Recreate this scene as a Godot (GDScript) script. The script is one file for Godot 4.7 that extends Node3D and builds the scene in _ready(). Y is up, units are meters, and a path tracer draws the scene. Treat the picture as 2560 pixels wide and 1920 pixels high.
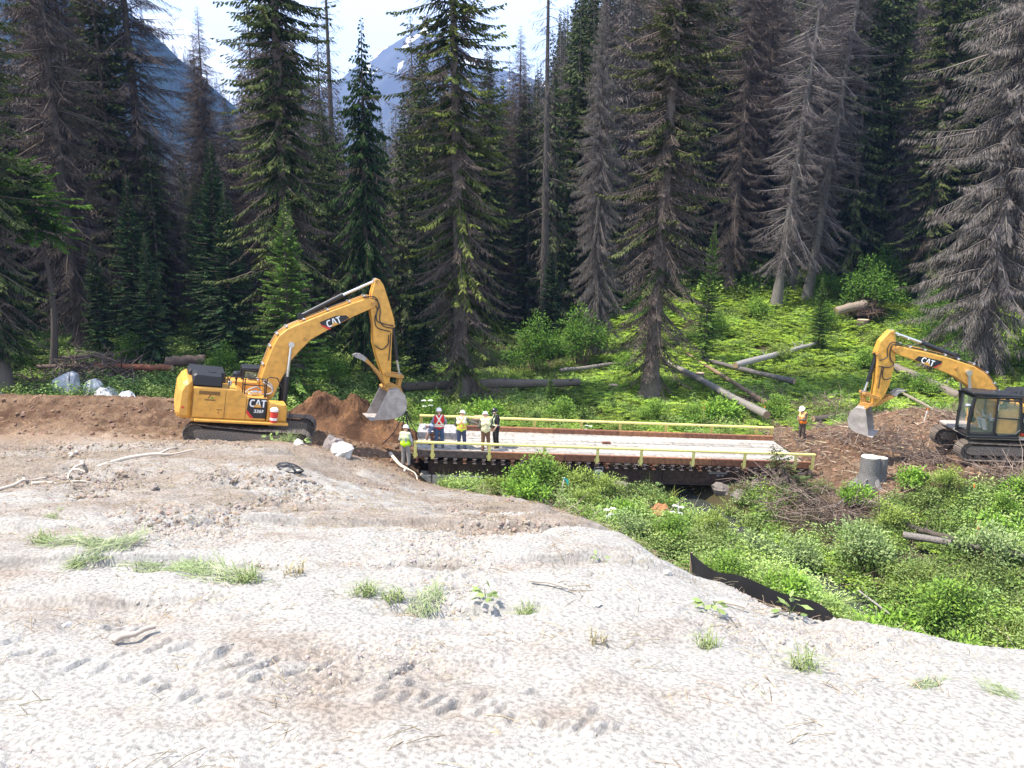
extends Node3D

# ---------------------------------------------------------------- mesh builder
class MB:
	var v := PackedVector3Array()
	var n := PackedVector3Array()
	var c := PackedColorArray()
	var col := Color.WHITE
	func tri(a: Vector3, b: Vector3, d: Vector3) -> void:   # counter-clockwise seen from outside
		var nn := (b - a).cross(d - a).normalized()
		v.push_back(a); v.push_back(d); v.push_back(b)
		n.push_back(nn); n.push_back(nn); n.push_back(nn)
		c.push_back(col); c.push_back(col); c.push_back(col)
	func quad(a: Vector3, b: Vector3, d: Vector3, e: Vector3) -> void:
		tri(a, b, d); tri(a, d, e)
	func trin(a: Vector3, b: Vector3, d: Vector3, na: Vector3, nb: Vector3, nd: Vector3) -> void:
		v.push_back(a); v.push_back(d); v.push_back(b)
		n.push_back(na); n.push_back(nd); n.push_back(nb)
		c.push_back(col); c.push_back(col); c.push_back(col)
	func kite(p: Vector3, d: Vector3, w: Vector3) -> void:    # a leaf or spray: root p, length d, half width w
		var m := p + d * 0.45
		tri(p, m + w, p + d); tri(p, p + d, m - w)
	func box(o: Vector3, s: Vector3, b := Basis(), ch := 0.0) -> void:
		var h := s * 0.5
		ch = minf(ch, minf(h.x, minf(h.y, h.z)) * 0.45)
		if ch <= 0.0:
			var p := []
			for i in 8:
				p.append(o + b * Vector3(h.x if i & 1 else -h.x, h.y if i & 2 else -h.y, h.z if i & 4 else -h.z))
			quad(p[1], p[3], p[7], p[5]); quad(p[0], p[4], p[6], p[2]); quad(p[2], p[6], p[7], p[3])
			quad(p[0], p[1], p[5], p[4]); quad(p[4], p[5], p[7], p[6]); quad(p[0], p[2], p[3], p[1])
			return
		var q := []
		for i in 8:
			var g := Vector3(1.0 if i & 1 else -1.0, 1.0 if i & 2 else -1.0, 1.0 if i & 4 else -1.0)
			var k := h - Vector3(ch, ch, ch)
			q.append([o + b * (g * Vector3(h.x, k.y, k.z)), o + b * (g * Vector3(k.x, h.y, k.z)), o + b * (g * Vector3(k.x, k.y, h.z))])
		quad(q[1][0], q[3][0], q[7][0], q[5][0]); quad(q[0][0], q[4][0], q[6][0], q[2][0])
		quad(q[2][1], q[6][1], q[7][1], q[3][1]); quad(q[0][1], q[1][1], q[5][1], q[4][1])
		quad(q[4][2], q[5][2], q[7][2], q[6][2]); quad(q[0][2], q[2][2], q[3][2], q[1][2])
		for e in [[0, 1, 1, 2], [2, 3, 2, 1], [4, 5, 2, 1], [6, 7, 1, 2], [0, 2, 2, 0], [1, 3, 0, 2], [4, 6, 0, 2], [5, 7, 2, 0], [0, 4, 0, 1], [1, 5, 1, 0], [2, 6, 1, 0], [3, 7, 0, 1]]:
			out_quad(q[e[0]][e[2]], q[e[1]][e[2]], q[e[1]][e[3]], q[e[0]][e[3]], o)
		for i in 8:
			out_tri(q[i][0], q[i][1], q[i][2], o)
	func out_tri(a: Vector3, b: Vector3, d: Vector3, o: Vector3) -> void:
		if (b - a).cross(d - a).dot((a + b + d) / 3.0 - o) < 0.0:
			tri(a, d, b)
		else:
			tri(a, b, d)
	func out_quad(a: Vector3, b: Vector3, d: Vector3, e: Vector3, o: Vector3) -> void:
		if (b - a).cross(d - a).dot((a + b + d) / 3.0 - o) < 0.0:
			quad(a, e, d, b)
		else:
			quad(a, b, d, e)
	func tube(p: Array, r: Array, sides := 6, caps := true) -> void:
		var rings := []
		var nors := []
		var t0: Vector3 = (p[1] - p[0]).normalized()
		var u := t0.cross(Vector3.UP if absf(t0.y) < 0.9 else Vector3.RIGHT).normalized()
		for k in p.size():
			var t: Vector3 = (p[mini(k + 1, p.size() - 1)] - p[maxi(k - 1, 0)]).normalized()
			u = (u - t * u.dot(t)).normalized()
			var w := t.cross(u)
			var ring := PackedVector3Array()
			var nr := PackedVector3Array()
			for i in sides:
				var a := TAU * i / sides
				var d := u * cos(a) + w * sin(a)
				nr.push_back(d)
				ring.push_back(p[k] + d * float(r[mini(k, r.size() - 1)]))
			rings.append(ring); nors.append(nr)
		for k in p.size() - 1:
			for i in sides:
				var j := (i + 1) % sides
				trin(rings[k][i], rings[k][j], rings[k + 1][j], nors[k][i], nors[k][j], nors[k + 1][j])
				trin(rings[k][i], rings[k + 1][j], rings[k + 1][i], nors[k][i], nors[k + 1][j], nors[k + 1][i])
		if caps:
			var z := p.size() - 1
			for i in sides:
				var j := (i + 1) % sides
				tri(p[0], rings[0][j], rings[0][i]); tri(p[z], rings[z][i], rings[z][j])
	func rod(a: Vector3, b: Vector3, r: float, sides := 8) -> void:
		tube([a, b], [r], sides)
	func extrude(poly: Array, z0: float, z1: float, bev := 0.0, xf := Transform3D()) -> void:   # polygon in x, y pushed along z
		var pp := PackedVector2Array(poly)
		var area := 0.0
		for i in pp.size():
			area += pp[i].cross(pp[(i + 1) % pp.size()])
		if area < 0.0:
			pp.reverse()
		var cnt := pp.size()
		var ins := PackedVector2Array()
		for i in cnt:
			var e1 := (pp[i] - pp[(i + cnt - 1) % cnt]).normalized()
			var e2 := (pp[(i + 1) % cnt] - pp[i]).normalized()
			var m := (Vector2(-e1.y, e1.x) + Vector2(-e2.y, e2.x)).normalized()
			ins.push_back(pp[i] + m * bev / maxf(m.dot(Vector2(-e1.y, e1.x)), 0.4))
		var tr := Geometry2D.triangulate_polygon(ins)
		for k in range(0, tr.size(), 3):
			var a := ins[tr[k]]
			var b := ins[tr[k + 1]]
			var d := ins[tr[k + 2]]
			if (b - a).cross(d - a) < 0.0:
				var s := b; b = d; d = s
			tri(xf * Vector3(a.x, a.y, z1), xf * Vector3(b.x, b.y, z1), xf * Vector3(d.x, d.y, z1))
			tri(xf * Vector3(a.x, a.y, z0), xf * Vector3(d.x, d.y, z0), xf * Vector3(b.x, b.y, z0))
		for i in cnt:
			var j := (i + 1) % cnt
			var a := pp[i]; var b := pp[j]; var ia := ins[i]; var ib := ins[j]
			quad(xf * Vector3(a.x, a.y, z0 + bev), xf * Vector3(b.x, b.y, z0 + bev), xf * Vector3(b.x, b.y, z1 - bev), xf * Vector3(a.x, a.y, z1 - bev))
			if bev > 0.0:
				quad(xf * Vector3(a.x, a.y, z1 - bev), xf * Vector3(b.x, b.y, z1 - bev), xf * Vector3(ib.x, ib.y, z1), xf * Vector3(ia.x, ia.y, z1))
				quad(xf * Vector3(ia.x, ia.y, z0), xf * Vector3(ib.x, ib.y, z0), xf * Vector3(b.x, b.y, z0 + bev), xf * Vector3(a.x, a.y, z0 + bev))
	func lathe(prof: Array, xf := Transform3D(), seg := 16) -> void:   # profile of (radius, height) from bottom to top, round y
		for k in prof.size() - 1:
			var a: Vector2 = prof[k]
			var b: Vector2 = prof[k + 1]
			var d := b - a
			var nn := Vector2(d.y, -d.x).normalized()
			for i in seg:
				var s := TAU * i / seg
				var t := TAU * (i + 1) / seg
				var ds := Vector3(cos(s), 0, -sin(s))
				var dt := Vector3(cos(t), 0, -sin(t))
				var p1 := xf * (ds * a.x + Vector3.UP * a.y); var p2 := xf * (dt * a.x + Vector3.UP * a.y)
				var p3 := xf * (dt * b.x + Vector3.UP * b.y); var p4 := xf * (ds * b.x + Vector3.UP * b.y)
				var ns := (xf.basis * (ds * nn.x + Vector3.UP * nn.y)).normalized(); var nt := (xf.basis * (dt * nn.x + Vector3.UP * nn.y)).normalized()
				if a.x > 1e-5:
					trin(p1, p2, p3, ns, nt, nt)
				if b.x > 1e-5:
					trin(p1, p3, p4, ns, nt, ns)
	func mesh() -> ArrayMesh:
		var m := ArrayMesh.new()
		var a := []
		a.resize(Mesh.ARRAY_MAX)
		a[Mesh.ARRAY_VERTEX] = v; a[Mesh.ARRAY_NORMAL] = n; a[Mesh.ARRAY_COLOR] = c
		if v.size():
			m.add_surface_from_arrays(Mesh.PRIMITIVE_TRIANGLES, a)
		return m

# ---------------------------------------------------------------- small helpers
var rng := RandomNumberGenerator.new()
var used := {}
var M := {}

func rf(a: float, b: float) -> float:
	return rng.randf_range(a, b)

func ss(a: float, b: float, x: float) -> float:
	var t := clampf((x - a) / (b - a), 0.0, 1.0)
	return t * t * (3.0 - 2.0 * t)

func pw(p: Array, x: float) -> float:     # straight pieces through (x, y) points, x rising
	if x <= p[0].x:
		return p[0].y
	for i in p.size() - 1:
		if x <= p[i + 1].x:
			return lerpf(p[i].y, p[i + 1].y, (x - p[i].x) / (p[i + 1].x - p[i].x))
	return p[p.size() - 1].y

func numbered(called: String) -> String:
	var k: int = used.get(called, 0)
	used[called] = k + 1
	return called if k == 0 else "%s_%03d" % [called, k]

func tag(o: Node, label := "", category := "", group := "", kind := "") -> Node:
	if label: o.set_meta("label", label)
	if category: o.set_meta("category", category)
	if group: o.set_meta("group", group)
	if kind: o.set_meta("kind", kind)
	return o

func thing(called: String, label: String, category: String, at: Vector3, group := "", basis := Basis()) -> Node3D:
	var o := Node3D.new()
	o.name = numbered(called)
	o.transform = Transform3D(basis, at)
	add_child(o)
	tag(o, label, category, group)
	return o

func put(called: String, m: Mesh, mat: Material, parent: Node = null, xf := Transform3D()) -> MeshInstance3D:
	var o := MeshInstance3D.new()
	o.name = numbered(called) if parent == null else called
	o.mesh = m
	o.material_override = mat
	o.transform = xf
	if parent == null:
		add_child(o)
	else:
		if parent.has_node(NodePath(called)):
			var k := 1
			while parent.has_node(NodePath("%s_%03d" % [called, k])):
				k += 1
			o.name = "%s_%03d" % [called, k]
		parent.add_child(o, true)
	return o

func one(called: String, m: Mesh, mat: Material, label: String, category: String, at := Transform3D(), group := "", kind := "") -> MeshInstance3D:
	var o := put(called, m, mat, null, at)
	tag(o, label, category, group, kind)
	return o

func swarm(called: String, m: Mesh, mat: Material, xf: Array, tint: Array, label: String, category: String, parent: Node = null) -> void:
	var mm := MultiMesh.new()
	mm.transform_format = MultiMesh.TRANSFORM_3D
	mm.use_colors = true
	mm.mesh = m
	mm.instance_count = xf.size()
	for i in xf.size():
		mm.set_instance_transform(i, xf[i])
		mm.set_instance_color(i, tint[i])
	var o := MultiMeshInstance3D.new()
	o.name = numbered(called) if parent == null else called
	o.multimesh = mm
	o.material_override = mat
	(self if parent == null else parent).add_child(o, true)
	tag(o, label, category, "", "stuff")

func noise_tex(freq: float, lo: float, hi: float, oct := 4, size := 512, seed_ := 1, kind := FastNoiseLite.TYPE_SIMPLEX_SMOOTH) -> ImageTexture:
	var fn := FastNoiseLite.new()
	fn.noise_type = kind
	fn.frequency = freq; fn.fractal_octaves = oct; fn.seed = seed_
	var im := fn.get_seamless_image(size, size)
	im.convert(Image.FORMAT_L8)
	var d := im.get_data()
	for i in d.size():
		d[i] = int(clampf(lerpf(lo, hi, d[i] / 255.0), 0.0, 1.0) * 255.0)
	return ImageTexture.create_from_image(Image.create_from_data(size, size, false, Image.FORMAT_L8, d))

func mat(called: String, col: Color, rough := 0.8, metal := 0.0, vc := false, tex: Texture2D = null, scale := 1.0, bump: Texture2D = null, bump_cm := 1.0) -> StandardMaterial3D:
	var m := StandardMaterial3D.new()
	m.resource_name = called
	m.albedo_color = col.linear_to_srgb()
	m.roughness = rough; m.metallic = metal
	m.vertex_color_use_as_albedo = vc
	if tex or bump:
		m.uv1_triplanar = true; m.uv1_world_triplanar = true
		m.uv1_scale = Vector3.ONE * scale
	if tex:
		m.albedo_texture = tex
	if bump:
		m.heightmap_enabled = true
		m.heightmap_texture = bump
		m.heightmap_scale = bump_cm
	M[called] = m
	return m

# ---------------------------------------------------------------- the lie of the land
var na := FastNoiseLite.new()
var nb := FastNoiseLite.new()
var nc := FastNoiseLite.new()
var nd := FastNoiseLite.new()
const EDGE := [Vector2(-60, -27.5), Vector2(-12, -29.0), Vector2(-4, -29.6), Vector2(-1.8, -29.2), Vector2(0.8, -26.5), Vector2(2.2, -21.5), Vector2(3.5, -15.9), Vector2(5.0, -13.0), Vector2(7.0, -11.2), Vector2(10, -9.2), Vector2(14, -7.5), Vector2(30, -4)]
const CREEK := [Vector2(-60, 2), Vector2(-42, 6), Vector2(-36, 7), Vector2(-29.5, 9.5), Vector2(-24, 11), Vector2(-18, 13), Vector2(-10, 16), Vector2(0, 20)]   # (z, x)
const ROAD := [Vector2(-60, 3.0), Vector2(-18, 2.6), Vector2(-13.7, 2.08), Vector2(-8.5, 1.42), Vector2(-5.2, 0.42), Vector2(-4.6, 0.2), Vector2(13.6, -0.6), Vector2(16, 0.1), Vector2(20, 0.7), Vector2(40, 1.5)]

func bank(x: float, z: float) -> float:       # metres inside the pale bank's edge, towards the camera
	var e := pw(EDGE, x)
	var g := (pw(EDGE, x + 0.5) - pw(EDGE, x - 0.5))
	return (z - e) / sqrt(1.0 + g * g)

func beyond(x: float, z: float) -> float:     # the meadow and hillside past the bridge
	var t := -z
	var r := -0.6
	if t > 48.0:
		r = pw([Vector2(48, -0.6), Vector2(55, 0), Vector2(65, 1.5), Vector2(75, 3.5), Vector2(85, 6), Vector2(110, 12)], t)
	var l := -0.6 + 0.022 * maxf(t - 44.0, 0.0) + 2.0 * ss(-6.0, -16.0, x)
	var b := lerpf(minf(l, 6.0), r, ss(2.0, 18.0, x))
	if t > 85.0:
		b += 0.5 * (t - 85.0) * ss(-45.0, 85.0, x) * (1.0 - 0.5 * ss(300.0, 420.0, t))
	return b

func land(x: float, z: float) -> float:       # without the small lumps
	var d := bank(x, z)
	var p := 5.2 + 0.13 * (minf(z, -4.0) + 8.0) - 2.0 * ss(-9.0, -1.5, x) * ss(-13.0, -30.5, z) - 0.4 * ss(1.0, 5.0, x) * ss(-7.0, -12.0, z)
	var g := -1.0 + 0.4 * ss(14.0, 26.0, x)
	var road := pw(ROAD, x)
	var back := beyond(x, z)
	var cx := absf(x - pw(CREEK, z))
	var crk := ss(2.6, 0.5, cx) * 0.95
	var wl := ss(-3.4, -4.9, x)
	var wr := ss(13.0, 15.2, x) * ss(-26.5, -30.5, z)
	g = lerpf(g, road, wl)
	g = lerpf(g, road, wr)
	g = lerpf(g, back, ss(-38.5, -44.0, z) if x > -4.0 else ss(-36.5, -41.0, z) * 0.999)
	g -= crk * (1.0 - wl) * (1.0 - ss(-44.0, -60.0, z))
	return lerpf(g, p, ss(-4.5, 1.5, d))

const MARKS := [Vector3(342, 1568, 62), Vector3(513, 1674, 30), Vector3(601, 1682, 66), Vector3(635, 1711, 54), Vector3(648, 1739, 30), Vector3(1093, 1797, 55), Vector3(1130, 1813, 62), Vector3(1217, 1824, 55), Vector3(1020, 1783, 34), Vector3(960, 1792, 40), Vector3(1006, 1700, 90), Vector3(1487, 1838, 30), Vector3(1505, 1911, 46), Vector3(300, 1637, 32), Vector3(560, 1650, 30), Vector3(1330, 1770, 26)]
var grooves := []

func lumps(x: float, z: float, d: float) -> float:
	var dirt := ss(-2.5, 0.5, d)
	var far := -z
	var q := na.get_noise_2d(x, z) * 0.10 + nb.get_noise_2d(x, z) * 0.05
	if dirt > 0.0:
		var fine := nc.get_noise_2d(x, z)
		var rough_ := clampf(0.5 + na.get_noise_2d(x * 0.6 + 50.0, z * 0.6) * 2.2, 0.06, 1.5) * (1.25 + 1.1 * ss(12.0, 20.0, far))
		q += dirt * (maxf(fine, -0.15) * 0.075 + (nd.get_noise_2d(x, z) * 0.045 if far < 22.0 else 0.0) + nb.get_noise_2d(x * 2.7, z * 2.7 + 9.0) * 0.035) * rough_
		var rut := na.get_noise_2d(x * 0.25 + 9.0, z * 1.1)
		q -= dirt * 0.22 * ss(0.10, 0.26, rut) * ss(-8.0, -13.0, z)
		for g in grooves:
			var dx: float = x - g[0]
			var dz: float = z - g[1]
			if dx * dx + dz * dz < 0.6:
				var al: float = dx * g[2] + dz * g[3]
				var ac: float = dx * g[3] - dz * g[2]
				var w := ss(0.05, 0.015, absf(ac)) * ss(g[4] * 0.5 + 0.03, g[4] * 0.5 - 0.05, absf(al))
				q += -0.065 * w + 0.025 * ss(0.12, 0.07, absf(ac - 0.085)) * ss(g[4] * 0.5 + 0.03, g[4] * 0.5 - 0.05, absf(al))
	if far > 28.0 and far < 46.0:
		if x > 12.0:
			q += 0.75 * exp(-(pow((x - 21.5) / 2.6, 2) + pow((z + 40.5) / 1.7, 2))) + 0.4 * exp(-(pow((x - 17.0) / 1.6, 2) + pow((z + 37.0) / 1.2, 2))) + 0.5 * exp(-(pow((x - 25.0) / 2.0, 2) + pow((z + 43.0) / 1.5, 2)))
		var r := maxf(ss(-4.0, -6.0, x) * ss(-29.0, -31.0, z) * ss(-40.0, -36.5, z), ss(13.5, 15.0, x) * ss(-25.5, -27.5, z) * ss(-46.0, -42.0, z))
		if r > 0.0:
			q += r * (nc.get_noise_2d(x * 0.8, z * 0.8) * 0.16 + nb.get_noise_2d(x * 1.6, z * 1.6) * 0.10)
			if x < 0.0:
				var tr := maxf(maxf(ss(0.45, 0.3, absf(z + 32.3 - 0.03 * x)), ss(0.45, 0.3, absf(z + 34.9 - 0.03 * x))), ss(0.4, 0.25, absf(z + 36.2 + 0.02 * x)))
				q += r * (tr * (-0.24 + 0.07 * sin((x + z * 0.7) * 19.0)) + 0.12 * ss(0.5, 0.2, absf(z + 33.6 - 0.03 * x)))
	elif far > 46.0:
		q *= 2.0
	return q

func y_at(x: float, z: float) -> float:
	return land(x, z) + lumps(x, z, bank(x, z))

func on(x: float, z: float, up := 0.0) -> Vector3:
	return Vector3(x, y_at(x, z) + up, z)

func soil(x: float, z: float, d: float) -> Color:
	var dirt := ss(-3.2, -0.6, d + nb.get_noise_2d(x, z) * 1.2)
	var t := -z
	var k := na.get_noise_2d(x * 0.5, z * 0.5) * 0.5 + nb.get_noise_2d(x * 0.9, z * 0.9) * 0.5
	var pt := na.get_noise_2d(x * 0.33 + 20.0, z * 0.75 + 7.0) * 1.4 + nb.get_noise_2d(x * 0.8, z * 1.5) * 0.6
	var pale := Color(0.345, 0.33, 0.307).lerp(Color(0.245, 0.204, 0.17), clampf(ss(10.0, 24.0, t) * 0.85 + pt * 0.8 - 0.08, 0.0, 1.0))
	pale = pale.lerp(Color(0.27, 0.17, 0.10), ss(-27.0, -30.0, z) * 0.6)
	var wood := Color(0.050, 0.058, 0.028).lerp(Color(0.075, 0.055, 0.035), clampf(0.5 + k, 0.0, 1.0))
	var road := Color(0.20, 0.135, 0.09).lerp(Color(0.10, 0.06, 0.04), clampf(0.5 + k * 1.5, 0.0, 1.0))
	var r := maxf(ss(-3.0, -5.0, x) * ss(-39.5, -37.5, z), ss(12.0, 14.5, x + k * 2.0) * ss(-29.6, -31.6, z + k * 2.0) * ss(-49.0, -44.0, z + k * 3.0))
	var c := wood.lerp(road, r)
	return c.lerp(pale, dirt)

func build_ground() -> void:
	na.frequency = 0.35; na.fractal_octaves = 3; na.seed = 3
	nb.frequency = 1.1; nb.fractal_octaves = 3; nb.seed = 8
	nc.noise_type = FastNoiseLite.TYPE_CELLULAR; nc.frequency = 5.5; nc.seed = 5; nc.fractal_octaves = 2
	nc.cellular_return_type = FastNoiseLite.RETURN_DISTANCE2_SUB; nc.cellular_jitter = 1.0
	nd.noise_type = FastNoiseLite.TYPE_CELLULAR; nd.frequency = 11.0; nd.seed = 15; nd.fractal_octaves = 2
	var marks := MARKS.duplicate()
	rng.seed = 41
	for i in 24:
		var f := i / 23.0
		marks.append(Vector3(lerpf(250, 1520, f) + rf(-18, 18), lerpf(1545, 1900, f) + rf(-26, 26), rf(20, 62)))
	for i in 12:
		var f := i / 11.0
		marks.append(Vector3(lerpf(30, 560, f) + rf(-14, 14), lerpf(1600, 1800, f) + rf(-22, 22), rf(18, 44)))
	for m in marks:      # where the digger's cleats pressed the bank
		var dir: Vector3 = Vector3((m.x - 1280.0) / 1925.0, -(m.y - 960.0) / 1925.0 * 0.98163 - 0.19081, 0.0)
		dir.z = -(-(m.y - 960.0) / 1925.0) * 0.19081 * 1.0 - 0.98163
		dir.z = (m.y - 960.0) / 1925.0 * 0.19081 - 0.98163
		var h := 5.0
		var s := (h - 10.3) / dir.y
		var ln: float = m.z / 1925.0 * s * 1.6
		var an: float = 0.95 + 0.2 * sin(m.x)
		grooves.append([dir.x * s, dir.z * s, cos(an), -sin(an), ln])
	var zs := PackedFloat32Array()
	var z := 40.0
	while z > -6.2:
		zs.push_back(z)
		z -= 4.0 if z > 2.0 else 0.6
	z = -6.2
	while z > -6000.0:
		zs.push_back(z)
		var t := -z
		if t < 30.0: z -= lerpf(0.036, 0.10, (t - 6.0) / 24.0)
		elif t < 47.0: z -= 0.12
		elif t < 100.0: z -= lerpf(0.3, 0.9, (t - 47.0) / 53.0)
		elif t < 420.0: z -= 6.0
		else: z -= t * 0.25
	var us := PackedFloat32Array()
	var nin := 620
	for i in 14:
		us.push_back(-1.0 - pow(1.62, 13 - i) * 0.06)
	for i in nin + 1:
		us.push_back(-1.0 + 2.0 * i / nin)
	for i in 14:
		us.push_back(1.0 + pow(1.62, i) * 0.06)
	var nx := us.size()
	var nz := zs.size()
	var v := PackedVector3Array()
	var c := PackedColorArray()
	v.resize(nx * nz); c.resize(nx * nz)
	for j in nz:
		var zz := zs[j]
		var w := 4.6 + 0.74 * maxf(-zz, 4.0)
		for i in nx:
			var x := us[i] * w
			var d := bank(x, zz)
			var y := land(x, zz)
			if absf(us[i]) <= 1.06 and zz > -110.0 and zz < -4.0:
				y += lumps(x, zz, d)
			if zz < -700.0:
				y = lerpf(y, -30.0, ss(-700.0, -1500.0, zz))
			v[j * nx + i] = Vector3(x, y, zz)
			c[j * nx + i] = soil(x, zz, d)
	var n := PackedVector3Array()
	n.resize(nx * nz)
	var idx := PackedInt32Array()
	idx.resize((nx - 1) * (nz - 1) * 6)
	var o := 0
	for j in nz:
		var jn := mini(j + 1, nz - 1)
		var jp := maxi(j - 1, 0)
		for i in nx:
			var a := v[j * nx + mini(i + 1, nx - 1)] - v[j * nx + maxi(i - 1, 0)]
			var b := v[jn * nx + i] - v[jp * nx + i]
			n[j * nx + i] = a.cross(b).normalized()
			if j < nz - 1 and i < nx - 1:
				var k := j * nx + i
				idx[o] = k; idx[o + 1] = k + nx; idx[o + 2] = k + nx + 1
				idx[o + 3] = k; idx[o + 4] = k + nx + 1; idx[o + 5] = k + 1
				o += 6
	var am := ArrayMesh.new()
	var arr := []
	arr.resize(Mesh.ARRAY_MAX)
	arr[Mesh.ARRAY_VERTEX] = v; arr[Mesh.ARRAY_NORMAL] = n; arr[Mesh.ARRAY_COLOR] = c; arr[Mesh.ARRAY_INDEX] = idx
	am.add_surface_from_arrays(Mesh.PRIMITIVE_TRIANGLES, arr)
	var gm := mat("soil", Color(1, 1, 1), 0.95, 0.0, true, noise_tex(0.02, 0.64, 1.2, 6, 512, 4), 1.1, noise_tex(0.05, 0.0, 1.0, 3, 512, 9, FastNoiseLite.TYPE_CELLULAR), 1.3)
	gm.specular_mode = BaseMaterial3D.SPECULAR_DISABLED
	one("ground", am, gm, "pale dusty dirt bank falling to a green hollow and forest floor", "ground", Transform3D(), "", "structure")
	print("ground ", nx, " x ", nz)

# ---------------------------------------------------------------- mountains
func ridge(called: String, label: String, line: Array, depth: float, base: float, colf: Color, colr: Color, snow: float, seed_: int, rough_: float, at_z: float) -> Array:
	var fn := FastNoiseLite.new()
	fn.seed = seed_; fn.frequency = 0.0016; fn.fractal_octaves = 6; fn.fractal_type = FastNoiseLite.FRACTAL_RIDGED
	var b := MB.new()
	var x0: float = line[0].x
	var x1: float = line[line.size() - 1].x
	var nx := 260
	var nz := 110
	var g := []
	var cc := []
	for j in nz + 1:
		var t := float(j) / nz
		for i in nx + 1:
			var x := lerpf(x0, x1, float(i) / nx)
			var top := pw(line, x)
			var zz := at_z + depth * (1.0 - t) if t < 0.7 else at_z + depth * 0.3 - depth * (t - 0.7) * 0.6
			var f := t / 0.7 if t < 0.7 else 1.0 - (t - 0.7) * 1.2
			var r := fn.get_noise_2d(x, zz * 1.3)
			var h := base + (top - base) * pow(f, 1.15) + r * rough_ * (0.25 + 0.75 * sin(minf(f, 1.0) * PI)) + r * rough_ * 0.18
			g.append(Vector3(x, h, zz))
			var k := fn.get_noise_2d(x * 2.3 + 400.0, zz * 2.0)
			var col := colf.lerp(colr, ss(0.35, 0.6, f + k * 0.25))
			if snow > 0.0 and f + k * 0.5 - r * 0.22 > 1.18 - snow:
				col = Color(0.85, 0.87, 0.9)
			cc.append(col)
	for j in nz:
		for i in nx:
			var k := j * (nx + 1) + i
			b.col = cc[k]
			var q := [k, k + 1, k + nx + 2, k + nx + 1]
			var m := []
			for e in q:
				var ei: int = e % (nx + 1)
				var dx: Vector3 = g[mini(e + 1, e - ei + nx)] - g[maxi(e - 1, e - ei)]
				var dz: Vector3 = g[e + nx + 1 if e + nx + 1 < g.size() else e] - g[e - nx - 1 if e > nx else e]
				m.append(dx.cross(dz).normalized())
			b.trin(g[q[0]], g[q[1]], g[q[2]], m[0], m[1], m[2])
			b.trin(g[q[0]], g[q[2]], g[q[3]], m[0], m[2], m[3])
	var m := mat("rock_" + called, Color.WHITE, 0.95, 0.0, true)
	m.specular_mode = BaseMaterial3D.SPECULAR_DISABLED
	one(called, b.mesh(), m, label, "mountain", Transform3D(), "", "structure")
	return g

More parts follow.
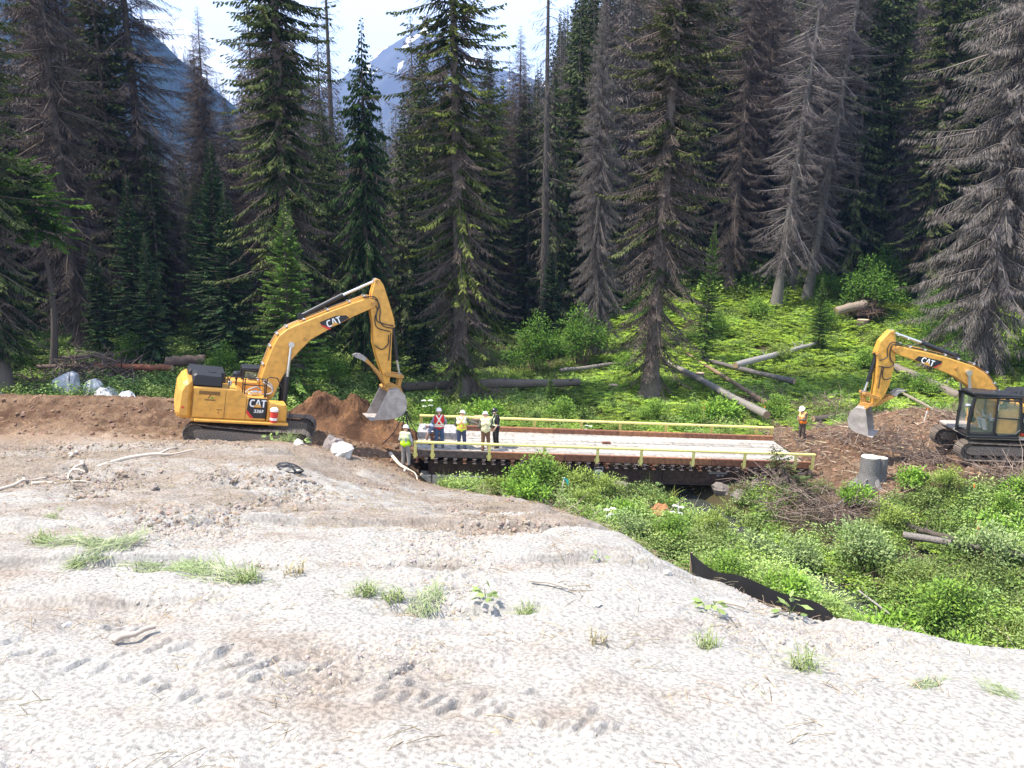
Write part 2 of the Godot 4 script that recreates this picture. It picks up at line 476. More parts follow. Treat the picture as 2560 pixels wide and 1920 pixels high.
# ---------------------------------------------------------------- conifers
# o: h, r (trunk), base (crown starts, share of h), rad (widest bough), nb (boughs), dead (0..1), low/high (bough pitch low and high on the tree, radians), hang, twig, step, w (half width of a spray), prof, cols
func conifer(o: Dictionary, seed_: int) -> Array:
	rng.seed = seed_
	var h: float = o.h
	var lean: Vector3 = o.get("lean", Vector3(rf(-0.02, 0.02), 0, rf(-0.02, 0.02)))
	var bow: Vector3 = o.get("bow", Vector3.ZERO)
	var T := MB.new()
	T.col = o.get("bark", Color(0.16, 0.135, 0.115))
	var axis := func(t: float) -> Vector3: return Vector3(0, h * t, 0) + lean * h * t + bow * sin(t * PI)
	var pts := []
	var rs := []
	for k in 13:
		var t := k / 12.0
		pts.append(axis.call(t) + Vector3(0, -0.3 if k == 0 else 0.0, 0))
		rs.append(maxf(float(o.r) * (pow(1.0 - t, 0.85) + 0.55 * exp(-t * h / 0.6)), 0.012))
	T.tube(pts, rs, 9)
	var B := MB.new()
	if o.get("one", false):
		B = T
	var nb: int = o.nb
	var dead: float = o.get("dead", 0.0)
	var cb: float = o.base
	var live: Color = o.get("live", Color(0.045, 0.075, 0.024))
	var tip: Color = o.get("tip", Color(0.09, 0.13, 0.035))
	var grey: Color = o.get("grey", Color(0.105, 0.085, 0.075))
	var wood: Color = o.get("wood", Color(0.10, 0.082, 0.07))
	for i in nb:
		var t := cb + (1.0 - cb) * pow((i + 0.5) / nb, float(o.get("pack", 0.85)))
		var q := (t - cb) / (1.0 - cb)
		var prof := pw(o.get("prof", [Vector2(0, 0.75), Vector2(0.15, 1.0), Vector2(0.5, 0.72), Vector2(0.85, 0.28), Vector2(1, 0.05)]), q)
		var ln := float(o.rad) * prof * rf(float(o.get("short", 0.68)), 1.18)
		if rng.randf() < 0.08: ln *= 1.25
		var az := i * 2.39996 + rf(-0.5, 0.5)
		var mess: float = o.get("mess", 0.16)
		var e0 := lerpf(float(o.low), float(o.high), q) + rf(-mess, mess)
		var droop := float(o.get("droop", 0.5)) * rf(0.6, 1.3) * (1.0 - 0.6 * q)
		var up := float(o.get("upturn", 0.6)) * rf(0.5, 1.2)
		var p: Vector3 = axis.call(t)
		var hz := Vector3(cos(az), 0, sin(az))
		var path := [p]
		var dirs := []
		var ks := 6
		for k in ks:
			var s := (k + 0.5) / ks
			var e := e0 - droop * sin(s * 2.2) + up * s * s
			var d := hz * cos(e) + Vector3.UP * sin(e)
			dirs.append(d)
			p = p + d * ln / ks
			path.append(p)
		var isdead := dead >= 1.0 or rng.randf() < dead * (1.35 - q * 1.1)
		B.col = wood * rf(0.75, 1.5)
		B.tube(path, [0.012 + 0.013 * ln, 0.010 + 0.011 * ln, 0.008 + 0.009 * ln, 0.008 + 0.006 * ln, 0.006 + 0.004 * ln, 0.006, 0.004], 3, false)
		var side := Vector3(-hz.z, 0, hz.x)
		var s := maxf(float(o.get("clear", 0.10)) * ln, 0.12)
		var step: float = o.step
		var hang: float = float(o.hang) + rf(-0.1, 0.15)
		var shade := rf(0.78, 1.22)
		var w: float = o.w
		var gap: float = o.get("gap", 0.0)
		if isdead:
			w = float(o.get("wd", 0.016))
			hang *= 0.9
		while s < ln:
			var f := s / ln
			var k := mini(int(f * ks), ks - 1)
			var at: Vector3 = path[k].lerp(path[k + 1], f * ks - k)
			var tl := float(o.twig) * (1.0 - 0.62 * f) * rf(0.6, 1.25) * minf(1.0, 0.35 + ln * 0.5)
			if q > 0.8: tl *= 0.7
			for sg in [-1.0, 1.0]:
				if rng.randf() < gap:
					continue
				var d: Vector3 = (dirs[k] * rf(0.45, 0.8) + side * sg * rf(0.6, 0.95) + Vector3.DOWN * hang * rf(0.5, 1.3)).normalized() * tl
				if isdead:
					B.col = grey * rf(0.7, 1.3)
				else:
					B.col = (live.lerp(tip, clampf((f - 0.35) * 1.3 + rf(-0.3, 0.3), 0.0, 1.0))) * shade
				var nn := d.cross(dirs[k]).normalized()
				var ww: Vector3 = d.cross(nn).normalized().rotated(d.normalized(), rf(-0.7, 0.7)) * w * rf(0.8, 1.3)
				B.kite(at, d, ww)
				for u in ([0.2, 0.45, 0.7] if isdead else [0.32, 0.62]):
					var d2: Vector3 = (d * 0.45 + dirs[k] * tl * rf(0.1, 0.4) + (Vector3.DOWN * hang + side * rf(-0.35, 0.35)) * tl * rf(0.3, 0.7)) * rf(0.7, 1.0)
					B.kite(at + d * u, d2, ww.rotated(d.normalized(), rf(0.5, 1.4)) * 0.85)
			s += step * rf(0.75, 1.25)
		if not isdead:
			B.kite(path[ks - 1], dirs[ks - 1] * 0.35 * minf(1.0, ln), side * w)
	return [T.mesh(), B.mesh()]

var trees := {}

func plant(kind: String, x: float, z: float, size: float, turn: float, called: String, label: String, category: String, group := "", tilt := Vector3.ZERO, wide := 1.0) -> Node3D:
	var b := Basis(Vector3.UP, turn).scaled(Vector3(size * wide, size, size * wide))
	if tilt != Vector3.ZERO:
		b = Basis(tilt.normalized(), tilt.length()) * b
	var t := thing(called, label, category, Vector3(x, land(x, z) - 0.1, z), group, b)
	var k: Array = trees[kind]
	put("trunk", k[0], M.bark, t)
	put("crown", k[1], k[2], t)
	return t

# ---------------------------------------------------------------- the bridge (x along, y up from the deck, z towards the bank)
func bridge() -> void:
	var u := Vector3(0.99685, -0.05041, -0.06125)
	var n := Vector3(-0.06132, 0.0112, -0.99806).normalized()
	var up := n.cross(u).normalized()
	if up.y < 0: up = -up
	var t := thing("bridge", "steel girder bridge with pale plank deck and yellow handrails over the creek", "bridge", Vector3(-4.363, 0.613, -33.268), "", Basis(u, up, -n))
	rng.seed = 5
	var woods := []
	for k in 6:
		var g: float = [0.46, 0.36, 0.41, 0.31, 0.49, 0.385][k]
		woods.append(mat("plank%d" % k, Color(g * 0.96, g * 0.89, g * 0.79), 0.85, 0.0, false, M.grain, 1.0))
	var L := 18.3
	# deck planks, laid lengthwise
	var zz := -0.14
	var row := 0
	while zz > -4.36:
		var w := 0.285
		if absf(zz + 3.0) < 0.16: zz -= 0.06
		var x := 0.0
		var first := rf(1.2, 4.6)
		while x < L - 0.05:
			var e := minf(x + (first if x == 0.0 else 4.6), L)
			var b := MB.new()
			b.box(Vector3((x + e) * 0.5, -0.036 + rf(-0.006, 0.006), zz - w * 0.5), Vector3(e - x - 0.025, 0.07, w - 0.024), Basis(Vector3.UP, rf(-0.001, 0.001)), 0.008)
			put("plank", b.mesh(), woods[rng.randi() % 6], t)
			x = e
		zz -= w
		row += 1
	# timber curbs
	for z in [0.0, -4.52]:
		var x := 0.0
		var k := 0
		while x < L - 0.05:
			var e := minf(x + (3.4 if k else 3.35), L)
			if L - e < 1.0: e = L
			var b := MB.new()
			b.box(Vector3((x + e) * 0.5, 0.09, z), Vector3(e - x - 0.015, 0.30, 0.2), Basis(), 0.012)
			put("curb", b.mesh(), [M.curb_grey, M.curb_a, M.curb_b, M.curb_a, M.curb_b, M.curb_a][k] if z == 0.0 else ([M.curb_b, M.curb_a][k % 2]), t)
			x = e
			k += 1
	# floor beams
	var bm := MB.new()
	bm.box(Vector3(0, -0.095, -2.26), Vector3(0.17, 0.032, 4.98), Basis(), 0.004)
	bm.box(Vector3(0, -0.285, -2.26), Vector3(0.17, 0.032, 4.98), Basis(), 0.004)
	bm.box(Vector3(0, -0.19, -2.26), Vector3(0.03, 0.16, 4.96))
	var bmesh_ := bm.mesh()
	for k in 43:
		put("floor_beam", bmesh_, M.beam_steel if k % 5 else M.rust_steel, t, Transform3D(Basis(), Vector3(0.1 + k * 0.431, 0, 0)))
	# main girders
	for z in [-0.16, -4.36]:
		var g := MB.new()
		var zo := 0.0
		g.box(Vector3(L * 0.5 + 0.15, -0.66, z), Vector3(17.3, 0.70, 0.03))
		g.box(Vector3(L * 0.5 + 0.15, -0.30, z), Vector3(17.3, 0.03, 0.30), Basis(), 0.005)
		g.box(Vector3(L * 0.5 + 0.15, -1.02, z), Vector3(17.3, 0.035, 0.34), Basis(), 0.005)
		for x in [0.62, 3.8, 7.4, 11.4, 15.0, 17.85]:
			g.box(Vector3(x, -0.62, z), Vector3(0.02, 0.6, 0.22))
		put("girder", g.mesh(), M.girder_steel, t)
	var d := MB.new()
	for k in 6:
		d.rod(Vector3(1.0 + k * 3.2, -0.4, -0.6), Vector3(2.6 + k * 3.2, -0.85, -3.9), 0.05, 6)
		d.rod(Vector3(2.6 + k * 3.2, -0.4, -0.6), Vector3(1.0 + k * 3.2, -0.85, -3.9), 0.05, 6)
	put("cross_brace", d.mesh(), M.girder_steel, t)
	# end plates
	for x in [-0.02, L + 0.02]:
		var e := MB.new()
		e.box(Vector3(x, -0.14, -2.26), Vector3(0.03, 0.3, 4.7))
		put("end_plate", e.mesh(), M.girder_steel, t)
	# handrails
	for sd in [[0.17, 1.0], [-4.69, -1.0]]:
		var z: float = sd[0]
		var r := MB.new()
		for s in [[-0.06, 6.1], [6.1, 12.2], [12.2, L + 0.06]]:
			r.box(Vector3((s[0] + s[1]) * 0.5, 0.635, z), Vector3(s[1] - s[0] - 0.006, 0.10, 0.15), Basis(), 0.018)
		var rail := put("handrail", r.mesh(), M.rail_yellow, t)
		for x in [0.03, 0.80, 3.33, 5.80, 8.23, 10.24, 12.65, 15.05, 17.45, 18.27]:
			var p := MB.new()
			p.box(Vector3(x, 0.26, z + 0.03 * sd[1]), Vector3(0.13, 0.66, 0.016))
			p.box(Vector3(x - 0.045, 0.26, z), Vector3(0.014, 0.66, 0.09))
			p.box(Vector3(x + 0.045, 0.26, z), Vector3(0.014, 0.66, 0.09))
			p.box(Vector3(x, 0.04, z - 0.055 * sd[1]), Vector3(0.22, 0.16, 0.014), Basis(), 0.004)
			for bx in [-0.1, 0.1]:
				p.box(Vector3(x + bx, 0.02, z - 0.045 * sd[1]), Vector3(0.03, 0.03, 0.02))
			p.box(Vector3(x, -0.1, z - 0.03 * sd[1]), Vector3(0.14, 0.06, 0.1), Basis(), 0.006)
			put("post", p.mesh(), M.rail_yellow, rail)
	# plates on the near girder
	var pl := MB.new()
	pl.box(Vector3(8.36, -0.60, 0.04), Vector3(0.42, 0.62, 0.02), Basis(), 0.004)
	var sp := put("sign_plate", pl.mesh(), M.plate_grey, t)
	for q in [[[V(8.18, -0.42), V(8.2, -0.36), V(8.36, -0.31), V(8.52, -0.36), V(8.54, -0.42)], M.decal_black, "arc"], [[V(8.19, -0.52), V(8.22, -0.45), V(8.36, -0.40), V(8.5, -0.45), V(8.53, -0.52)], M.decal_white, "dome"], [[V(8.19, -0.66), V(8.19, -0.535), V(8.53, -0.535), V(8.53, -0.66)], M.sign_blue, "blue_band"]]:
		flat(q[0], 0.051, 0.006, q[1], q[2], sp)
	var pm := MB.new()
	pm.box(Vector3(14.0, -0.47, -0.135), Vector3(0.86, 0.10, 0.012))
	var mp := put("maker_plate", pm.mesh(), M.plate_grey, t)
	word("U. AMES BRIDGE CO. LTD", 0.052, mp, "letters", Transform3D(Basis(), Vector3(14.0, -0.47, -0.126)), M.decal_black, 1.15, 0.004)
	word("30/ 40", 0.09, mp, "letters", Transform3D(Basis(), Vector3(14.1, -0.60, -0.138)), M.plate_grey, 1.0, 0.006)
	var T := t.transform
	# a stack of squared timbers lying on the far left corner of the deck
	var st := thing("timber_stack", "grey stack of squared timbers lying on the far left corner of the deck", "timber stack", T * Vector3(0.9, 0.002, -3.45), "", T.basis)
	for ly in 2:
		for k in 5:
			var b := MB.new()
			b.box(Vector3(rf(-0.03, 0.03), 0.085 + ly * 0.166, -0.64 + k * 0.32), Vector3(1.86, 0.162, 0.305), Basis(), 0.012)
			put("timber", b.mesh(), M.timber_grey, st)
	var bl := thing("wood_block", "small brown wood block lying on the deck seam", "wood block", T * Vector3(9.2, 0.0, -2.8), "", T.basis)
	var bb := MB.new()
	bb.box(Vector3(0, 0.06, 0), Vector3(0.42, 0.11, 0.12), Basis(Vector3.UP, 0.05), 0.01)
	put("block", bb.mesh(), M.curb_b, bl)
	# sill blocks under the left end
	var k := 0
	for q in [[0.28, 0.98, "leftmost of the three pale blocks under the bridge's left end"], [1.38, 1.16, "middle of the three pale blocks under the bridge's left end"], [2.55, 1.1, "rightmost of the three pale blocks under the bridge's left end, half behind leaves"]]:
		var b := MB.new()
		b.box(Vector3.ZERO, Vector3(q[1], 0.56, 0.7), Basis(), 0.03)
		one("concrete_block", b.mesh(), M.block, q[2], "concrete block", T * Transform3D(Basis(Vector3.UP, 0.03 * k), Vector3(q[0], -1.24, -0.35)), "sill blocks")
		k += 1
	# sling hanging from the bucket to the bridge corner
	var sl := thing("lifting_sling", "black lifting chains hanging from the grey bucket's heel to the deck corner", "lifting chains", T * Vector3(-0.6, 1.55, -2.0))
	var hk := T * Vector3(-0.6, 1.55, -2.0)
	var inv := Transform3D(Basis(), -hk)
	for e in [Vector3(-0.9, 0.0, -2.2), Vector3(-0.15, 0.12, -1.2), Vector3(0.02, 0.1, -2.9), Vector3(0.05, 0.18, -4.2), Vector3(-1.6, 0.0, -1.4), Vector3(0.1, 0.18, -0.3)]:
		var a := inv * hk
		var bq: Vector3 = inv * (T * e)
		var m: Vector3 = (a + bq) * 0.5 + Vector3(rf(-0.1, 0.1), -0.18, 0)
		var c := MB.new()
		c.tube(smooth_line([a, m, bq], 6), [0.022], 5)
		put("chain", c.mesh(), M.rubber, sl)
	var hook := MB.new()
	hook.box(Vector3(0, 0.02, 0), Vector3(0.12, 0.2, 0.1), Basis(), 0.03)
	hook.rod(Vector3(0, 0.1, 0), Vector3(-0.05, 0.5, 0), 0.025)
	put("hook", hook.mesh(), M.rubber, sl)

func bridge_paints() -> void:
	M.grain = noise_tex(0.012, 0.72, 1.14, 5, 256, 52)
	mat("curb_a", Color(0.30, 0.135, 0.065), 0.8, 0.0, false, M.grain, 1.3)
	mat("curb_b", Color(0.215, 0.09, 0.05), 0.8, 0.0, false, M.grain, 1.3)
	mat("curb_grey", Color(0.115, 0.085, 0.075), 0.85, 0.0, false, M.grain, 1.3)
	mat("timber_grey", Color(0.36, 0.35, 0.36), 0.85, 0.0, false, M.grain, 1.3)
	mat("girder_steel", Color(0.062, 0.038, 0.031), 0.5, 0.2, false, noise_tex(0.02, 0.55, 1.3, 5, 256, 53), 0.8)
	mat("beam_steel", Color(0.20, 0.155, 0.135), 0.6, 0.1)
	mat("rust_steel", Color(0.27, 0.13, 0.08), 0.7, 0.1)
	mat("rail_yellow", Color(0.78, 0.69, 0.24), 0.5, 0.0, false, noise_tex(0.04, 0.8, 1.15, 4, 256, 54), 1.5)
	mat("plate_grey", Color(0.33, 0.33, 0.34), 0.6, 0.2)
	mat("sign_blue", Color(0.03, 0.08, 0.22), 0.5)
	mat("block", Color(0.52, 0.46, 0.38), 0.9, 0.0, false, M.grain, 1.0)

# ---------------------------------------------------------------- lettering
var bold: Font

func word(text: String, height: float, parent: Node, called: String, xf: Transform3D, m: Material, squeeze := 1.0, depth := 0.012) -> void:
	if bold == null:
		var f := SystemFont.new()
		f.font_names = PackedStringArray(["Droid Sans"])
		f.font_weight = 700
		bold = f
	var t := TextMesh.new()
	t.text = text
	t.font = bold
	t.font_size = 64
	t.pixel_size = height / 46.0
	t.depth = depth
	t.curve_step = 2.0
	put(called, t, m, parent, xf * Transform3D(Basis().scaled(Vector3(squeeze, 1, 1)), Vector3.ZERO))

func flat(poly: Array, z: float, th: float, m: Material, called: String, parent: Node, col := Color.WHITE) -> void:
	var b := MB.new()
	b.col = col
	b.extrude(poly, z, z + th, 0.0)
	put(called, b.mesh(), m, parent)

func V(x: float, y: float) -> Vector2:
	return Vector2(x, y)

# ---------------------------------------------------------------- excavators (x forward, y up, z the machine's right)
func bar(b: MB, p: Vector2, q: Vector2, w: float, z0: float, z1: float, bev := 0.01) -> void:   # a link with round ends
	var d := (q - p).normalized()
	var a0 := atan2(d.y, d.x)
	var poly := []
	for i in 7:
		var a := a0 + PI / 2 + PI * i / 6.0
		poly.append(p + V(cos(a), sin(a)) * w)
	for i in 7:
		var a := a0 - PI / 2 + PI * i / 6.0
		poly.append(q + V(cos(a), sin(a)) * w)
	b.extrude(poly, z0, z1, bev)

func pin(b: MB, p: Vector2, r: float, z: float) -> void:
	b.tube([Vector3(p.x, p.y, -z), Vector3(p.x, p.y, z)], [r], 14)

func ram(parent: Node, p: Vector2, mid: Vector2, q: Vector2, rb: float, rr: float, zs: Array, called := "cylinder") -> void:
	for z in zs:
		var d := (q - p).normalized()
		var b := MB.new()
		b.tube([Vector3(p.x, p.y, z), Vector3(mid.x, mid.y, z)], [rb], 14)
		var e := mid + d * 0.06
		b.tube([Vector3(mid.x, mid.y, z), Vector3(e.x, e.y, z)], [rb * 1.15], 14)
		b.tube([Vector3(p.x, p.y, z - 0.1), Vector3(p.x, p.y, z + 0.1)], [rb * 1.3], 12)
		var c := put(called, b.mesh(), M.black_paint, parent)
		var r := MB.new()
		r.tube([Vector3(e.x, e.y, z), Vector3(q.x, q.y, z)], [rr], 12)
		r.tube([Vector3(q.x, q.y, z - 0.09), Vector3(q.x, q.y, z + 0.09)], [rr * 2.0], 12)
		put("rod", r.mesh(), M.chrome, c)

func track(parent: Node, zc: float, x0: float, x1: float, ht: float, w: float, xf := Transform3D()) -> void:
	var r := ht * 0.5
	var ri := r - 0.06
	var b := MB.new()
	b.col = Color(0.55, 0.5, 0.45)
	b.extrude([V(x0 + r, ht * 0.26), V(x1 - r * 1.1, ht * 0.26), V(x1 - r * 0.8, ht * 0.38), V(x1 - r * 0.8, ht * 0.66), V(x1 - r * 1.3, ht * 0.76), V(x0 + r * 1.2, ht * 0.76), V(x0 + r * 0.8, ht * 0.66)], zc - w * 0.36, zc + w * 0.36, 0.03)
	b.box(Vector3((x0 + x1) * 0.5 + 0.6, ht * 0.55, zc), Vector3(0.3, 0.05, w * 0.78))
	var f := put("track_frame", b.mesh(), M.dusty_steel, parent, xf)
	for k in 7:
		var t := MB.new()
		t.col = Color(0.35, 0.32, 0.3)
		var cx := lerpf(x0 + r * 1.9, x1 - r * 1.9, k / 6.0)
		t.tube([Vector3(cx, 0.17, zc - w * 0.3), Vector3(cx, 0.17, zc + w * 0.3)], [0.11], 10)
		put("roller", t.mesh(), M.dusty_steel, f)
	for cx in [x0 + r, x1 - r]:
		var t := MB.new()
		t.col = Color(0.3, 0.28, 0.26)
		t.tube([Vector3(cx, r, zc - w * 0.2), Vector3(cx, r, zc + w * 0.2)], [ri - 0.03], 20)
		t.tube([Vector3(cx, r, zc - w * 0.3), Vector3(cx, r, zc + w * 0.3)], [ri * 0.45], 14)
		put("sprocket" if cx < x0 + r + 0.01 else "idler", t.mesh(), M.dusty_steel, f)
	var s := MB.new()
	s.box(Vector3(0, 0, 0), Vector3(0.172, 0.028, w), Basis(), 0.006)
	for g in [-0.062, 0.0, 0.062]:
		s.box(Vector3(g, 0.03, 0), Vector3(0.018, 0.036, w), Basis(), 0.004)
	s.box(Vector3(0, -0.05, 0), Vector3(0.15, 0.07, w * 0.3))
	var sm := s.mesh()
	var st := (x1 - x0) - 2.0 * r
	var per := 2.0 * st + TAU * r
	var nshoe := int(round(per / 0.19))
	for k in nshoe:
		var d := per * k / nshoe
		var p: Vector2
		var nrm: Vector2
		if d < st:
			p = V(x0 + r + d, ht); nrm = V(0, 1)
			p.y -= 0.05 * sin(PI * d / st) + 0.015 * absf(sin(d * 2.2))
		elif d < st + PI * r:
			var a := PI / 2 - (d - st) / r
			nrm = V(cos(a), sin(a)); p = V(x1 - r, r) + nrm * r
		elif d < 2 * st + PI * r:
			p = V(x1 - r - (d - st - PI * r), 0); nrm = V(0, -1)
		else:
			var a := -PI / 2 - (d - 2 * st - PI * r) / r
			nrm = V(cos(a), sin(a)); p = V(x0 + r, r) + nrm * r
		var tx := V(nrm.y, -nrm.x)
		put("shoe", sm, M.shoe if k % 3 else M.shoe_b, f, Transform3D(Basis(Vector3(tx.x, tx.y, 0), Vector3(nrm.x, nrm.y, 0), Vector3(0, 0, 1)), Vector3(p.x, p.y, zc)))

func decal(parent: Node, poly: Array, z: float, side: float, text_at: Vector2, size: float, ang: float, red: Array) -> void:
	# black plate with white letters over a yellow triangle and a red corner
	flat(poly, z if side > 0 else z - 0.008, 0.008, M.decal_black, "decal", parent)
	flat(red, z + 0.001 if side > 0 else z - 0.011, 0.010, M.decal_red, "red_corner", parent)
	var bb := Basis(Vector3(0, 0, 1), ang) if side > 0 else Basis(Vector3(0, 0, 1), ang) * Basis(Vector3.UP, PI)
	var o := Vector3(text_at.x, text_at.y, z + side * 0.010)
	word("CAT", size, parent, "letters", Transform3D(bb, o), M.decal_white, 0.88)
	var tb := MB.new()
	var u: Vector3 = bb.x; var v: Vector3 = bb.y; var w: Vector3 = bb.z
	var q := o + w * 0.009 - v * size * 0.52
	tb.tri(q - u * size * 0.62, q + u * size * 0.62, q + v * size * 0.55)
	tb.tri(q - u * size * 0.62 - w * 0.004, q + v * size * 0.55 - w * 0.004, q + u * size * 0.62 - w * 0.004)
	put("triangle", tb.mesh(), M.yellow, parent)

func bucket(parent: Node, prof: Array, w: float, ear: Array, swing := 0.0) -> void:
	var b := MB.new()
	b.col = Color(0.40, 0.36, 0.33)
	var inner := []
	var n := prof.size()
	var cen := Vector2.ZERO
	for p in prof: cen += p / n
	for p in prof:
		inner.append(p + (cen - p).normalized() * 0.035)
	var strip := prof.duplicate()
	for i in n: strip.append(inner[n - 1 - i])
	b.extrude(strip, -w, w, 0.0)
	for z in [-w - 0.03, w]:
		b.extrude(prof, z, z + 0.03, 0.006)
	var lip: Vector2 = prof[n - 1]
	var back: Vector2 = prof[n - 2]
	var d := (lip - back).normalized()
	b.box(Vector3(lip.x + d.x * 0.05, lip.y + d.y * 0.05, 0), Vector3(0.24, 0.05, w * 2 + 0.1), Basis(Vector3(0, 0, 1), atan2(d.y, d.x)), 0.012)
	var pv := Vector3(prof[0].x + 0.3, 0, 0)
	var bk := put("bucket", b.mesh(), M.bucket_steel, parent, Transform3D(Basis(), pv) * Transform3D(Basis(Vector3.UP, swing), Vector3.ZERO) * Transform3D(Basis(), -pv))
	var e := MB.new()
	for z in [-0.24, 0.18]:
		e.extrude(ear, z, z + 0.06, 0.01)
	e.box(Vector3(prof[0].x, prof[0].y + 0.02, 0), Vector3(0.14, 0.14, w * 1.9), Basis(Vector3(0, 0, 1), 0.6), 0.02)
	put("ear", e.mesh(), M.worn_yellow, bk)

func arm(t: Node3D, P: Dictionary) -> void:
	var b := MB.new()
	b.extrude(P.boom, -0.33, 0.33, 0.025)
	var boom := put("boom", b.mesh(), M.yellow, t)
	var b2 := MB.new()
	pin(b2, P.foot, 0.12, 0.42); pin(b2, P.tip, 0.11, 0.40); pin(b2, P.ram, 0.11, 0.46); pin(b2, P.knob, 0.07, 0.40)
	put("pin", b2.mesh(), M.worn_yellow, boom)
	# pipes and hoses along the top of the boom
	for k in 4:
		var z := -0.24 + 0.16 * k
		var line := []
		for p in P.spine:
			line.append(Vector3(p.x, p.y, z))
		var h := MB.new()
		h.tube(line, [0.024], 6)
		put("hose", h.mesh(), M.yellow if k % 2 else M.rubber, boom)
	for i in range(1, P.spine.size() - 1):
		var h := MB.new()
		h.box(Vector3(P.spine[i].x, P.spine[i].y, 0), Vector3(0.09, 0.09, 0.56), Basis(Vector3(0, 0, 1), 0.5), 0.015)
		put("clamp", h.mesh(), M.chrome, boom)
	var s := MB.new()
	s.extrude(P.stick, -0.24, 0.24, 0.02)
	var stick := put("stick", s.mesh(), M.yellow, t)
	var s2 := MB.new()
	for p in P.stick_pins: pin(s2, p, 0.075, 0.30)
	put("pin", s2.mesh(), M.worn_yellow, stick)
	var zs: float = P.side
	for hp in P.hoses:
		var line := []
		for i in hp.size():
			line.append(Vector3(hp[i].x, hp[i].y, zs * (0.31 if i == 0 else 0.29)))
		var cv := smooth_line(line, 5)
		var h := MB.new()
		h.tube(cv, [0.024], 6)
		put("hose", h.mesh(), M.rubber, stick)
	ram(t, P.sc[0], P.sc[1], P.sc[2], 0.105, 0.062, [0.0], "stick_cylinder")
	ram(t, P.bc[0], P.bc[1], P.bc[2], 0.11, 0.06, [-0.42, 0.42], "boom_cylinder")
	ram(t, P.kc[0], P.kc[1], P.kc[2], 0.095, 0.055, [0.0], "bucket_cylinder")
	var l := MB.new()
	for z in [-0.32, 0.26]:
		bar(l, P.link[0], P.link[1], 0.085, z, z + 0.06)
	for z in [-0.17, 0.11]:
		bar(l, P.link[1], P.link[2], 0.085, z, z + 0.06)
	for p in P.link: pin(l, p, 0.06, 0.35)
	put("linkage", l.mesh(), M.worn_yellow, t)
	bucket(t, P.bucket, 0.66, P.ear, P.get("swing", 0.0))
	var th := MB.new()
	th.extrude(P.thumb, -0.21, -0.15, 0.008)
	th.extrude(P.thumb, 0.15, 0.21, 0.008)
	var mid: Vector2 = (P.thumb[1] + P.thumb[P.thumb.size() - 2]) * 0.5
	th.box(Vector3(mid.x, mid.y, 0), Vector3(0.1, 0.1, 0.4), Basis(), 0.01)
	pin(th, P.thumb_pin, 0.08, 0.27)
	var tm := put("thumb", th.mesh(), M.worn_yellow, t)
	var tt := MB.new()
	tt.col = Color(0.36, 0.33, 0.31)
	for z in [-0.222, 0.138]:
		tt.extrude(P.thumb_tip, z, z + 0.084, 0.006)
	put("claw", tt.mesh(), M.bucket_steel, tm)

func smooth_line(p: Array, per := 4) -> Array:
	var c := Curve3D.new()
	for i in p.size():
		var t: Vector3 = (p[mini(i + 1, p.size() - 1)] - p[maxi(i - 1, 0)]) / 6.0
		c.add_point(p[i], -t, t)
	var o := []
	var n := (p.size() - 1) * per
	for i in n + 1:
		o.append(c.samplef(float(i) / per))
	return o

func rail_tube(parent: Node, pts: Array, r := 0.022, called := "handrail") -> void:
	var b := MB.new()
	b.tube(pts, [r], 7)
	put(called, b.mesh(), M.black_paint, parent)

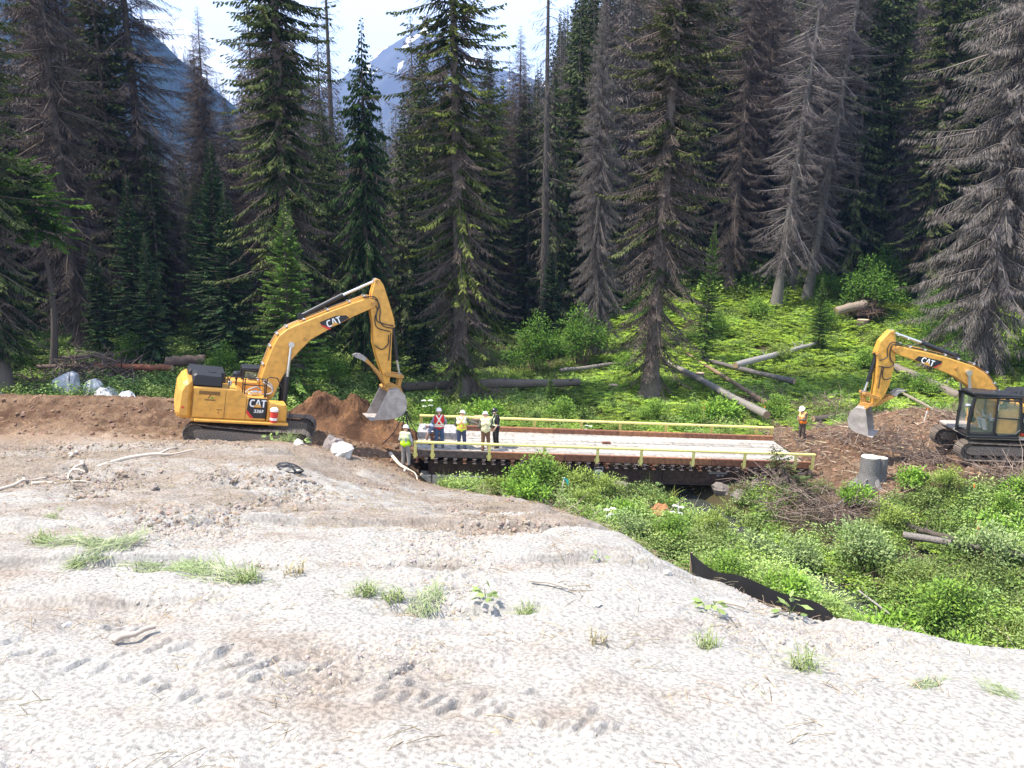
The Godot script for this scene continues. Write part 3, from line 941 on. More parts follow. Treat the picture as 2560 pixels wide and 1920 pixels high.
func cab(t: Node3D, x0: float, x1: float, y0: float, y1: float, z0: float, z1: float, dress: bool) -> void:
	# posts, roof, sill, panes; the front leans back
	var b := MB.new()
	var fx := x1 - 0.16
	var ps := [[V(x1 - 0.02, y0), V(x1 - 0.03, y0 + (y1 - y0) * 0.45), V(fx, y1 - 0.1)], [V(x0, y0), V(x0 - 0.02, y0 + 0.8), V(x0 + 0.05, y1 - 0.1)]]
	for z in [z0, z1]:
		for k in 2:
			var l := []
			for p in ps[k]: l.append(Vector3(p.x, p.y, z))
			b.tube(l, [0.075 if k == 0 else 0.06], 8)
		b.rod(Vector3(fx, y1 - 0.1, z), Vector3(x0 + 0.05, y1 - 0.1, z), 0.065)
		b.box(Vector3((x0 + x1) * 0.5, y0 + 0.02, z), Vector3(x1 - x0 + 0.1, 0.14, 0.1), Basis(), 0.02)
		b.rod(Vector3(lerpf(x0, x1, 0.46), y0, z), Vector3(lerpf(x0, x1, 0.46), y1 - 0.1, z), 0.05)
	b.rod(Vector3(fx, y1 - 0.1, z0), Vector3(fx, y1 - 0.1, z1), 0.06)
	b.rod(Vector3(x0 + 0.05, y1 - 0.1, z0), Vector3(x0 + 0.05, y1 - 0.1, z1), 0.06)
	b.box(Vector3((x0 + x1) * 0.5, y0 - 0.02, (z0 + z1) * 0.5), Vector3(x1 - x0, 0.08, z1 - z0))
	b.box(Vector3(x0 + 0.02, (y0 + y1) * 0.5 - 0.45, (z0 + z1) * 0.5), Vector3(0.05, 0.85, z1 - z0))
	var c := put("cab", b.mesh(), M.black_paint, t)
	var r := MB.new()
	r.box(Vector3(lerpf(x0, fx, 0.27), y1 - 0.02, (z0 + z1) * 0.5), Vector3((fx - x0) * 0.55, 0.09, z1 - z0 + 0.1), Basis(Vector3(0, 0, 1), 0.04), 0.025)
	put("roof", r.mesh(), M.black_plastic, c)
	var r2 := MB.new()
	r2.box(Vector3(lerpf(x0, fx, 0.79), y1 + 0.03, (z0 + z1) * 0.5), Vector3((fx - x0) * 0.56, 0.11, z1 - z0 + 0.14), Basis(Vector3(0, 0, 1), 0.05), 0.03)
	put("roof_visor", r2.mesh(), M.black_plastic, c)
	for z in [z0 + 0.01, z1 - 0.01]:
		for k in 2:
			var g := MB.new()
			var xa := x0 + 0.08 if k == 0 else lerpf(x0, x1, 0.49)
			var xb := lerpf(x0, x1, 0.43) if k == 0 else x1 - 0.08
			var yb := y0 + (0.62 if k == 0 else 0.12)
			g.extrude([V(xa, yb), V(xb, yb), V(xb - (0.0 if k == 0 else 0.16), y1 - 0.17), V(xa + 0.04, y1 - 0.17)], z - 0.006, z + 0.006)
			put("window", g.mesh(), M.cab_glass, c)
	var w := MB.new()
	w.box(Vector3(x1 - 0.07, y0 + 0.9, (z0 + z1) * 0.5), Vector3(0.012, 1.4, z1 - z0 - 0.16), Basis(Vector3(0, 0, 1), 0.09))
	put("windscreen", w.mesh(), M.cab_glass, c)
	# inside: seat, consoles, levers, wheel arch
	var s := MB.new()
	s.col = Color(0.05, 0.05, 0.055)
	var zc := (z0 + z1) * 0.5
	var sx := lerpf(x0, x1, 0.3)
	s.box(Vector3(sx + 0.1, y0 + 0.5, zc), Vector3(0.5, 0.14, 0.48), Basis(), 0.04)
	s.box(Vector3(sx - 0.16, y0 + 0.88, zc), Vector3(0.14, 0.7, 0.46), Basis(Vector3(0, 0, 1), 0.12), 0.05)
	s.box(Vector3(sx - 0.22, y0 + 1.3, zc), Vector3(0.1, 0.2, 0.26), Basis(Vector3(0, 0, 1), 0.12), 0.04)
	s.box(Vector3(sx + 0.1, y0 + 0.24, zc), Vector3(0.4, 0.4, 0.4))
	put("seat", s.mesh(), M.soft, c)
	for z in [zc - 0.34, zc + 0.34]:
		var q := MB.new()
		q.col = Color(0.33, 0.34, 0.36)
		q.box(Vector3(sx + 0.24, y0 + 0.62, z), Vector3(0.5, 0.14, 0.15), Basis(Vector3(0, 0, 1), 0.25), 0.03)
		q.box(Vector3(sx + 0.62, y0 + 0.4, z * 0.5 + zc * 0.5), Vector3(0.14, 0.5, 0.16), Basis(Vector3(0, 0, 1), -0.3), 0.03)
		q.rod(Vector3(sx + 0.44, y0 + 0.66, z), Vector3(sx + 0.5, y0 + 0.94, z), 0.03)
		put("console", q.mesh(), M.soft, c)
	if dress:
		# sliding door pushed back over the rear half, grab rails and work lamp
		var zf := z0 - 0.05
		var xm := lerpf(x0, x1, 0.47)
		var d := MB.new()
		var ol := [V(x0 - 0.08, y0 + 0.28), V(x0 + 0.12, y0 + 0.06), V(xm - 0.14, y0 + 0.0), V(xm, y0 + 0.16), V(xm + 0.02, y1 - 0.2), V(x0 + 0.14, y1 - 0.24), V(x0 + 0.02, y1 - 0.34)]
		var n := ol.size()
		for i in n:
			d.rod(Vector3(ol[i].x, ol[i].y, zf), Vector3(ol[(i + 1) % n].x, ol[(i + 1) % n].y, zf), 0.04, 7)
		d.rod(Vector3(x0 - 0.06, y0 + 0.72, zf), Vector3(xm, y0 + 0.78, zf), 0.03, 7)
		var dn := put("door", d.mesh(), M.black_paint, c)
		var dg := MB.new()
		dg.extrude(ol, zf - 0.008, zf + 0.008)
		put("pane", dg.mesh(), M.cab_glass, dn)
		var hd := MB.new()
		hd.rod(Vector3(xm - 0.02, y0 + 1.1, zf - 0.05), Vector3(xm - 0.02, y0 + 1.36, zf - 0.05), 0.02)
		put("door_handle", hd.mesh(), M.chrome, dn)
		var lamp := MB.new()
		lamp.tube([Vector3(x1 + 0.02, y0 + 1.28, z0 + 0.02), Vector3(x1 + 0.2, y0 + 1.26, z0 + 0.02)], [0.07, 0.1], 12)
		lamp.rod(Vector3(x1 - 0.1, y0 + 1.3, z0), Vector3(x1 + 0.04, y0 + 1.28, z0 + 0.02), 0.02)
		put("work_lamp", lamp.mesh(), M.chrome, c)

func paints() -> void:
	var grime := noise_tex(0.008, 0.84, 1.1, 6, 512, 31)
	mat("yellow", Color(0.64, 0.325, 0.058), 0.42, 0.0, false, grime, 0.7)
	mat("worn_yellow", Color(0.52, 0.265, 0.06), 0.6, 0.0, false, noise_tex(0.03, 0.65, 1.15, 5, 256, 33), 1.6)
	mat("black_paint", Color(0.012, 0.012, 0.014), 0.45)
	mat("black_plastic", Color(0.016, 0.017, 0.021), 0.5)
	mat("rubber", Color(0.02, 0.02, 0.022), 0.6)
	mat("chrome", Color(0.62, 0.62, 0.63), 0.28, 0.85)
	mat("soft", Color.WHITE, 0.9, 0.0, true)
	mat("dusty_steel", Color(0.50, 0.45, 0.41), 0.8, 0.1, true, noise_tex(0.04, 0.4, 1.3, 5, 256, 35), 1.5)
	mat("shoe", Color(0.30, 0.25, 0.21), 0.7, 0.25, false, M.dusty_steel.albedo_texture, 2.0)
	mat("shoe_b", Color(0.22, 0.18, 0.15), 0.75, 0.25, false, M.dusty_steel.albedo_texture, 2.0)
	mat("bucket_steel", Color(1, 1, 1), 0.6, 0.15, true, noise_tex(0.012, 0.75, 1.1, 4, 256, 37), 0.8)
	mat("decal_black", Color(0.014, 0.014, 0.016), 0.45)
	mat("decal_white", Color(0.75, 0.75, 0.74), 0.5)
	mat("decal_red", Color(0.55, 0.03, 0.02), 0.45)
	mat("decal_green", Color(0.08, 0.25, 0.04), 0.5)
	mat("brown_vent", Color(0.13, 0.065, 0.02), 0.7)
	var g := mat("cab_glass", Color(0.55, 0.62, 0.6), 0.05)
	g.transparency = BaseMaterial3D.TRANSPARENCY_ALPHA
	g.albedo_color.a = 0.06

func house(t: Node3D, side: Array, skirt: Material) -> Node3D:
	# side panel outline (x, y), full width; counterweight behind
	var b := MB.new()
	b.extrude(side, -1.42, 1.42, 0.05)
	var h := put("body", b.mesh(), M.yellow, t)
	var c := MB.new()
	c.extrude([V(-2.87, 1.22), V(-2.80, 1.06), V(-2.55, 0.98), V(-2.28, 1.0), V(-2.28, 2.36), V(-2.32, 2.52), V(-2.5, 2.56), V(-2.68, 2.42), V(-2.82, 2.12)], -1.45, 1.45, 0.16)
	put("counterweight", c.mesh(), M.yellow, t)
	var d := MB.new()
	d.box(Vector3(-0.45, 0.98, 0), Vector3(3.66, 0.13, 2.98), Basis(), 0.03)
	put("deck_frame", d.mesh(), skirt, t)
	var r := MB.new()
	r.tube([Vector3(0, 0.5, 0), Vector3(0, 0.95, 0)], [0.72], 28)
	r.box(Vector3(0, 0.5, 0), Vector3(1.7, 0.36, 1.9), Basis(), 0.06)
	put("turntable", r.mesh(), M.black_paint, t)
	return h

func left_excavator() -> void:
	var bs := Basis(Vector3.UP, deg_to_rad(24.0)) * Basis(Vector3(0, 0, 1), deg_to_rad(-8.8))
	var under := Transform3D(Basis(Vector3.UP, deg_to_rad(10.0)) * Basis(Vector3(0, 0, 1), deg_to_rad(-8.0)), Vector3(-11.15, 1.70, -31.9))
	var t := thing("excavator", "yellow excavator with raised boom and grey bucket hanging beside the bridge's left end", "excavator", Vector3(-11.38, 1.80, -31.8), "", bs)
	var rel := t.transform.affine_inverse() * under
	track(t, 1.36, -2.42, 2.52, 0.88, 0.70, rel)
	track(t, -1.36, -2.42, 2.52, 0.88, 0.70, rel)
	var h := house(t, [V(-2.28, 1.04), V(0.56, 1.04), V(0.56, 2.0), V(-0.2, 2.0), V(-0.62, 2.3), V(-2.28, 2.3)], M.yellow)
	# seams, grille, ledge
	for x in [-2.26, -1.05, -0.24]:
		var s := MB.new()
		s.box(Vector3(x, 1.66, 1.423), Vector3(0.014, 1.1, 0.012))
		put("door_seam", s.mesh(), M.black_paint, h)
	var gr := MB.new()
	for k in 5:
		gr.box(Vector3(-1.66, 2.02 + k * 0.03, 1.425), Vector3(0.78, 0.018, 0.02))
	put("grille", gr.mesh(), M.brown_vent, h)
	var fb := MB.new()
	fb.extrude([V(0.6, 1.04), V(1.40, 1.04), V(1.40, 1.62), V(1.32, 1.80), V(0.6, 1.80)], 0.62, 1.42, 0.05)
	put("tool_box", fb.mesh(), M.yellow, t)
	var top := MB.new()
	top.box(Vector3(-0.1, 2.16, -0.55), Vector3(1.5, 0.5, 0.9), Basis(), 0.05)
	put("tank_cover", top.mesh(), M.yellow, h)
	var hd := MB.new()
	hd.extrude([V(-2.34, 2.3), V(-1.2, 2.3), V(-1.2, 2.66), V(-1.26, 2.80), V(-2.2, 2.84), V(-2.32, 2.74)], 0.25, 1.34, 0.07)
	hd.box(Vector3(-1.6, 2.83, 0.8), Vector3(0.3, 0.03, 0.07), Basis(), 0.01)
	put("hood", hd.mesh(), M.black_plastic, t)
	var hb := MB.new()
	hb.extrude([V(-2.46, 2.3), V(-1.0, 2.3), V(-1.0, 2.66), V(-1.08, 2.78), V(-2.38, 2.82), V(-2.46, 2.7)], -1.2, 0.12, 0.07)
	put("hood", hb.mesh(), M.black_plastic, t)
	var st := MB.new()
	st.lathe([V(0.0, 2.55), V(0.05, 2.55), V(0.05, 2.62), V(0.15, 2.64), V(0.165, 2.8), V(0.13, 2.88), V(0.0, 2.9)], Transform3D(Basis(), Vector3(-0.62, 0, 0.45)), 18)
	st.rod(Vector3(-0.62, 2.0, 0.45), Vector3(-0.62, 2.6, 0.45), 0.03)
	put("air_intake", st.mesh(), M.black_plastic, t)
	for x in [-0.42, -0.34, 0.44, 0.50]:
		rail_tube(t, [Vector3(x, 1.98, 1.32), Vector3(x - 0.02, 2.74, 1.32)])
	rail_tube(t, [Vector3(-0.95, 2.3, 1.32), Vector3(-0.95, 2.72, 1.32), Vector3(-0.88, 2.78, 1.32), Vector3(0.44, 2.78, 1.32)])
	rail_tube(t, [Vector3(-0.42, 2.5, 1.32), Vector3(0.44, 2.5, 1.32)])
	rail_tube(t, [Vector3(0.48, 2.05, 1.32), Vector3(0.50, 2.82, 1.32), Vector3(0.60, 2.88, 1.32), Vector3(0.88, 2.86, 1.32), Vector3(1.12, 2.46, 1.32)])
	rail_tube(t, [Vector3(1.38, 1.05, 1.36), Vector3(1.52, 1.05, 1.36), Vector3(1.52, 1.5, 1.36), Vector3(1.38, 1.5, 1.36)], 0.022, "step")
	var lamp := MB.new()
	lamp.box(Vector3(-0.92, 2.5, 1.2), Vector3(0.14, 0.2, 0.16), Basis(), 0.03)
	put("lamp", lamp.mesh(), M.chrome, t)
	for q in [[0.08, 2.12, 0.9, 0.16], [0.3, 2.1, 0.7, 0.12], [-0.1, 2.08, 1.05, 0.09]]:
		var v := MB.new()
		v.box(Vector3(q[0], q[1], q[2]), Vector3(q[3] * 1.6, q[3], q[3]), Basis(Vector3(0.3, 1, 0.2).normalized(), 0.5), 0.02)
		put("valve", v.mesh(), M.chrome, t)
	for hp in [[Vector3(-0.3, 2.02, 0.8), Vector3(-0.1, 2.22, 0.75), Vector3(0.2, 2.3, 0.6), Vector3(0.4, 2.15, 0.5)], [Vector3(0.42, 2.62, 0.36), Vector3(0.75, 2.45, 0.5), Vector3(0.86, 2.2, 0.55), Vector3(0.72, 2.02, 0.5), Vector3(0.4, 2.0, 0.5)], [Vector3(0.45, 2.5, 0.4), Vector3(0.8, 2.3, 0.6), Vector3(0.8, 2.1, 0.6), Vector3(0.5, 1.98, 0.55)]]:
		var v := MB.new()
		v.tube(smooth_line(hp, 6), [0.035], 7)
		put("hose", v.mesh(), M.dusty_steel, t)
	cab(t, -0.3, 1.52, 1.18, 2.92, -1.45, -0.5, false)
	# plates on the side
	decal(h, [V(-0.20, 1.50), V(-0.16, 1.98), V(0.55, 1.98), V(0.55, 1.16), V(0.08, 1.16)], 1.424, 1.0, V(0.2, 1.77), 0.30, 0.0, [V(-0.20, 1.50), V(0.08, 1.16), V(-0.06, 1.16), V(-0.22, 1.38)])
	word("336F", 0.13, h, "letters", Transform3D(Basis(), Vector3(0.27, 1.45, 1.434)), M.decal_white)
	word("L", 0.09, h, "letters", Transform3D(Basis(), Vector3(0.38, 1.3, 1.434)), M.brown_vent)
	word("MACDUNN", 0.055, h, "letters", Transform3D(Basis(), Vector3(-1.62, 1.80, 1.424)), M.decal_black)
	flat([V(-1.62, 1.86), V(-1.48, 1.86), V(-1.55, 1.96)], 1.421, 0.006, M.decal_green, "emblem", h)
	flat([V(-1.72, 1.86), V(-1.68, 1.86), V(-1.59, 2.0), V(-1.62, 2.01)], 1.421, 0.006, M.decal_black, "emblem", h)
	word("POWER", 0.04, h, "letters", Transform3D(Basis(), Vector3(-1.25, 1.42, 1.424)), M.decal_black)
	word("E", 0.06, h, "letters", Transform3D(Basis(), Vector3(-1.27, 1.31, 1.424)), M.decal_black)
	var rd := MB.new()
	rd.tube([Vector3(-2.6, 1.45, 1.445), Vector3(-2.6, 1.45, 1.462)], [0.05], 12)
	put("reflector", rd.mesh(), M.decal_red, t)
	var P := {"side": 1.0,
		"boom": [V(0.49, 1.88), V(0.35, 2.55), V(0.49, 3.22), V(0.70, 4.01), V(0.93, 4.52), V(1.25, 4.84), V(1.92, 5.22), V(2.87, 5.74), V(3.81, 6.22), V(4.57, 6.56), V(4.79, 6.50), V(4.90, 6.33), V(4.84, 6.16), V(4.68, 6.08), V(3.93, 5.65), V(2.96, 4.99), V(2.25, 4.48), V(1.80, 3.91), V(1.49, 3.47), V(1.34, 2.99), V(1.18, 2.61), V(0.95, 1.92), V(0.78, 1.70)],
		"foot": V(0.65, 1.92), "tip": V(4.77, 6.33), "ram": V(1.44, 4.19), "knob": V(1.99, 4.48),
		"spine": [V(0.30, 2.23), V(0.27, 2.55), V(0.40, 3.25), V(0.61, 4.04), V(0.85, 4.58), V(1.20, 4.92), V(1.88, 5.30), V(2.83, 5.82), V(3.72, 6.28), V(4.35, 6.60), V(4.59, 6.64)],
		"stick": [V(4.77, 7.41), V(4.94, 7.39), V(5.14, 7.17), V(5.45, 6.51), V(5.79, 5.74), V(5.85, 5.48), V(5.77, 5.31), V(5.84, 4.39), V(5.94, 3.36), V(5.93, 2.88), V(5.84, 2.68), V(5.69, 2.83), V(5.59, 3.20), V(5.42, 3.53), V(5.19, 4.05), V(4.99, 4.58), V(4.88, 5.37), V(4.69, 6.00), V(4.65, 6.79)],
		"stick_pins": [V(4.80, 7.31), V(5.73, 3.24), V(5.79, 5.44), V(5.87, 2.78)],
		"hoses": [[V(4.35, 6.60), V(4.81, 6.60), V(5.01, 6.27), V(4.95, 5.85), V(5.09, 5.54), V(5.79, 5.44)], [V(4.25, 6.55), V(4.89, 6.48), V(5.10, 6.06), V(5.13, 5.64), V(5.35, 5.38), V(5.79, 5.33)], [V(4.46, 6.47), V(4.94, 6.16), V(4.91, 5.64), V(5.08, 5.28), V(5.68, 5.18)], [V(5.60, 5.02), V(5.63, 4.60), V(5.37, 4.34), V(5.05, 4.50)], [V(5.70, 5.12), V(5.74, 4.50), V(5.75, 3.87)]],
		"sc": [V(1.76, 5.39), V(3.40, 6.48), V(4.80, 7.31)], "bc": [V(1.37, 1.40), V(1.41, 2.76), V(1.44, 4.19)], "kc": [V(5.81, 5.44), V(6.19, 3.95), V(6.42, 3.22)],
		"link": [V(5.73, 3.24), V(6.47, 3.19), V(6.39, 2.59)],
		"bucket": [V(5.78, 2.56), V(6.28, 2.67), V(6.59, 2.42), V(6.73, 2.08), V(6.74, 1.75), V(6.58, 1.48), V(6.31, 1.33), V(5.87, 1.24), V(5.28, 1.20)],
		"ear": [V(5.69, 2.52), V(5.78, 2.81), V(5.90, 2.89), V(6.21, 2.80), V(6.50, 2.67), V(6.66, 2.40), V(6.62, 2.21), V(6.29, 2.30)],
		"thumb": [V(4.56, 4.01), V(4.77, 3.89), V(5.14, 3.57), V(5.69, 3.11), V(5.96, 2.77), V(5.97, 2.68), V(5.89, 2.63), V(5.75, 2.67), V(5.48, 3.04), V(5.04, 3.51), V(4.70, 3.72)],
		"thumb_tip": [V(4.20, 3.94), V(4.35, 4.02), V(4.56, 4.02), V(4.79, 3.88), V(4.70, 3.71), V(4.57, 3.78), V(4.40, 3.83), V(4.27, 3.86)], "thumb_pin": V(5.87, 2.75)}
	arm(t, P)
	var bm: Node = t.get_node("boom")
	decal(bm, [V(2.53, 5.26), V(3.16, 5.60), V(3.62, 5.68), V(3.77, 5.58), V(2.95, 4.99), V(2.63, 5.10)], 0.334, 1.0, V(3.12, 5.33), 0.30, 0.47, [V(2.59, 5.17), V(2.63, 5.09), V(2.95, 4.98), V(3.06, 5.05)])
	# drum of drinking water on the side ledge
	var jug := thing("water_cooler", "red and white drinks cooler standing on the left excavator's side ledge", "cooler", t.transform * Vector3(0.86, 1.05, 1.56), "", bs)
	var jb := MB.new()
	jb.col = Color(0.55, 0.045, 0.03)
	jb.lathe([V(0, 0), V(0.13, 0), V(0.14, 0.05), V(0.15, 0.4), V(0.14, 0.46)], Transform3D(), 18)
	put("barrel", jb.mesh(), M.soft, jug)
	var jl := MB.new()
	jl.col = Color(0.75, 0.72, 0.68)
	jl.lathe([V(0.14, 0.455), V(0.17, 0.47), V(0.165, 0.55), V(0.1, 0.62), V(0, 0.64)], Transform3D(), 18)
	put("lid", jl.mesh(), M.soft, jug)
	var je := MB.new()
	je.col = Color(0.75, 0.72, 0.68)
	je.lathe([V(0.1485, 0.1), V(0.151, 0.1), V(0.152, 0.2), V(0.150, 0.2)], Transform3D(), 18)
	put("white_band", je.mesh(), M.soft, jug)
	var lg := MB.new()
	lg.box(Vector3(-0.35, 1.0, 1.55), Vector3(3.6, 0.1, 0.3), Basis(), 0.02)
	put("ledge", lg.mesh(), M.yellow, t)

func right_excavator() -> void:
	var yaw := deg_to_rad(174.0)
	var t := thing("excavator", "yellow excavator with black open cab at the right edge, bucket lowered onto the dirt", "excavator", Vector3(20.94, 0.85, -32.95), "", Basis(Vector3.UP, yaw))
	track(t, 1.22, -2.9, 1.72, 0.78, 0.62)
	track(t, -1.25, -2.9, 1.72, 0.78, 0.62)
	var h := house(t, [V(-2.28, 1.04), V(0.3, 1.04), V(0.3, 2.15), V(-0.6, 2.3), V(-2.28, 2.3)], M.dusty_steel)
	cab(t, -0.52, 1.50, 1.10, 2.84, -1.45, -0.45, true)
	var s := MB.new()
	s.box(Vector3(0.5, 1.03, -1.5), Vector3(2.1, 0.1, 0.16), Basis(), 0.02)
	put("cab_step", s.mesh(), M.black_paint, t)
	flat([V(-0.62, 1.1), V(-0.62, 2.1), V(-1.5, 2.1), V(-1.5, 1.5), V(-1.2, 1.1)], -1.432, 0.008, M.decal_black, "decal", h)
	decal(h, [V(-0.66, 1.12), V(-0.66, 2.08), V(-1.48, 2.08), V(-1.48, 1.5), V(-1.2, 1.12)], -1.434, -1.0, V(-1.05, 1.8), 0.34, 0.0, [V(-0.66, 1.12), V(-0.66, 1.24), V(-1.0, 1.12)])
	word("E", 0.14, h, "letters", Transform3D(Basis(Vector3.UP, PI), Vector3(-0.8, 1.46, -1.445)), M.decal_white)
	rail_tube(t, [Vector3(-0.1, 2.3, -1.0), Vector3(-0.16, 2.86, -1.0), Vector3(-0.5, 2.9, -1.0), Vector3(-0.5, 2.3, -1.0)])
	rail_tube(t, [Vector3(-0.55, 2.3, -1.3), Vector3(-0.52, 3.0, -1.3), Vector3(-0.7, 3.06, -1.3), Vector3(-1.6, 3.06, -1.3), Vector3(-1.6, 2.3, -1.3)])
	rail_tube(t, [Vector3(-0.2, 2.75, -1.35), Vector3(-0.7, 2.78, -1.35), Vector3(-1.4, 2.78, -1.35)])
	var hd := MB.new()
	hd.extrude([V(-2.4, 2.3), V(-1.1, 2.3), V(-1.1, 2.6), V(-1.2, 2.72), V(-2.3, 2.74)], -1.0, 1.2, 0.06)
	put("hood", hd.mesh(), M.black_plastic, t)
	var P := {"side": -1.0, "swing": -0.5,
		"boom": [V(0.2, 1.85), V(-0.15, 2.35), V(-0.10, 2.75), V(0.10, 3.06), V(0.45, 3.52), V(0.99, 3.86), V(1.63, 4.07), V(2.19, 4.24), V(3.04, 4.45), V(3.68, 4.57), V(4.16, 4.70), V(4.35, 4.62), V(4.38, 4.50), V(4.25, 4.34), V(3.99, 4.25), V(3.21, 3.98), V(2.55, 3.73), V(1.68, 3.37), V(1.05, 2.93), V(0.79, 2.6), V(0.66, 2.0), V(0.5, 1.75)],
		"foot": V(0.36, 1.95), "tip": V(4.32, 4.55), "ram": V(1.23, 3.60), "knob": V(1.72, 3.76),
		"spine": [V(-0.24, 2.5), V(-0.18, 2.8), V(0.03, 3.12), V(0.39, 3.59), V(0.96, 3.94), V(1.61, 4.15), V(2.17, 4.32), V(3.02, 4.53), V(3.66, 4.65), V(4.1, 4.8), V(4.25, 4.82)],
		"stick": [V(4.52, 5.36), V(4.40, 5.36), V(4.26, 4.9), V(4.30, 4.55), V(4.22, 4.1), V(4.36, 2.95), V(4.56, 2.42), V(4.8, 2.1), V(4.98, 2.0), V(5.0, 2.3), V(4.95, 3.04), V(4.97, 4.08), V(5.04, 4.39), V(4.91, 4.88)],
		"stick_pins": [V(4.42, 5.27), V(4.84, 2.38), V(4.96, 4.3), V(4.97, 2.06)],
		"hoses": [[V(4.05, 4.78), V(4.45, 4.85), V(4.62, 4.55), V(4.6, 4.2), V(4.9, 4.05)], [V(4.0, 4.7), V(4.4, 4.75), V(4.5, 4.45), V(4.45, 4.1), V(4.3, 3.9), V(4.5, 3.75), V(4.9, 3.8)], [V(4.7, 3.75), V(4.74, 3.4), V(4.6, 3.2), V(4.35, 3.3)], [V(4.78, 3.8), V(4.82, 3.2), V(4.84, 2.8)]],
		"sc": [V(1.62, 4.24), V(3.08, 4.80), V(4.42, 5.27)], "bc": [V(0.9, 1.55), V(1.06, 2.62), V(1.23, 3.60)], "kc": [V(4.95, 4.25), V(5.2, 3.1), V(5.34, 2.56)],
		"link": [V(4.84, 2.38), V(5.38, 2.53), V(5.30, 2.06)],
		"bucket": [V(5.10, 1.98), V(5.5, 2.0), V(5.7, 1.78), V(5.80, 1.42), V(5.76, 1.14), V(5.6, 0.96), V(5.4, 0.86), V(4.88, 0.76)],
		"ear": [V(4.88, 2.04), V(4.98, 2.14), V(5.3, 2.16), V(5.5, 2.04), V(5.55, 1.9), V(5.2, 1.9)],
		"thumb": [V(4.02, 2.52), V(4.16, 2.50), V(4.40, 2.42), V(4.82, 2.16), V(5.0, 2.08), V(5.02, 1.97), V(4.9, 1.93), V(4.7, 2.02), V(4.34, 2.26), V(4.04, 2.42)],
		"thumb_tip": [V(3.6, 2.72), V(3.8, 2.74), V(4.02, 2.70), V(4.2, 2.52), V(4.04, 2.42), V(3.95, 2.56), V(3.8, 2.64)], "thumb_pin": V(4.97, 2.03)}
	arm(t, P)
	var bm: Node = t.get_node("boom")
	decal(bm, [V(3.47, 4.11), V(3.32, 4.27), V(2.9, 4.20), V(2.32, 4.07), V(2.37, 3.93), V(2.6, 3.77)], -0.334, -1.0, V(2.92, 4.03), 0.26, 0.32, [V(2.34, 3.97), V(2.37, 3.92), V(2.6, 3.76), V(2.66, 3.79)])

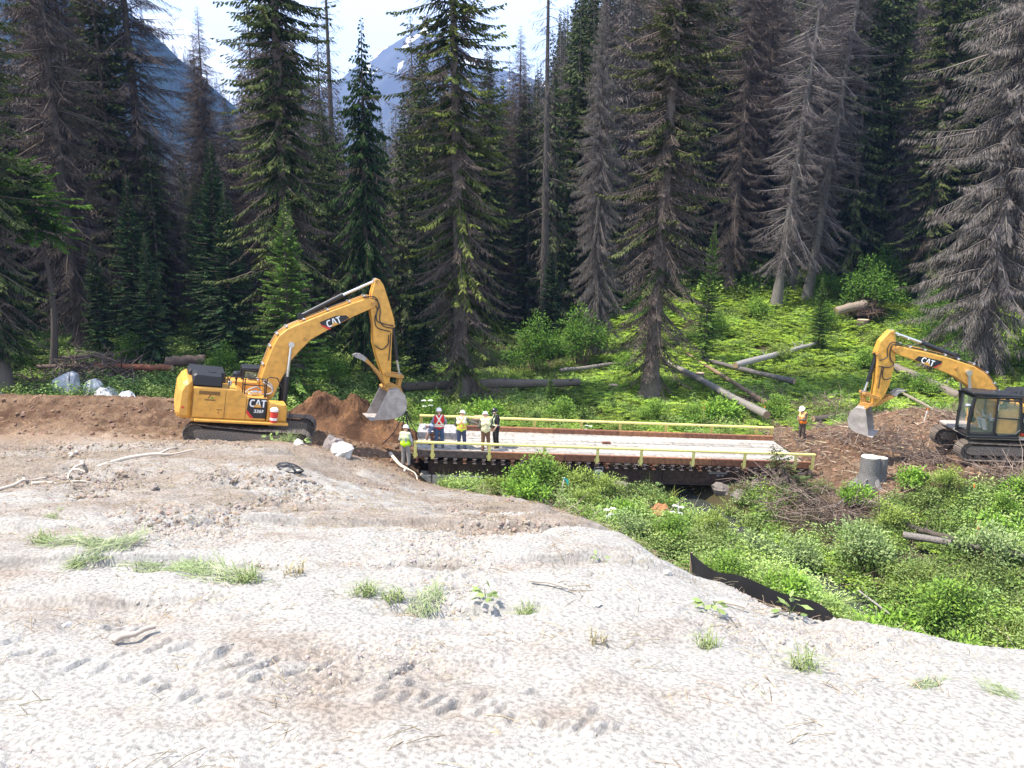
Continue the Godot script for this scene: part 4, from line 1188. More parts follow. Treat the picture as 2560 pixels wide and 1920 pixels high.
# ---------------------------------------------------------------- people: a field of tapered limbs, meshed as surface nets
# a bone: [a, b, radius at a, radius at b]
func skin(bones: Array, cell: float, b: MB, blend := 0.035, paint = null) -> void:
	var lo := Vector3(1e9, 1e9, 1e9)
	var hi := -lo
	for q in bones:
		var r: float = maxf(q[2], q[3]) + cell * 2.0
		for p in [q[0], q[1]]:
			lo = lo.min(p - Vector3.ONE * r); hi = hi.max(p + Vector3.ONE * r)
	var nx := int((hi.x - lo.x) / cell) + 2
	var ny := int((hi.y - lo.y) / cell) + 2
	var nz := int((hi.z - lo.z) / cell) + 2
	var f := PackedFloat32Array()
	f.resize(nx * ny * nz)
	f.fill(1.0)
	var reach := blend + cell * 2.0
	for q in bones:
		var a: Vector3 = q[0]
		var ab: Vector3 = q[1] - q[0]
		var l2 := maxf(ab.length_squared(), 1e-8)
		var ra: float = q[2]
		var rb: float = q[3]
		var m := maxf(ra, rb) + reach
		var l := (a.min(q[1]) - Vector3.ONE * m - lo) / cell
		var h := (a.max(q[1]) + Vector3.ONE * m - lo) / cell
		for k in range(maxi(int(l.z), 0), mini(int(h.z) + 1, nz)):
			for j in range(maxi(int(l.y), 0), mini(int(h.y) + 1, ny)):
				var o := (k * ny + j) * nx
				for i in range(maxi(int(l.x), 0), mini(int(h.x) + 1, nx)):
					var p := lo + Vector3(i, j, k) * cell - a
					var t := clampf(p.dot(ab) / l2, 0.0, 1.0)
					var d := (p - ab * t).length() - ra - (rb - ra) * t
					var e := f[o + i]
					var w := maxf(blend - absf(d - e), 0.0)
					f[o + i] = minf(d, e) - w * w * 0.25 / blend
	var id := {}
	var vs := PackedVector3Array()
	var sy := nx
	var sz := nx * ny
	for k in nz - 1:
		for j in ny - 1:
			for i in nx - 1:
				var o := k * sz + j * sy + i
				var c0 := f[o]
				var s := 0
				if c0 < 0: s += 1
				if f[o + 1] < 0: s += 1
				if f[o + sy] < 0: s += 1
				if f[o + sy + 1] < 0: s += 1
				if f[o + sz] < 0: s += 1
				if f[o + sz + 1] < 0: s += 1
				if f[o + sz + sy] < 0: s += 1
				if f[o + sz + sy + 1] < 0: s += 1
				if s == 0 or s == 8:
					continue
				var sum := Vector3.ZERO
				var n := 0
				for e in [[0, 0, 0, 1, 0, 0], [0, 1, 0, 1, 1, 0], [0, 0, 1, 1, 0, 1], [0, 1, 1, 1, 1, 1], [0, 0, 0, 0, 1, 0], [1, 0, 0, 1, 1, 0], [0, 0, 1, 0, 1, 1], [1, 0, 1, 1, 1, 1], [0, 0, 0, 0, 0, 1], [1, 0, 0, 1, 0, 1], [0, 1, 0, 0, 1, 1], [1, 1, 0, 1, 1, 1]]:
					var d0 := f[o + e[0] + e[1] * sy + e[2] * sz]
					var d1 := f[o + e[3] + e[4] * sy + e[5] * sz]
					if (d0 < 0) != (d1 < 0):
						sum += Vector3(e[0], e[1], e[2]).lerp(Vector3(e[3], e[4], e[5]), d0 / (d0 - d1))
						n += 1
				id[o] = vs.size()
				vs.push_back(lo + (Vector3(i, j, k) + sum / n) * cell)
	var quads := []
	for o in id:
		var s0 := f[o] < 0
		for ax in 3:
			var st: int = [1, sy, sz][ax]
			var u: int = [sy, sz, 1][ax]
			var w: int = [sz, 1, sy][ax]
			if s0 != (f[o + st] < 0) and id.has(o - u) and id.has(o - w) and id.has(o - u - w):
				if s0: quads.append([id[o], id[o - u], id[o - u - w], id[o - w]])
				else: quads.append([id[o], id[o - w], id[o - u - w], id[o - u]])
	var nn := PackedVector3Array()
	nn.resize(vs.size())
	for q in quads:
		var x := (vs[q[1]] - vs[q[0]]).cross(vs[q[2]] - vs[q[0]])
		for i in 4: nn[q[i]] += x
	var flip := 1.0
	var cen := (lo + hi) * 0.5
	for i in nn.size(): nn[i] = nn[i].normalized()
	for q in quads:
		if paint != null:
			b.col = paint.call((vs[q[0]] + vs[q[2]]) * 0.5)
		b.trin(vs[q[0]], vs[q[1]], vs[q[2]], nn[q[0]], nn[q[1]], nn[q[2]])
		b.trin(vs[q[0]], vs[q[2]], vs[q[3]], nn[q[0]], nn[q[2]], nn[q[3]])

func grown(bones: Array, by: float) -> Array:
	var o := []
	for q in bones: o.append([q[0], q[1], q[2] + by, q[3] + by])
	return o

func hand(b: MB, wrist: Vector3, dir: Vector3, palm_n: Vector3, thumb_side: float, curl: float) -> void:
	var d := dir.normalized()
	var s := d.cross(palm_n).normalized() * thumb_side
	var pn := s.cross(d).normalized() * thumb_side
	var pb := []
	for k in 4:
		var o := (k - 1.5) * 0.02
		pb.append([wrist + d * 0.01 + s * o * 0.5, wrist + d * 0.085 + s * o, 0.016, 0.013])
	skin(pb, 0.007, b, 0.012)
	var lens := [0.062, 0.072, 0.078, 0.07]
	for k in 4:
		var p := wrist + d * 0.08 + s * (k - 1.5) * 0.02
		var pts := [p]
		var v := d
		for g in 3:
			v = v.rotated(s, curl * 0.5)
			p = p + v * float(lens[k]) * [0.45, 0.32, 0.23][g]
			pts.append(p)
		b.tube(pts, [0.0095, 0.009, 0.008, 0.006], 7)
	var tp := wrist + d * 0.028 + s * 0.03
	var tv := (d * 0.7 + s * 0.8).normalized()
	b.tube([tp, tp + tv * 0.034, tp + tv * 0.034 + (tv + d * 0.6).normalized() * 0.03], [0.012, 0.0105, 0.007], 7)

# J: joints head, neck, chest, pelvis, and for l / r: shoulder, elbow, wrist, hip, knee, ankle, toe. L: looks
func person(label: String, at: Vector3, turn: float, J: Dictionary, L: Dictionary) -> Node3D:
	var t := thing("person", label, "person", at, "", Basis(Vector3.UP, turn).scaled(Vector3.ONE * 1.045))
	var body := MB.new()
	var face: Vector3 = J.get("face", Vector3(0, 0, 1))
	var hd: Vector3 = J.head
	var torso := [[J.pelvis + Vector3(-0.07, 0, 0), J.pelvis + Vector3(0.07, 0, 0), 0.115, 0.115], [J.pelvis, J.chest, 0.115, 0.13], [J.chest + Vector3(-0.08, 0.02, 0), J.chest + Vector3(0.08, 0.02, 0), 0.12, 0.12], [J.chest, J.neck, 0.12, 0.055], [J.sl, J.sr, 0.062, 0.062]]
	var arms := []
	var fore := []
	var legs := []
	var feet := []
	for s in ["l", "r"]:
		arms.append([J["s" + s], J["e" + s], 0.052, 0.042])
		fore.append([J["e" + s], J["w" + s], 0.041, 0.028])
		legs.append([J["h" + s], J["k" + s], 0.09, 0.058]); legs.append([J["k" + s], J["a" + s], 0.056, 0.04])
		feet.append([J["a" + s], J["a" + s] + Vector3(0, -0.02, 0), 0.045, 0.045]); feet.append([J["a" + s] + Vector3(0, -0.035, 0), J["t" + s], 0.043, 0.036])
	body.col = L.skin
	skin(torso + arms + fore + legs + feet + [[J.neck, hd, 0.05, 0.055]], 0.026, body)
	var up: Vector3 = (hd - J.neck).normalized()
	var sd := up.cross(face).normalized()
	var f := sd.cross(up).normalized()
	var hb := [[hd + up * 0.03 - f * 0.012, hd + up * 0.05 - f * 0.02, 0.085, 0.083], [hd - up * 0.06 + f * 0.025, hd - up * 0.075 + f * 0.035, 0.055, 0.045], [hd + up * 0.01 + f * 0.085, hd - up * 0.022 + f * 0.1, 0.010, 0.015], [hd + sd * 0.08, hd + sd * 0.082 - up * 0.03, 0.016, 0.012], [hd - sd * 0.08, hd - sd * 0.082 - up * 0.03, 0.016, 0.012], [J.neck, hd, 0.05, 0.05], [hd - up * 0.055 + f * 0.068 - sd * 0.016, hd - up * 0.055 + f * 0.068 + sd * 0.016, 0.009, 0.009]]
	skin(hb, 0.012, body, 0.02)
	var sw := 1.0
	for s in ["l", "r"]:
		var wd: Vector3 = (J["w" + s] - J["e" + s]).normalized()
		hand(body, J["w" + s], wd, Vector3(sw, 0, 0.2) if absf(wd.x) < 0.8 else Vector3.UP, sw, L.get("curl", 0.5))
		sw = -1.0
	put("body", body.mesh(), M.cloth_skin, t)
	var eyes := MB.new()
	eyes.col = Color(0.02, 0.015, 0.012)
	for k in [-1.0, 1.0]:
		var ep: Vector3 = hd + up * 0.018 + f * 0.083 + sd * 0.031 * k
		eyes.lathe([V(0, -0.008), V(0.008, 0), V(0, 0.008)], Transform3D(Basis(), ep), 8)
	put("eyes", eyes.mesh(), M.soft, t)
	var sh := MB.new()
	sh.col = L.shirt
	skin(grown(torso.slice(1), 0.014) + grown(arms, 0.016) + (grown(fore, 0.014) if L.get("sleeves", true) else []), 0.026, sh)
	put("shirt", sh.mesh(), M.cloth, t)
	var tr := MB.new()
	tr.col = L.trousers
	skin(grown(torso.slice(0, 1), 0.016) + grown(legs, 0.024), 0.026, tr)
	put("trousers", tr.mesh(), M.cloth, t)
	var bo := MB.new()
	bo.col = L.boots
	skin(grown(feet, 0.012), 0.02, bo)
	put("boots", bo.mesh(), M.cloth, t)
	if L.has("vest"):
		var ve := MB.new()
		var mid: Vector3 = J.chest
		var ax: Vector3 = (J.neck - J.pelvis).normalized()
		var vx: Vector3 = (J.sl - J.sr).normalized()
		var vb := grown([[J.pelvis + ax * 0.03, J.chest, 0.13, 0.135], [J.chest + vx * -0.09, J.chest + vx * 0.09, 0.122, 0.122], [J.pelvis + vx * -0.085 + ax * 0.05, J.pelvis + vx * 0.085 + ax * 0.05, 0.112, 0.112], [J.sl * 0.9 + J.sr * 0.1, J.sl * 0.1 + J.sr * 0.9, 0.066, 0.066]], 0.034)
		var lookv: Dictionary = L
		var paint := func(p: Vector3) -> Color:
			var h: float = (p - J.pelvis).dot(ax)
			var x: float = (p - J.pelvis).dot(vx)
			var band: Color = lookv.tape
			for bh in lookv.get("bands", [0.05, 0.2]):
				if absf(h - bh) < 0.026:
					return lookv.get("tape2", band) if absf(h - bh) < 0.011 else band
			if lookv.get("cross", false) and h > 0.2:
				if absf(absf(x) - absf(h - 0.36) * 0.62) < 0.032: return lookv.get("tape2", band) if absf(absf(x) - absf(h - 0.36) * 0.62) < 0.01 else band
			elif h > 0.1 and absf(absf(x) - 0.1) < 0.026:
				return band
			if lookv.has("top") and h > 0.27:
				return lookv.top
			return lookv.vest
		skin(vb, 0.017, ve, 0.03, paint)
		put("safety_vest", ve.mesh(), M.cloth, t)
	# helmet
	var hm := MB.new()
	hm.col = L.helmet
	var hx := Transform3D(Basis(sd, up, f), hd + up * 0.065 - f * 0.008)
	hm.lathe([V(0.125, -0.012), V(0.127, 0.0), V(0.118, 0.03), V(0.112, 0.07), V(0.09, 0.11), V(0.05, 0.132), V(0.0, 0.138)], hx, 20)
	hm.lathe([V(0.10, -0.006), V(0.125, -0.014), V(0.15, -0.018), V(0.152, -0.010), V(0.12, 0.004)], hx * Transform3D(Basis().scaled(Vector3(0.98, 1, 1.14)), Vector3(0, 0, 0.014)), 20)
	hm.tube([hx * Vector3(0, 0.1, 0.1), hx * Vector3(0, 0.145, 0.0), hx * Vector3(0, 0.1, -0.1)], [0.012], 6)
	put("hard_hat", hm.mesh(), M.shell, t)
	return t

func stance() -> Dictionary:
	return {"head": Vector3(0, 1.63, 0.03), "neck": Vector3(0, 1.47, 0), "chest": Vector3(0, 1.27, 0.01), "pelvis": Vector3(0, 0.96, 0), "sl": Vector3(0.185, 1.42, 0), "sr": Vector3(-0.185, 1.42, 0),
		"el": Vector3(0.25, 1.13, -0.02), "er": Vector3(-0.25, 1.13, -0.02), "wl": Vector3(0.25, 0.88, 0.06), "wr": Vector3(-0.25, 0.88, 0.06), "hl": Vector3(0.095, 0.92, 0), "hr": Vector3(-0.095, 0.92, 0),
		"kl": Vector3(0.12, 0.5, 0.02), "kr": Vector3(-0.12, 0.5, 0.02), "al": Vector3(0.14, 0.09, -0.02), "ar": Vector3(-0.14, 0.09, -0.02), "tl": Vector3(0.17, 0.045, 0.15), "tr": Vector3(-0.17, 0.045, 0.15)}

func crew() -> void:
	mat("cloth", Color.WHITE, 0.9, 0.0, true)
	mat("cloth_skin", Color.WHITE, 0.6, 0.0, true)
	mat("shell", Color.WHITE, 0.35, 0.0, true)
	var D := (get_node("bridge") as Node3D).transform
	var fair := Color(0.52, 0.31, 0.22)
	var white := Color(0.78, 0.78, 0.77)
	var silver := Color(0.62, 0.63, 0.6)
	var j := stance()
	j.merge({"el": Vector3(0.27, 1.15, 0.02), "wl": Vector3(0.2, 0.93, 0.16), "er": Vector3(-0.27, 1.15, 0.02), "wr": Vector3(-0.24, 0.92, 0.14), "head": Vector3(0.0, 1.61, 0.06), "face": Vector3(0, -0.3, 1)}, true)
	person("person in lime safety vest and grey trousers on the soil beside the bridge end", Vector3(-4.72, y_at(-4.72, -33.0) - 0.02, -33.0), PI - 0.35, j, {"skin": fair, "shirt": Color(0.42, 0.43, 0.44), "trousers": Color(0.26, 0.245, 0.23), "boots": Color(0.04, 0.03, 0.025), "vest": Color(0.46, 0.80, 0.01), "top": Color(0.5, 0.62, 0.3), "tape": Color(0.34, 0.36, 0.33), "bands": [0.24], "helmet": white, "sleeves": true})
	j = stance()
	j.merge({"er": Vector3(-0.3, 1.16, 0.08), "wr": Vector3(-0.22, 1.0, 0.26), "el": Vector3(0.3, 1.16, 0.05), "wl": Vector3(0.2, 1.0, 0.24), "kl": Vector3(0.13, 0.5, 0.03), "al": Vector3(0.17, 0.09, 0.04), "tl": Vector3(0.22, 0.045, 0.2)}, true)
	person("person in red safety vest with pale cross and blue jeans, back turned", D * Vector3(1.08, 0.0, -1.15), PI + 0.1, j, {"skin": fair, "shirt": Color(0.24, 0.28, 0.38), "trousers": Color(0.045, 0.085, 0.16), "boots": Color(0.12, 0.1, 0.09), "vest": Color(0.55, 0.02, 0.025), "tape": Color(0.75, 0.76, 0.6), "tape2": Color(0.55, 0.6, 0.5), "cross": true, "bands": [0.06, 0.13], "helmet": white})
	j = {"head": Vector3(0.02, 0.80, 0.52), "neck": Vector3(0.01, 0.82, 0.36), "chest": Vector3(0, 0.74, 0.18), "pelvis": Vector3(0, 0.48, -0.05), "sl": Vector3(0.18, 0.83, 0.28), "sr": Vector3(-0.18, 0.83, 0.28), "el": Vector3(0.24, 0.58, 0.42), "er": Vector3(-0.24, 0.56, 0.4), "wl": Vector3(0.2, 0.33, 0.5), "wr": Vector3(-0.16, 0.31, 0.5),
		"hl": Vector3(0.1, 0.46, -0.05), "hr": Vector3(-0.1, 0.46, -0.05), "kl": Vector3(0.16, 0.5, 0.34), "kr": Vector3(-0.14, 0.10, 0.28), "al": Vector3(0.16, 0.1, 0.26), "ar": Vector3(-0.13, 0.09, -0.14), "tl": Vector3(0.18, 0.045, 0.44), "tr": Vector3(-0.13, 0.05, 0.0), "face": Vector3(0, -0.7, 0.7)}
	person("person crouching on the deck behind the red vest, white hard hat lowered", D * Vector3(1.0, 0.0, -1.95), -PI * 0.5 + 0.2, j, {"skin": fair, "shirt": Color(0.2, 0.25, 0.36), "trousers": Color(0.2, 0.1, 0.07), "boots": Color(0.03, 0.03, 0.03), "helmet": white, "sleeves": false, "curl": 0.9})
	j = stance()
	j.merge({"er": Vector3(-0.38, 1.22, 0.14), "wr": Vector3(-0.60, 1.17, 0.24), "el": Vector3(0.26, 1.14, 0.05), "wl": Vector3(0.16, 1.0, 0.22), "head": Vector3(-0.04, 1.60, 0.07), "face": Vector3(-0.5, -0.2, 1)}, true)
	var p4 := person("person in lime and orange striped safety vest pointing a dark radio to the right", D * Vector3(2.11, -0.06, -1.15), PI + 0.05, j, {"skin": fair, "shirt": Color(0.16, 0.155, 0.12), "trousers": Color(0.05, 0.065, 0.12), "boots": Color(0.02, 0.02, 0.025), "vest": Color(0.62, 0.74, 0.06), "top": Color(0.72, 0.72, 0.5), "tape": Color(0.7, 0.30, 0.12), "cross": true, "bands": [0.09], "helmet": white, "curl": 1.2})
	var rb := MB.new()
	rb.box(Vector3(0, 0.02, 0), Vector3(0.055, 0.13, 0.035), Basis(), 0.008)
	rb.rod(Vector3(0.015, 0.08, 0), Vector3(0.015, 0.2, 0), 0.008)
	one("radio", rb.mesh(), M.rubber, "dark hand radio held out by the person in the orange striped vest", "radio", p4.transform * Transform3D(Basis(Vector3(0, 0, 1), 0.3), Vector3(-0.69, 1.15, 0.28)))
	j = stance()
	j.merge({"el": Vector3(0.29, 1.15, -0.05), "wl": Vector3(0.2, 0.97, 0.12), "er": Vector3(-0.26, 1.13, 0.08), "wr": Vector3(-0.12, 1.02, 0.24), "head": Vector3(0, 1.60, 0.08), "face": Vector3(0, -0.4, 1)}, true)
	person("person in pale yellow safety vest with olive sleeves, back turned beside the rail", D * Vector3(3.22, -0.04, -1.0), PI + 0.1, j, {"skin": fair, "shirt": Color(0.10, 0.095, 0.075), "trousers": Color(0.16, 0.085, 0.05), "boots": Color(0.05, 0.035, 0.025), "vest": Color(0.72, 0.74, 0.42), "tape": Color(0.55, 0.42, 0.3), "cross": true, "bands": [0.06], "helmet": white})
	j = stance()
	j.merge({"er": Vector3(-0.36, 1.14, -0.06), "wr": Vector3(-0.17, 0.99, 0.06), "el": Vector3(0.26, 1.13, 0.03), "wl": Vector3(0.2, 0.92, 0.16), "head": Vector3(0.01, 1.63, 0.06), "face": Vector3(0.1, -0.25, 1)}, true)
	person("person in black hard hat and black clothes with lime vest straps, hand on hip", D * Vector3(3.72, 0.0, -1.6), -PI * 0.5 + 0.5, j, {"skin": fair, "shirt": Color(0.012, 0.012, 0.016), "trousers": Color(0.012, 0.012, 0.014), "boots": Color(0.06, 0.05, 0.045), "vest": Color(0.014, 0.014, 0.017), "tape": Color(0.55, 0.66, 0.4), "bands": [0.1], "helmet": Color(0.012, 0.012, 0.018), "sleeves": false})
	j = stance()
	j.merge({"er": Vector3(-0.25, 1.16, 0.1), "wr": Vector3(-0.06, 1.18, 0.28), "el": Vector3(0.25, 1.14, 0.1), "wl": Vector3(0.08, 1.12, 0.27), "head": Vector3(0, 1.60, 0.08), "face": Vector3(0, -0.5, 1), "al": Vector3(0.17, 0.09, -0.04)}, true)
	person("person in orange safety vest alone on the dirt past the bridge's right end", Vector3(15.15, y_at(15.15, -39.0) - 0.02, -39.0), -PI * 0.5 + 0.35, j, {"skin": Color(0.4, 0.24, 0.17), "shirt": Color(0.09, 0.06, 0.05), "trousers": Color(0.085, 0.06, 0.05), "boots": Color(0.03, 0.025, 0.022), "vest": Color(0.85, 0.22, 0.02), "top": Color(0.75, 0.35, 0.12), "tape": Color(0.72, 0.66, 0.3), "bands": [0.16], "helmet": white, "curl": 1.1})

# ---------------------------------------------------------------- shrubs, ferns, grass, wood, stones
func leaf(b: MB, p: Vector3, d: Vector3, w: float) -> void:      # a folded leaf
	var s := d.cross(Vector3.UP)
	if s.length() < 1e-4: s = Vector3.RIGHT
	s = s.normalized().rotated(d.normalized(), rf(-0.9, 0.9)) * w
	b.kite(p, d, s)

func bush(r: float, h: float, leaves: int, size: float, c0: Color, c1: Color, seed_: int, stems := 12) -> Array:
	rng.seed = seed_
	var S := MB.new()
	S.col = Color(0.12, 0.09, 0.06)
	var B := MB.new()
	var cl := []
	for i in stems:
		var a := i * 2.4 + rf(-0.4, 0.4)
		var q := sqrt((i + 0.5) / stems)
		var tip := Vector3(cos(a) * r * q * rf(0.6, 1.0), h * (1.0 - 0.45 * q * q) * rf(0.55, 1.0), sin(a) * r * q * rf(0.6, 1.0))
		var m := tip * 0.5 + Vector3(rf(-0.1, 0.1), h * 0.12, rf(-0.1, 0.1)) * r
		S.tube([Vector3(tip.x * 0.1, -0.15, tip.z * 0.1), m, tip], [0.02 * h * 0.6, 0.014 * h * 0.6, 0.005], 4, false)
		for k in 3:
			cl.append([tip.lerp(m, 0.33 * k) + Vector3(rf(-1, 1), rf(-0.5, 0.5), rf(-1, 1)) * 0.16 * r, r * rf(0.22, 0.4) * (1.0 - 0.12 * k)])
	for i in leaves:
		var c: Array = cl[rng.randi() % cl.size()]
		var dir := Vector3(rf(-1, 1), rf(-0.7, 1), rf(-1, 1)).normalized()
		var p: Vector3 = c[0] + dir * float(c[1]) * sqrt(rng.randf())
		if p.y < 0.03: continue
		B.col = c0.lerp(c1, clampf(rf(-0.2, 0.8) + dir.y * 0.3, 0.0, 1.0)) * rf(1.0, 1.35)
		leaf(B, p, (dir + Vector3(0, rf(-0.5, 0.35), 0)).normalized() * size * rf(0.7, 1.35), size * 0.24)
	return [S.mesh(), B.mesh()]

func fern(c0: Color, c1: Color, n := 9, ln := 0.75) -> ArrayMesh:
	var b := MB.new()
	for i in n:
		var a := i * TAU / n + rf(-0.3, 0.3)
		var hz := Vector3(cos(a), 0, sin(a))
		var p := Vector3.ZERO
		var e := rf(0.7, 1.25)
		var l := ln * rf(0.7, 1.15)
		var side := Vector3(-hz.z, 0, hz.x)
		for k in 9:
			var d := hz * cos(e) + Vector3.UP * sin(e)
			var q := p + d * l / 9.0
			var f := k / 9.0
			b.col = c0.lerp(c1, f) * rf(0.9, 1.1)
			var w := l * 0.26 * sin(PI * (0.15 + 0.85 * f) * 0.98) + 0.015
			for s in [-1.0, 1.0]:
				b.kite(p, side * s * w + d * w * 0.35 - Vector3.UP * w * 0.12, d * l * 0.045)
			p = q
			e -= 0.17
	return b.mesh()

func herb(c0: Color, c1: Color, n: int, hgt: float, size: float, fat := 0.36) -> ArrayMesh:
	var b := MB.new()
	for i in n:
		var a := rf(0, TAU)
		var q := sqrt(rng.randf()) * hgt * 0.6
		var y := hgt * rf(0.25, 1.0) * (1.0 - 0.3 * q / hgt)
		b.col = c0.lerp(c1, y / hgt) * rf(0.85, 1.15)
		var d := Vector3(cos(a + rf(-1, 1)), rf(-0.35, 0.5), sin(a + rf(-1, 1))).normalized() * size * rf(0.7, 1.3)
		leaf(b, Vector3(cos(a) * q, y, sin(a) * q), d, size * fat)
	b.col = c0
	for i in 4:
		var a := rf(0, TAU)
		b.kite(Vector3.ZERO, Vector3(cos(a) * hgt * 0.3, hgt * 0.85, sin(a) * hgt * 0.3), Vector3(0.008, 0, 0.008))
	return b.mesh()

func tuft(n: int, ln: float, spread: float, w: float, c0: Color, c1: Color) -> ArrayMesh:
	var b := MB.new()
	for i in n:
		var a := rf(0, TAU)
		var o := Vector3(rf(-1, 1), 0, rf(-1, 1)) * 0.12 * spread
		var l := ln * rf(0.5, 1.2)
		var hz := Vector3(cos(a), 0, sin(a))
		var sd := Vector3(-hz.z, 0, hz.x) * w
		var t := rf(0.2, 1.0) * spread
		var p1 := o + (hz * t * 0.5 + Vector3.UP * (1.0 - t * 0.45)).normalized() * l * 0.55
		var p2 := p1 + (hz * t * 1.3 + Vector3.UP * (0.7 - t)).normalized() * l * 0.45
		b.col = c0.lerp(c1, rng.randf())
		b.tri(o - sd, o + sd, p1 + sd * 0.8); b.tri(o - sd, p1 + sd * 0.8, p1 - sd * 0.8)
		b.tri(p1 - sd * 0.8, p1 + sd * 0.8, p2)
	return b.mesh()

func swath(n: int, lx: float, lz: float, c0: Color, c1: Color) -> ArrayMesh:      # cut stalks lying across one another
	var b := MB.new()
	for i in n:
		var a := rf(0, TAU)
		var q := sqrt(rng.randf())
		var o := Vector3(cos(a) * q * lx, rf(0.01, 0.09) * (1.15 - q), sin(a) * q * lz)
		var h := rf(-0.7, 0.7) + (PI if rng.randf() < 0.4 else 0.0)
		var d := Vector3(cos(h), rf(-0.08, 0.22) if rng.randf() < 0.93 else rf(0.5, 1.6), sin(h)).normalized() * rf(0.12, 0.36)
		b.col = c0.lerp(c1, rng.randf())
		var w := Vector3(-sin(h), rf(-0.5, 0.5), cos(h)) * rf(0.003, 0.007)
		b.kite(o, d, w)
	return b.mesh()

func rock(r: Vector3, seed_: int, rough_ := 0.35, sub := 10) -> ArrayMesh:
	var fn := FastNoiseLite.new()
	fn.seed = seed_; fn.frequency = 0.9; fn.fractal_octaves = 3
	var b := MB.new()
	var g := []
	for j in sub + 1:
		for i in sub * 2 + 1:
			var th := PI * j / sub
			var ph := TAU * (i % (sub * 2)) / (sub * 2)
			var d := Vector3(sin(th) * cos(ph), cos(th), sin(th) * sin(ph))
			var k := 1.0 + fn.get_noise_3dv(d * 1.3) * rough_ * 1.6
			for pl in 5:      # knock a few facets off
				var nn := Vector3(sin(pl * 2.1 + seed_), cos(pl * 1.3 + seed_ * 0.7), sin(pl * 3.7 + seed_ * 1.9)).normalized()
				var t := d.dot(nn) * k
				if t > 0.72: k *= 0.72 / t
			g.append(d * k * r)
	var w := sub * 2 + 1
	for j in sub:
		for i in sub * 2:
			var k := j * w + i
			if j > 0: b.tri(g[k], g[k + 1], g[k + w + 1])
			if j < sub - 1: b.tri(g[k], g[k + w + 1], g[k + w])
	return b.mesh()

func log_mesh(a: Vector3, c: Vector3, r0: float, r1: float, col: Color, stubs := 5, seed_ := 1) -> ArrayMesh:
	rng.seed = seed_
	var b := MB.new()
	b.col = col
	var p := []
	var r := []
	var n := 9
	for k in n:
		var t := k / (n - 1.0)
		p.append(a.lerp(c, t) + Vector3(rf(-1, 1), rf(-1, 1), rf(-1, 1)) * r0 * 0.18)
		r.append(lerpf(r0, r1, t) * rf(0.92, 1.06))
	b.tube(p, r, 10, false)
	for e in [[0, -1.0], [n - 1, 1.0]]:    # sawn faces
		var d: Vector3 = (p[1] - p[0]).normalized() if e[0] == 0 else (p[n - 1] - p[n - 2]).normalized()
		b.col = Color(0.5, 0.36, 0.22)
		b.tube([p[e[0]] - d * e[1] * 0.02, p[e[0]] + d * e[1] * 0.012], [r[e[0]] * 0.93], 10)
	b.col = col
	for k in stubs:
		var t := rf(0.1, 0.95)
		var o := a.lerp(c, t)
		var d := Vector3(rf(-1, 1), rf(0.1, 1), rf(-1, 1)).normalized()
		b.tube([o, o + d * (r0 + rf(0.1, 0.7))], [r0 * 0.18, r0 * 0.06], 5, false)
	return b.mesh()

func lay_log(x0: float, z0: float, x1: float, z1: float, r0: float, r1: float, col: Color, label: String, called := "fallen_log", lift := 0.0, stubs := 5, m := "bark") -> void:
	var a := Vector3(x0, land(x0, z0) + r0 * 0.8 + lift, z0)
	var c := Vector3(x1, land(x1, z1) + r1 * 0.8 + lift, z1)
	var mid := (a + c) * 0.5
	one(called, log_mesh(a - mid, c - mid, r0, r1, col, stubs, int(absf(x0 * 37.0)) + 3), M[m], label, "log" if called == "fallen_log" else ("pipe" if called == "rusty_pipe" else "branch"), Transform3D(Basis(), mid))

func stick_mesh(a: Vector3, c: Vector3, r0: float, r1: float, col: Color, seed_: int) -> ArrayMesh:
	rng.seed = seed_
	var b := MB.new()
	b.col = col
	var l := a.distance_to(c)
	var p := []
	for k in 5:
		p.append(a.lerp(c, k / 4.0) + Vector3(rf(-1, 1), rf(-0.15, 0.6), rf(-1, 1)) * l * 0.07 * (1.0 if k % 4 else 0.0))
	p = smooth_line(p, 3)
	b.tube(p, [r0, r0, r0 * 0.95, r0 * 0.9, r0 * 0.9, r0 * 0.8, r0 * 0.8, r0 * 0.7, r1 * 1.1, r1, r1, r1, r1], 7)
	if l > 0.8:
		var o: Vector3 = p[7]
		var d := (c - a).normalized().rotated(Vector3.UP, rf(0.4, 0.8) * (1.0 if seed_ % 2 else -1.0)) * l * 0.3
		b.tube([o, o + d * 0.5 + Vector3(0, 0.04, 0), o + d], [r0 * 0.7, r0 * 0.55, r1 * 0.6], 6)
	return b.mesh()

func stick_pile(n: int, rad: float, hgt: float, ln: float, th: float, cols: Array, seed_: int) -> ArrayMesh:
	rng.seed = seed_
	var b := MB.new()
	for i in n:
		b.col = cols[rng.randi() % cols.size()] * rf(0.7, 1.2)
		var a := rf(0, TAU)
		var q := sqrt(rng.randf()) * rad
		var o := Vector3(cos(a) * q, rf(-0.05, 1.0) * hgt * (1.0 - q / rad * 0.8), sin(a) * q)
		var d := Vector3(rf(-1, 1), rf(-0.35, 0.55), rf(-1, 1)).normalized() * ln * rf(0.35, 1.0)
		var m := o + d * 0.5 + Vector3(rf(-1, 1), rf(-1, 1), rf(-1, 1)) * ln * 0.09
		b.tube([o, m, o + d], [th * rf(0.5, 1.3), th * 0.7, th * 0.25], 4, false)
	return b.mesh()

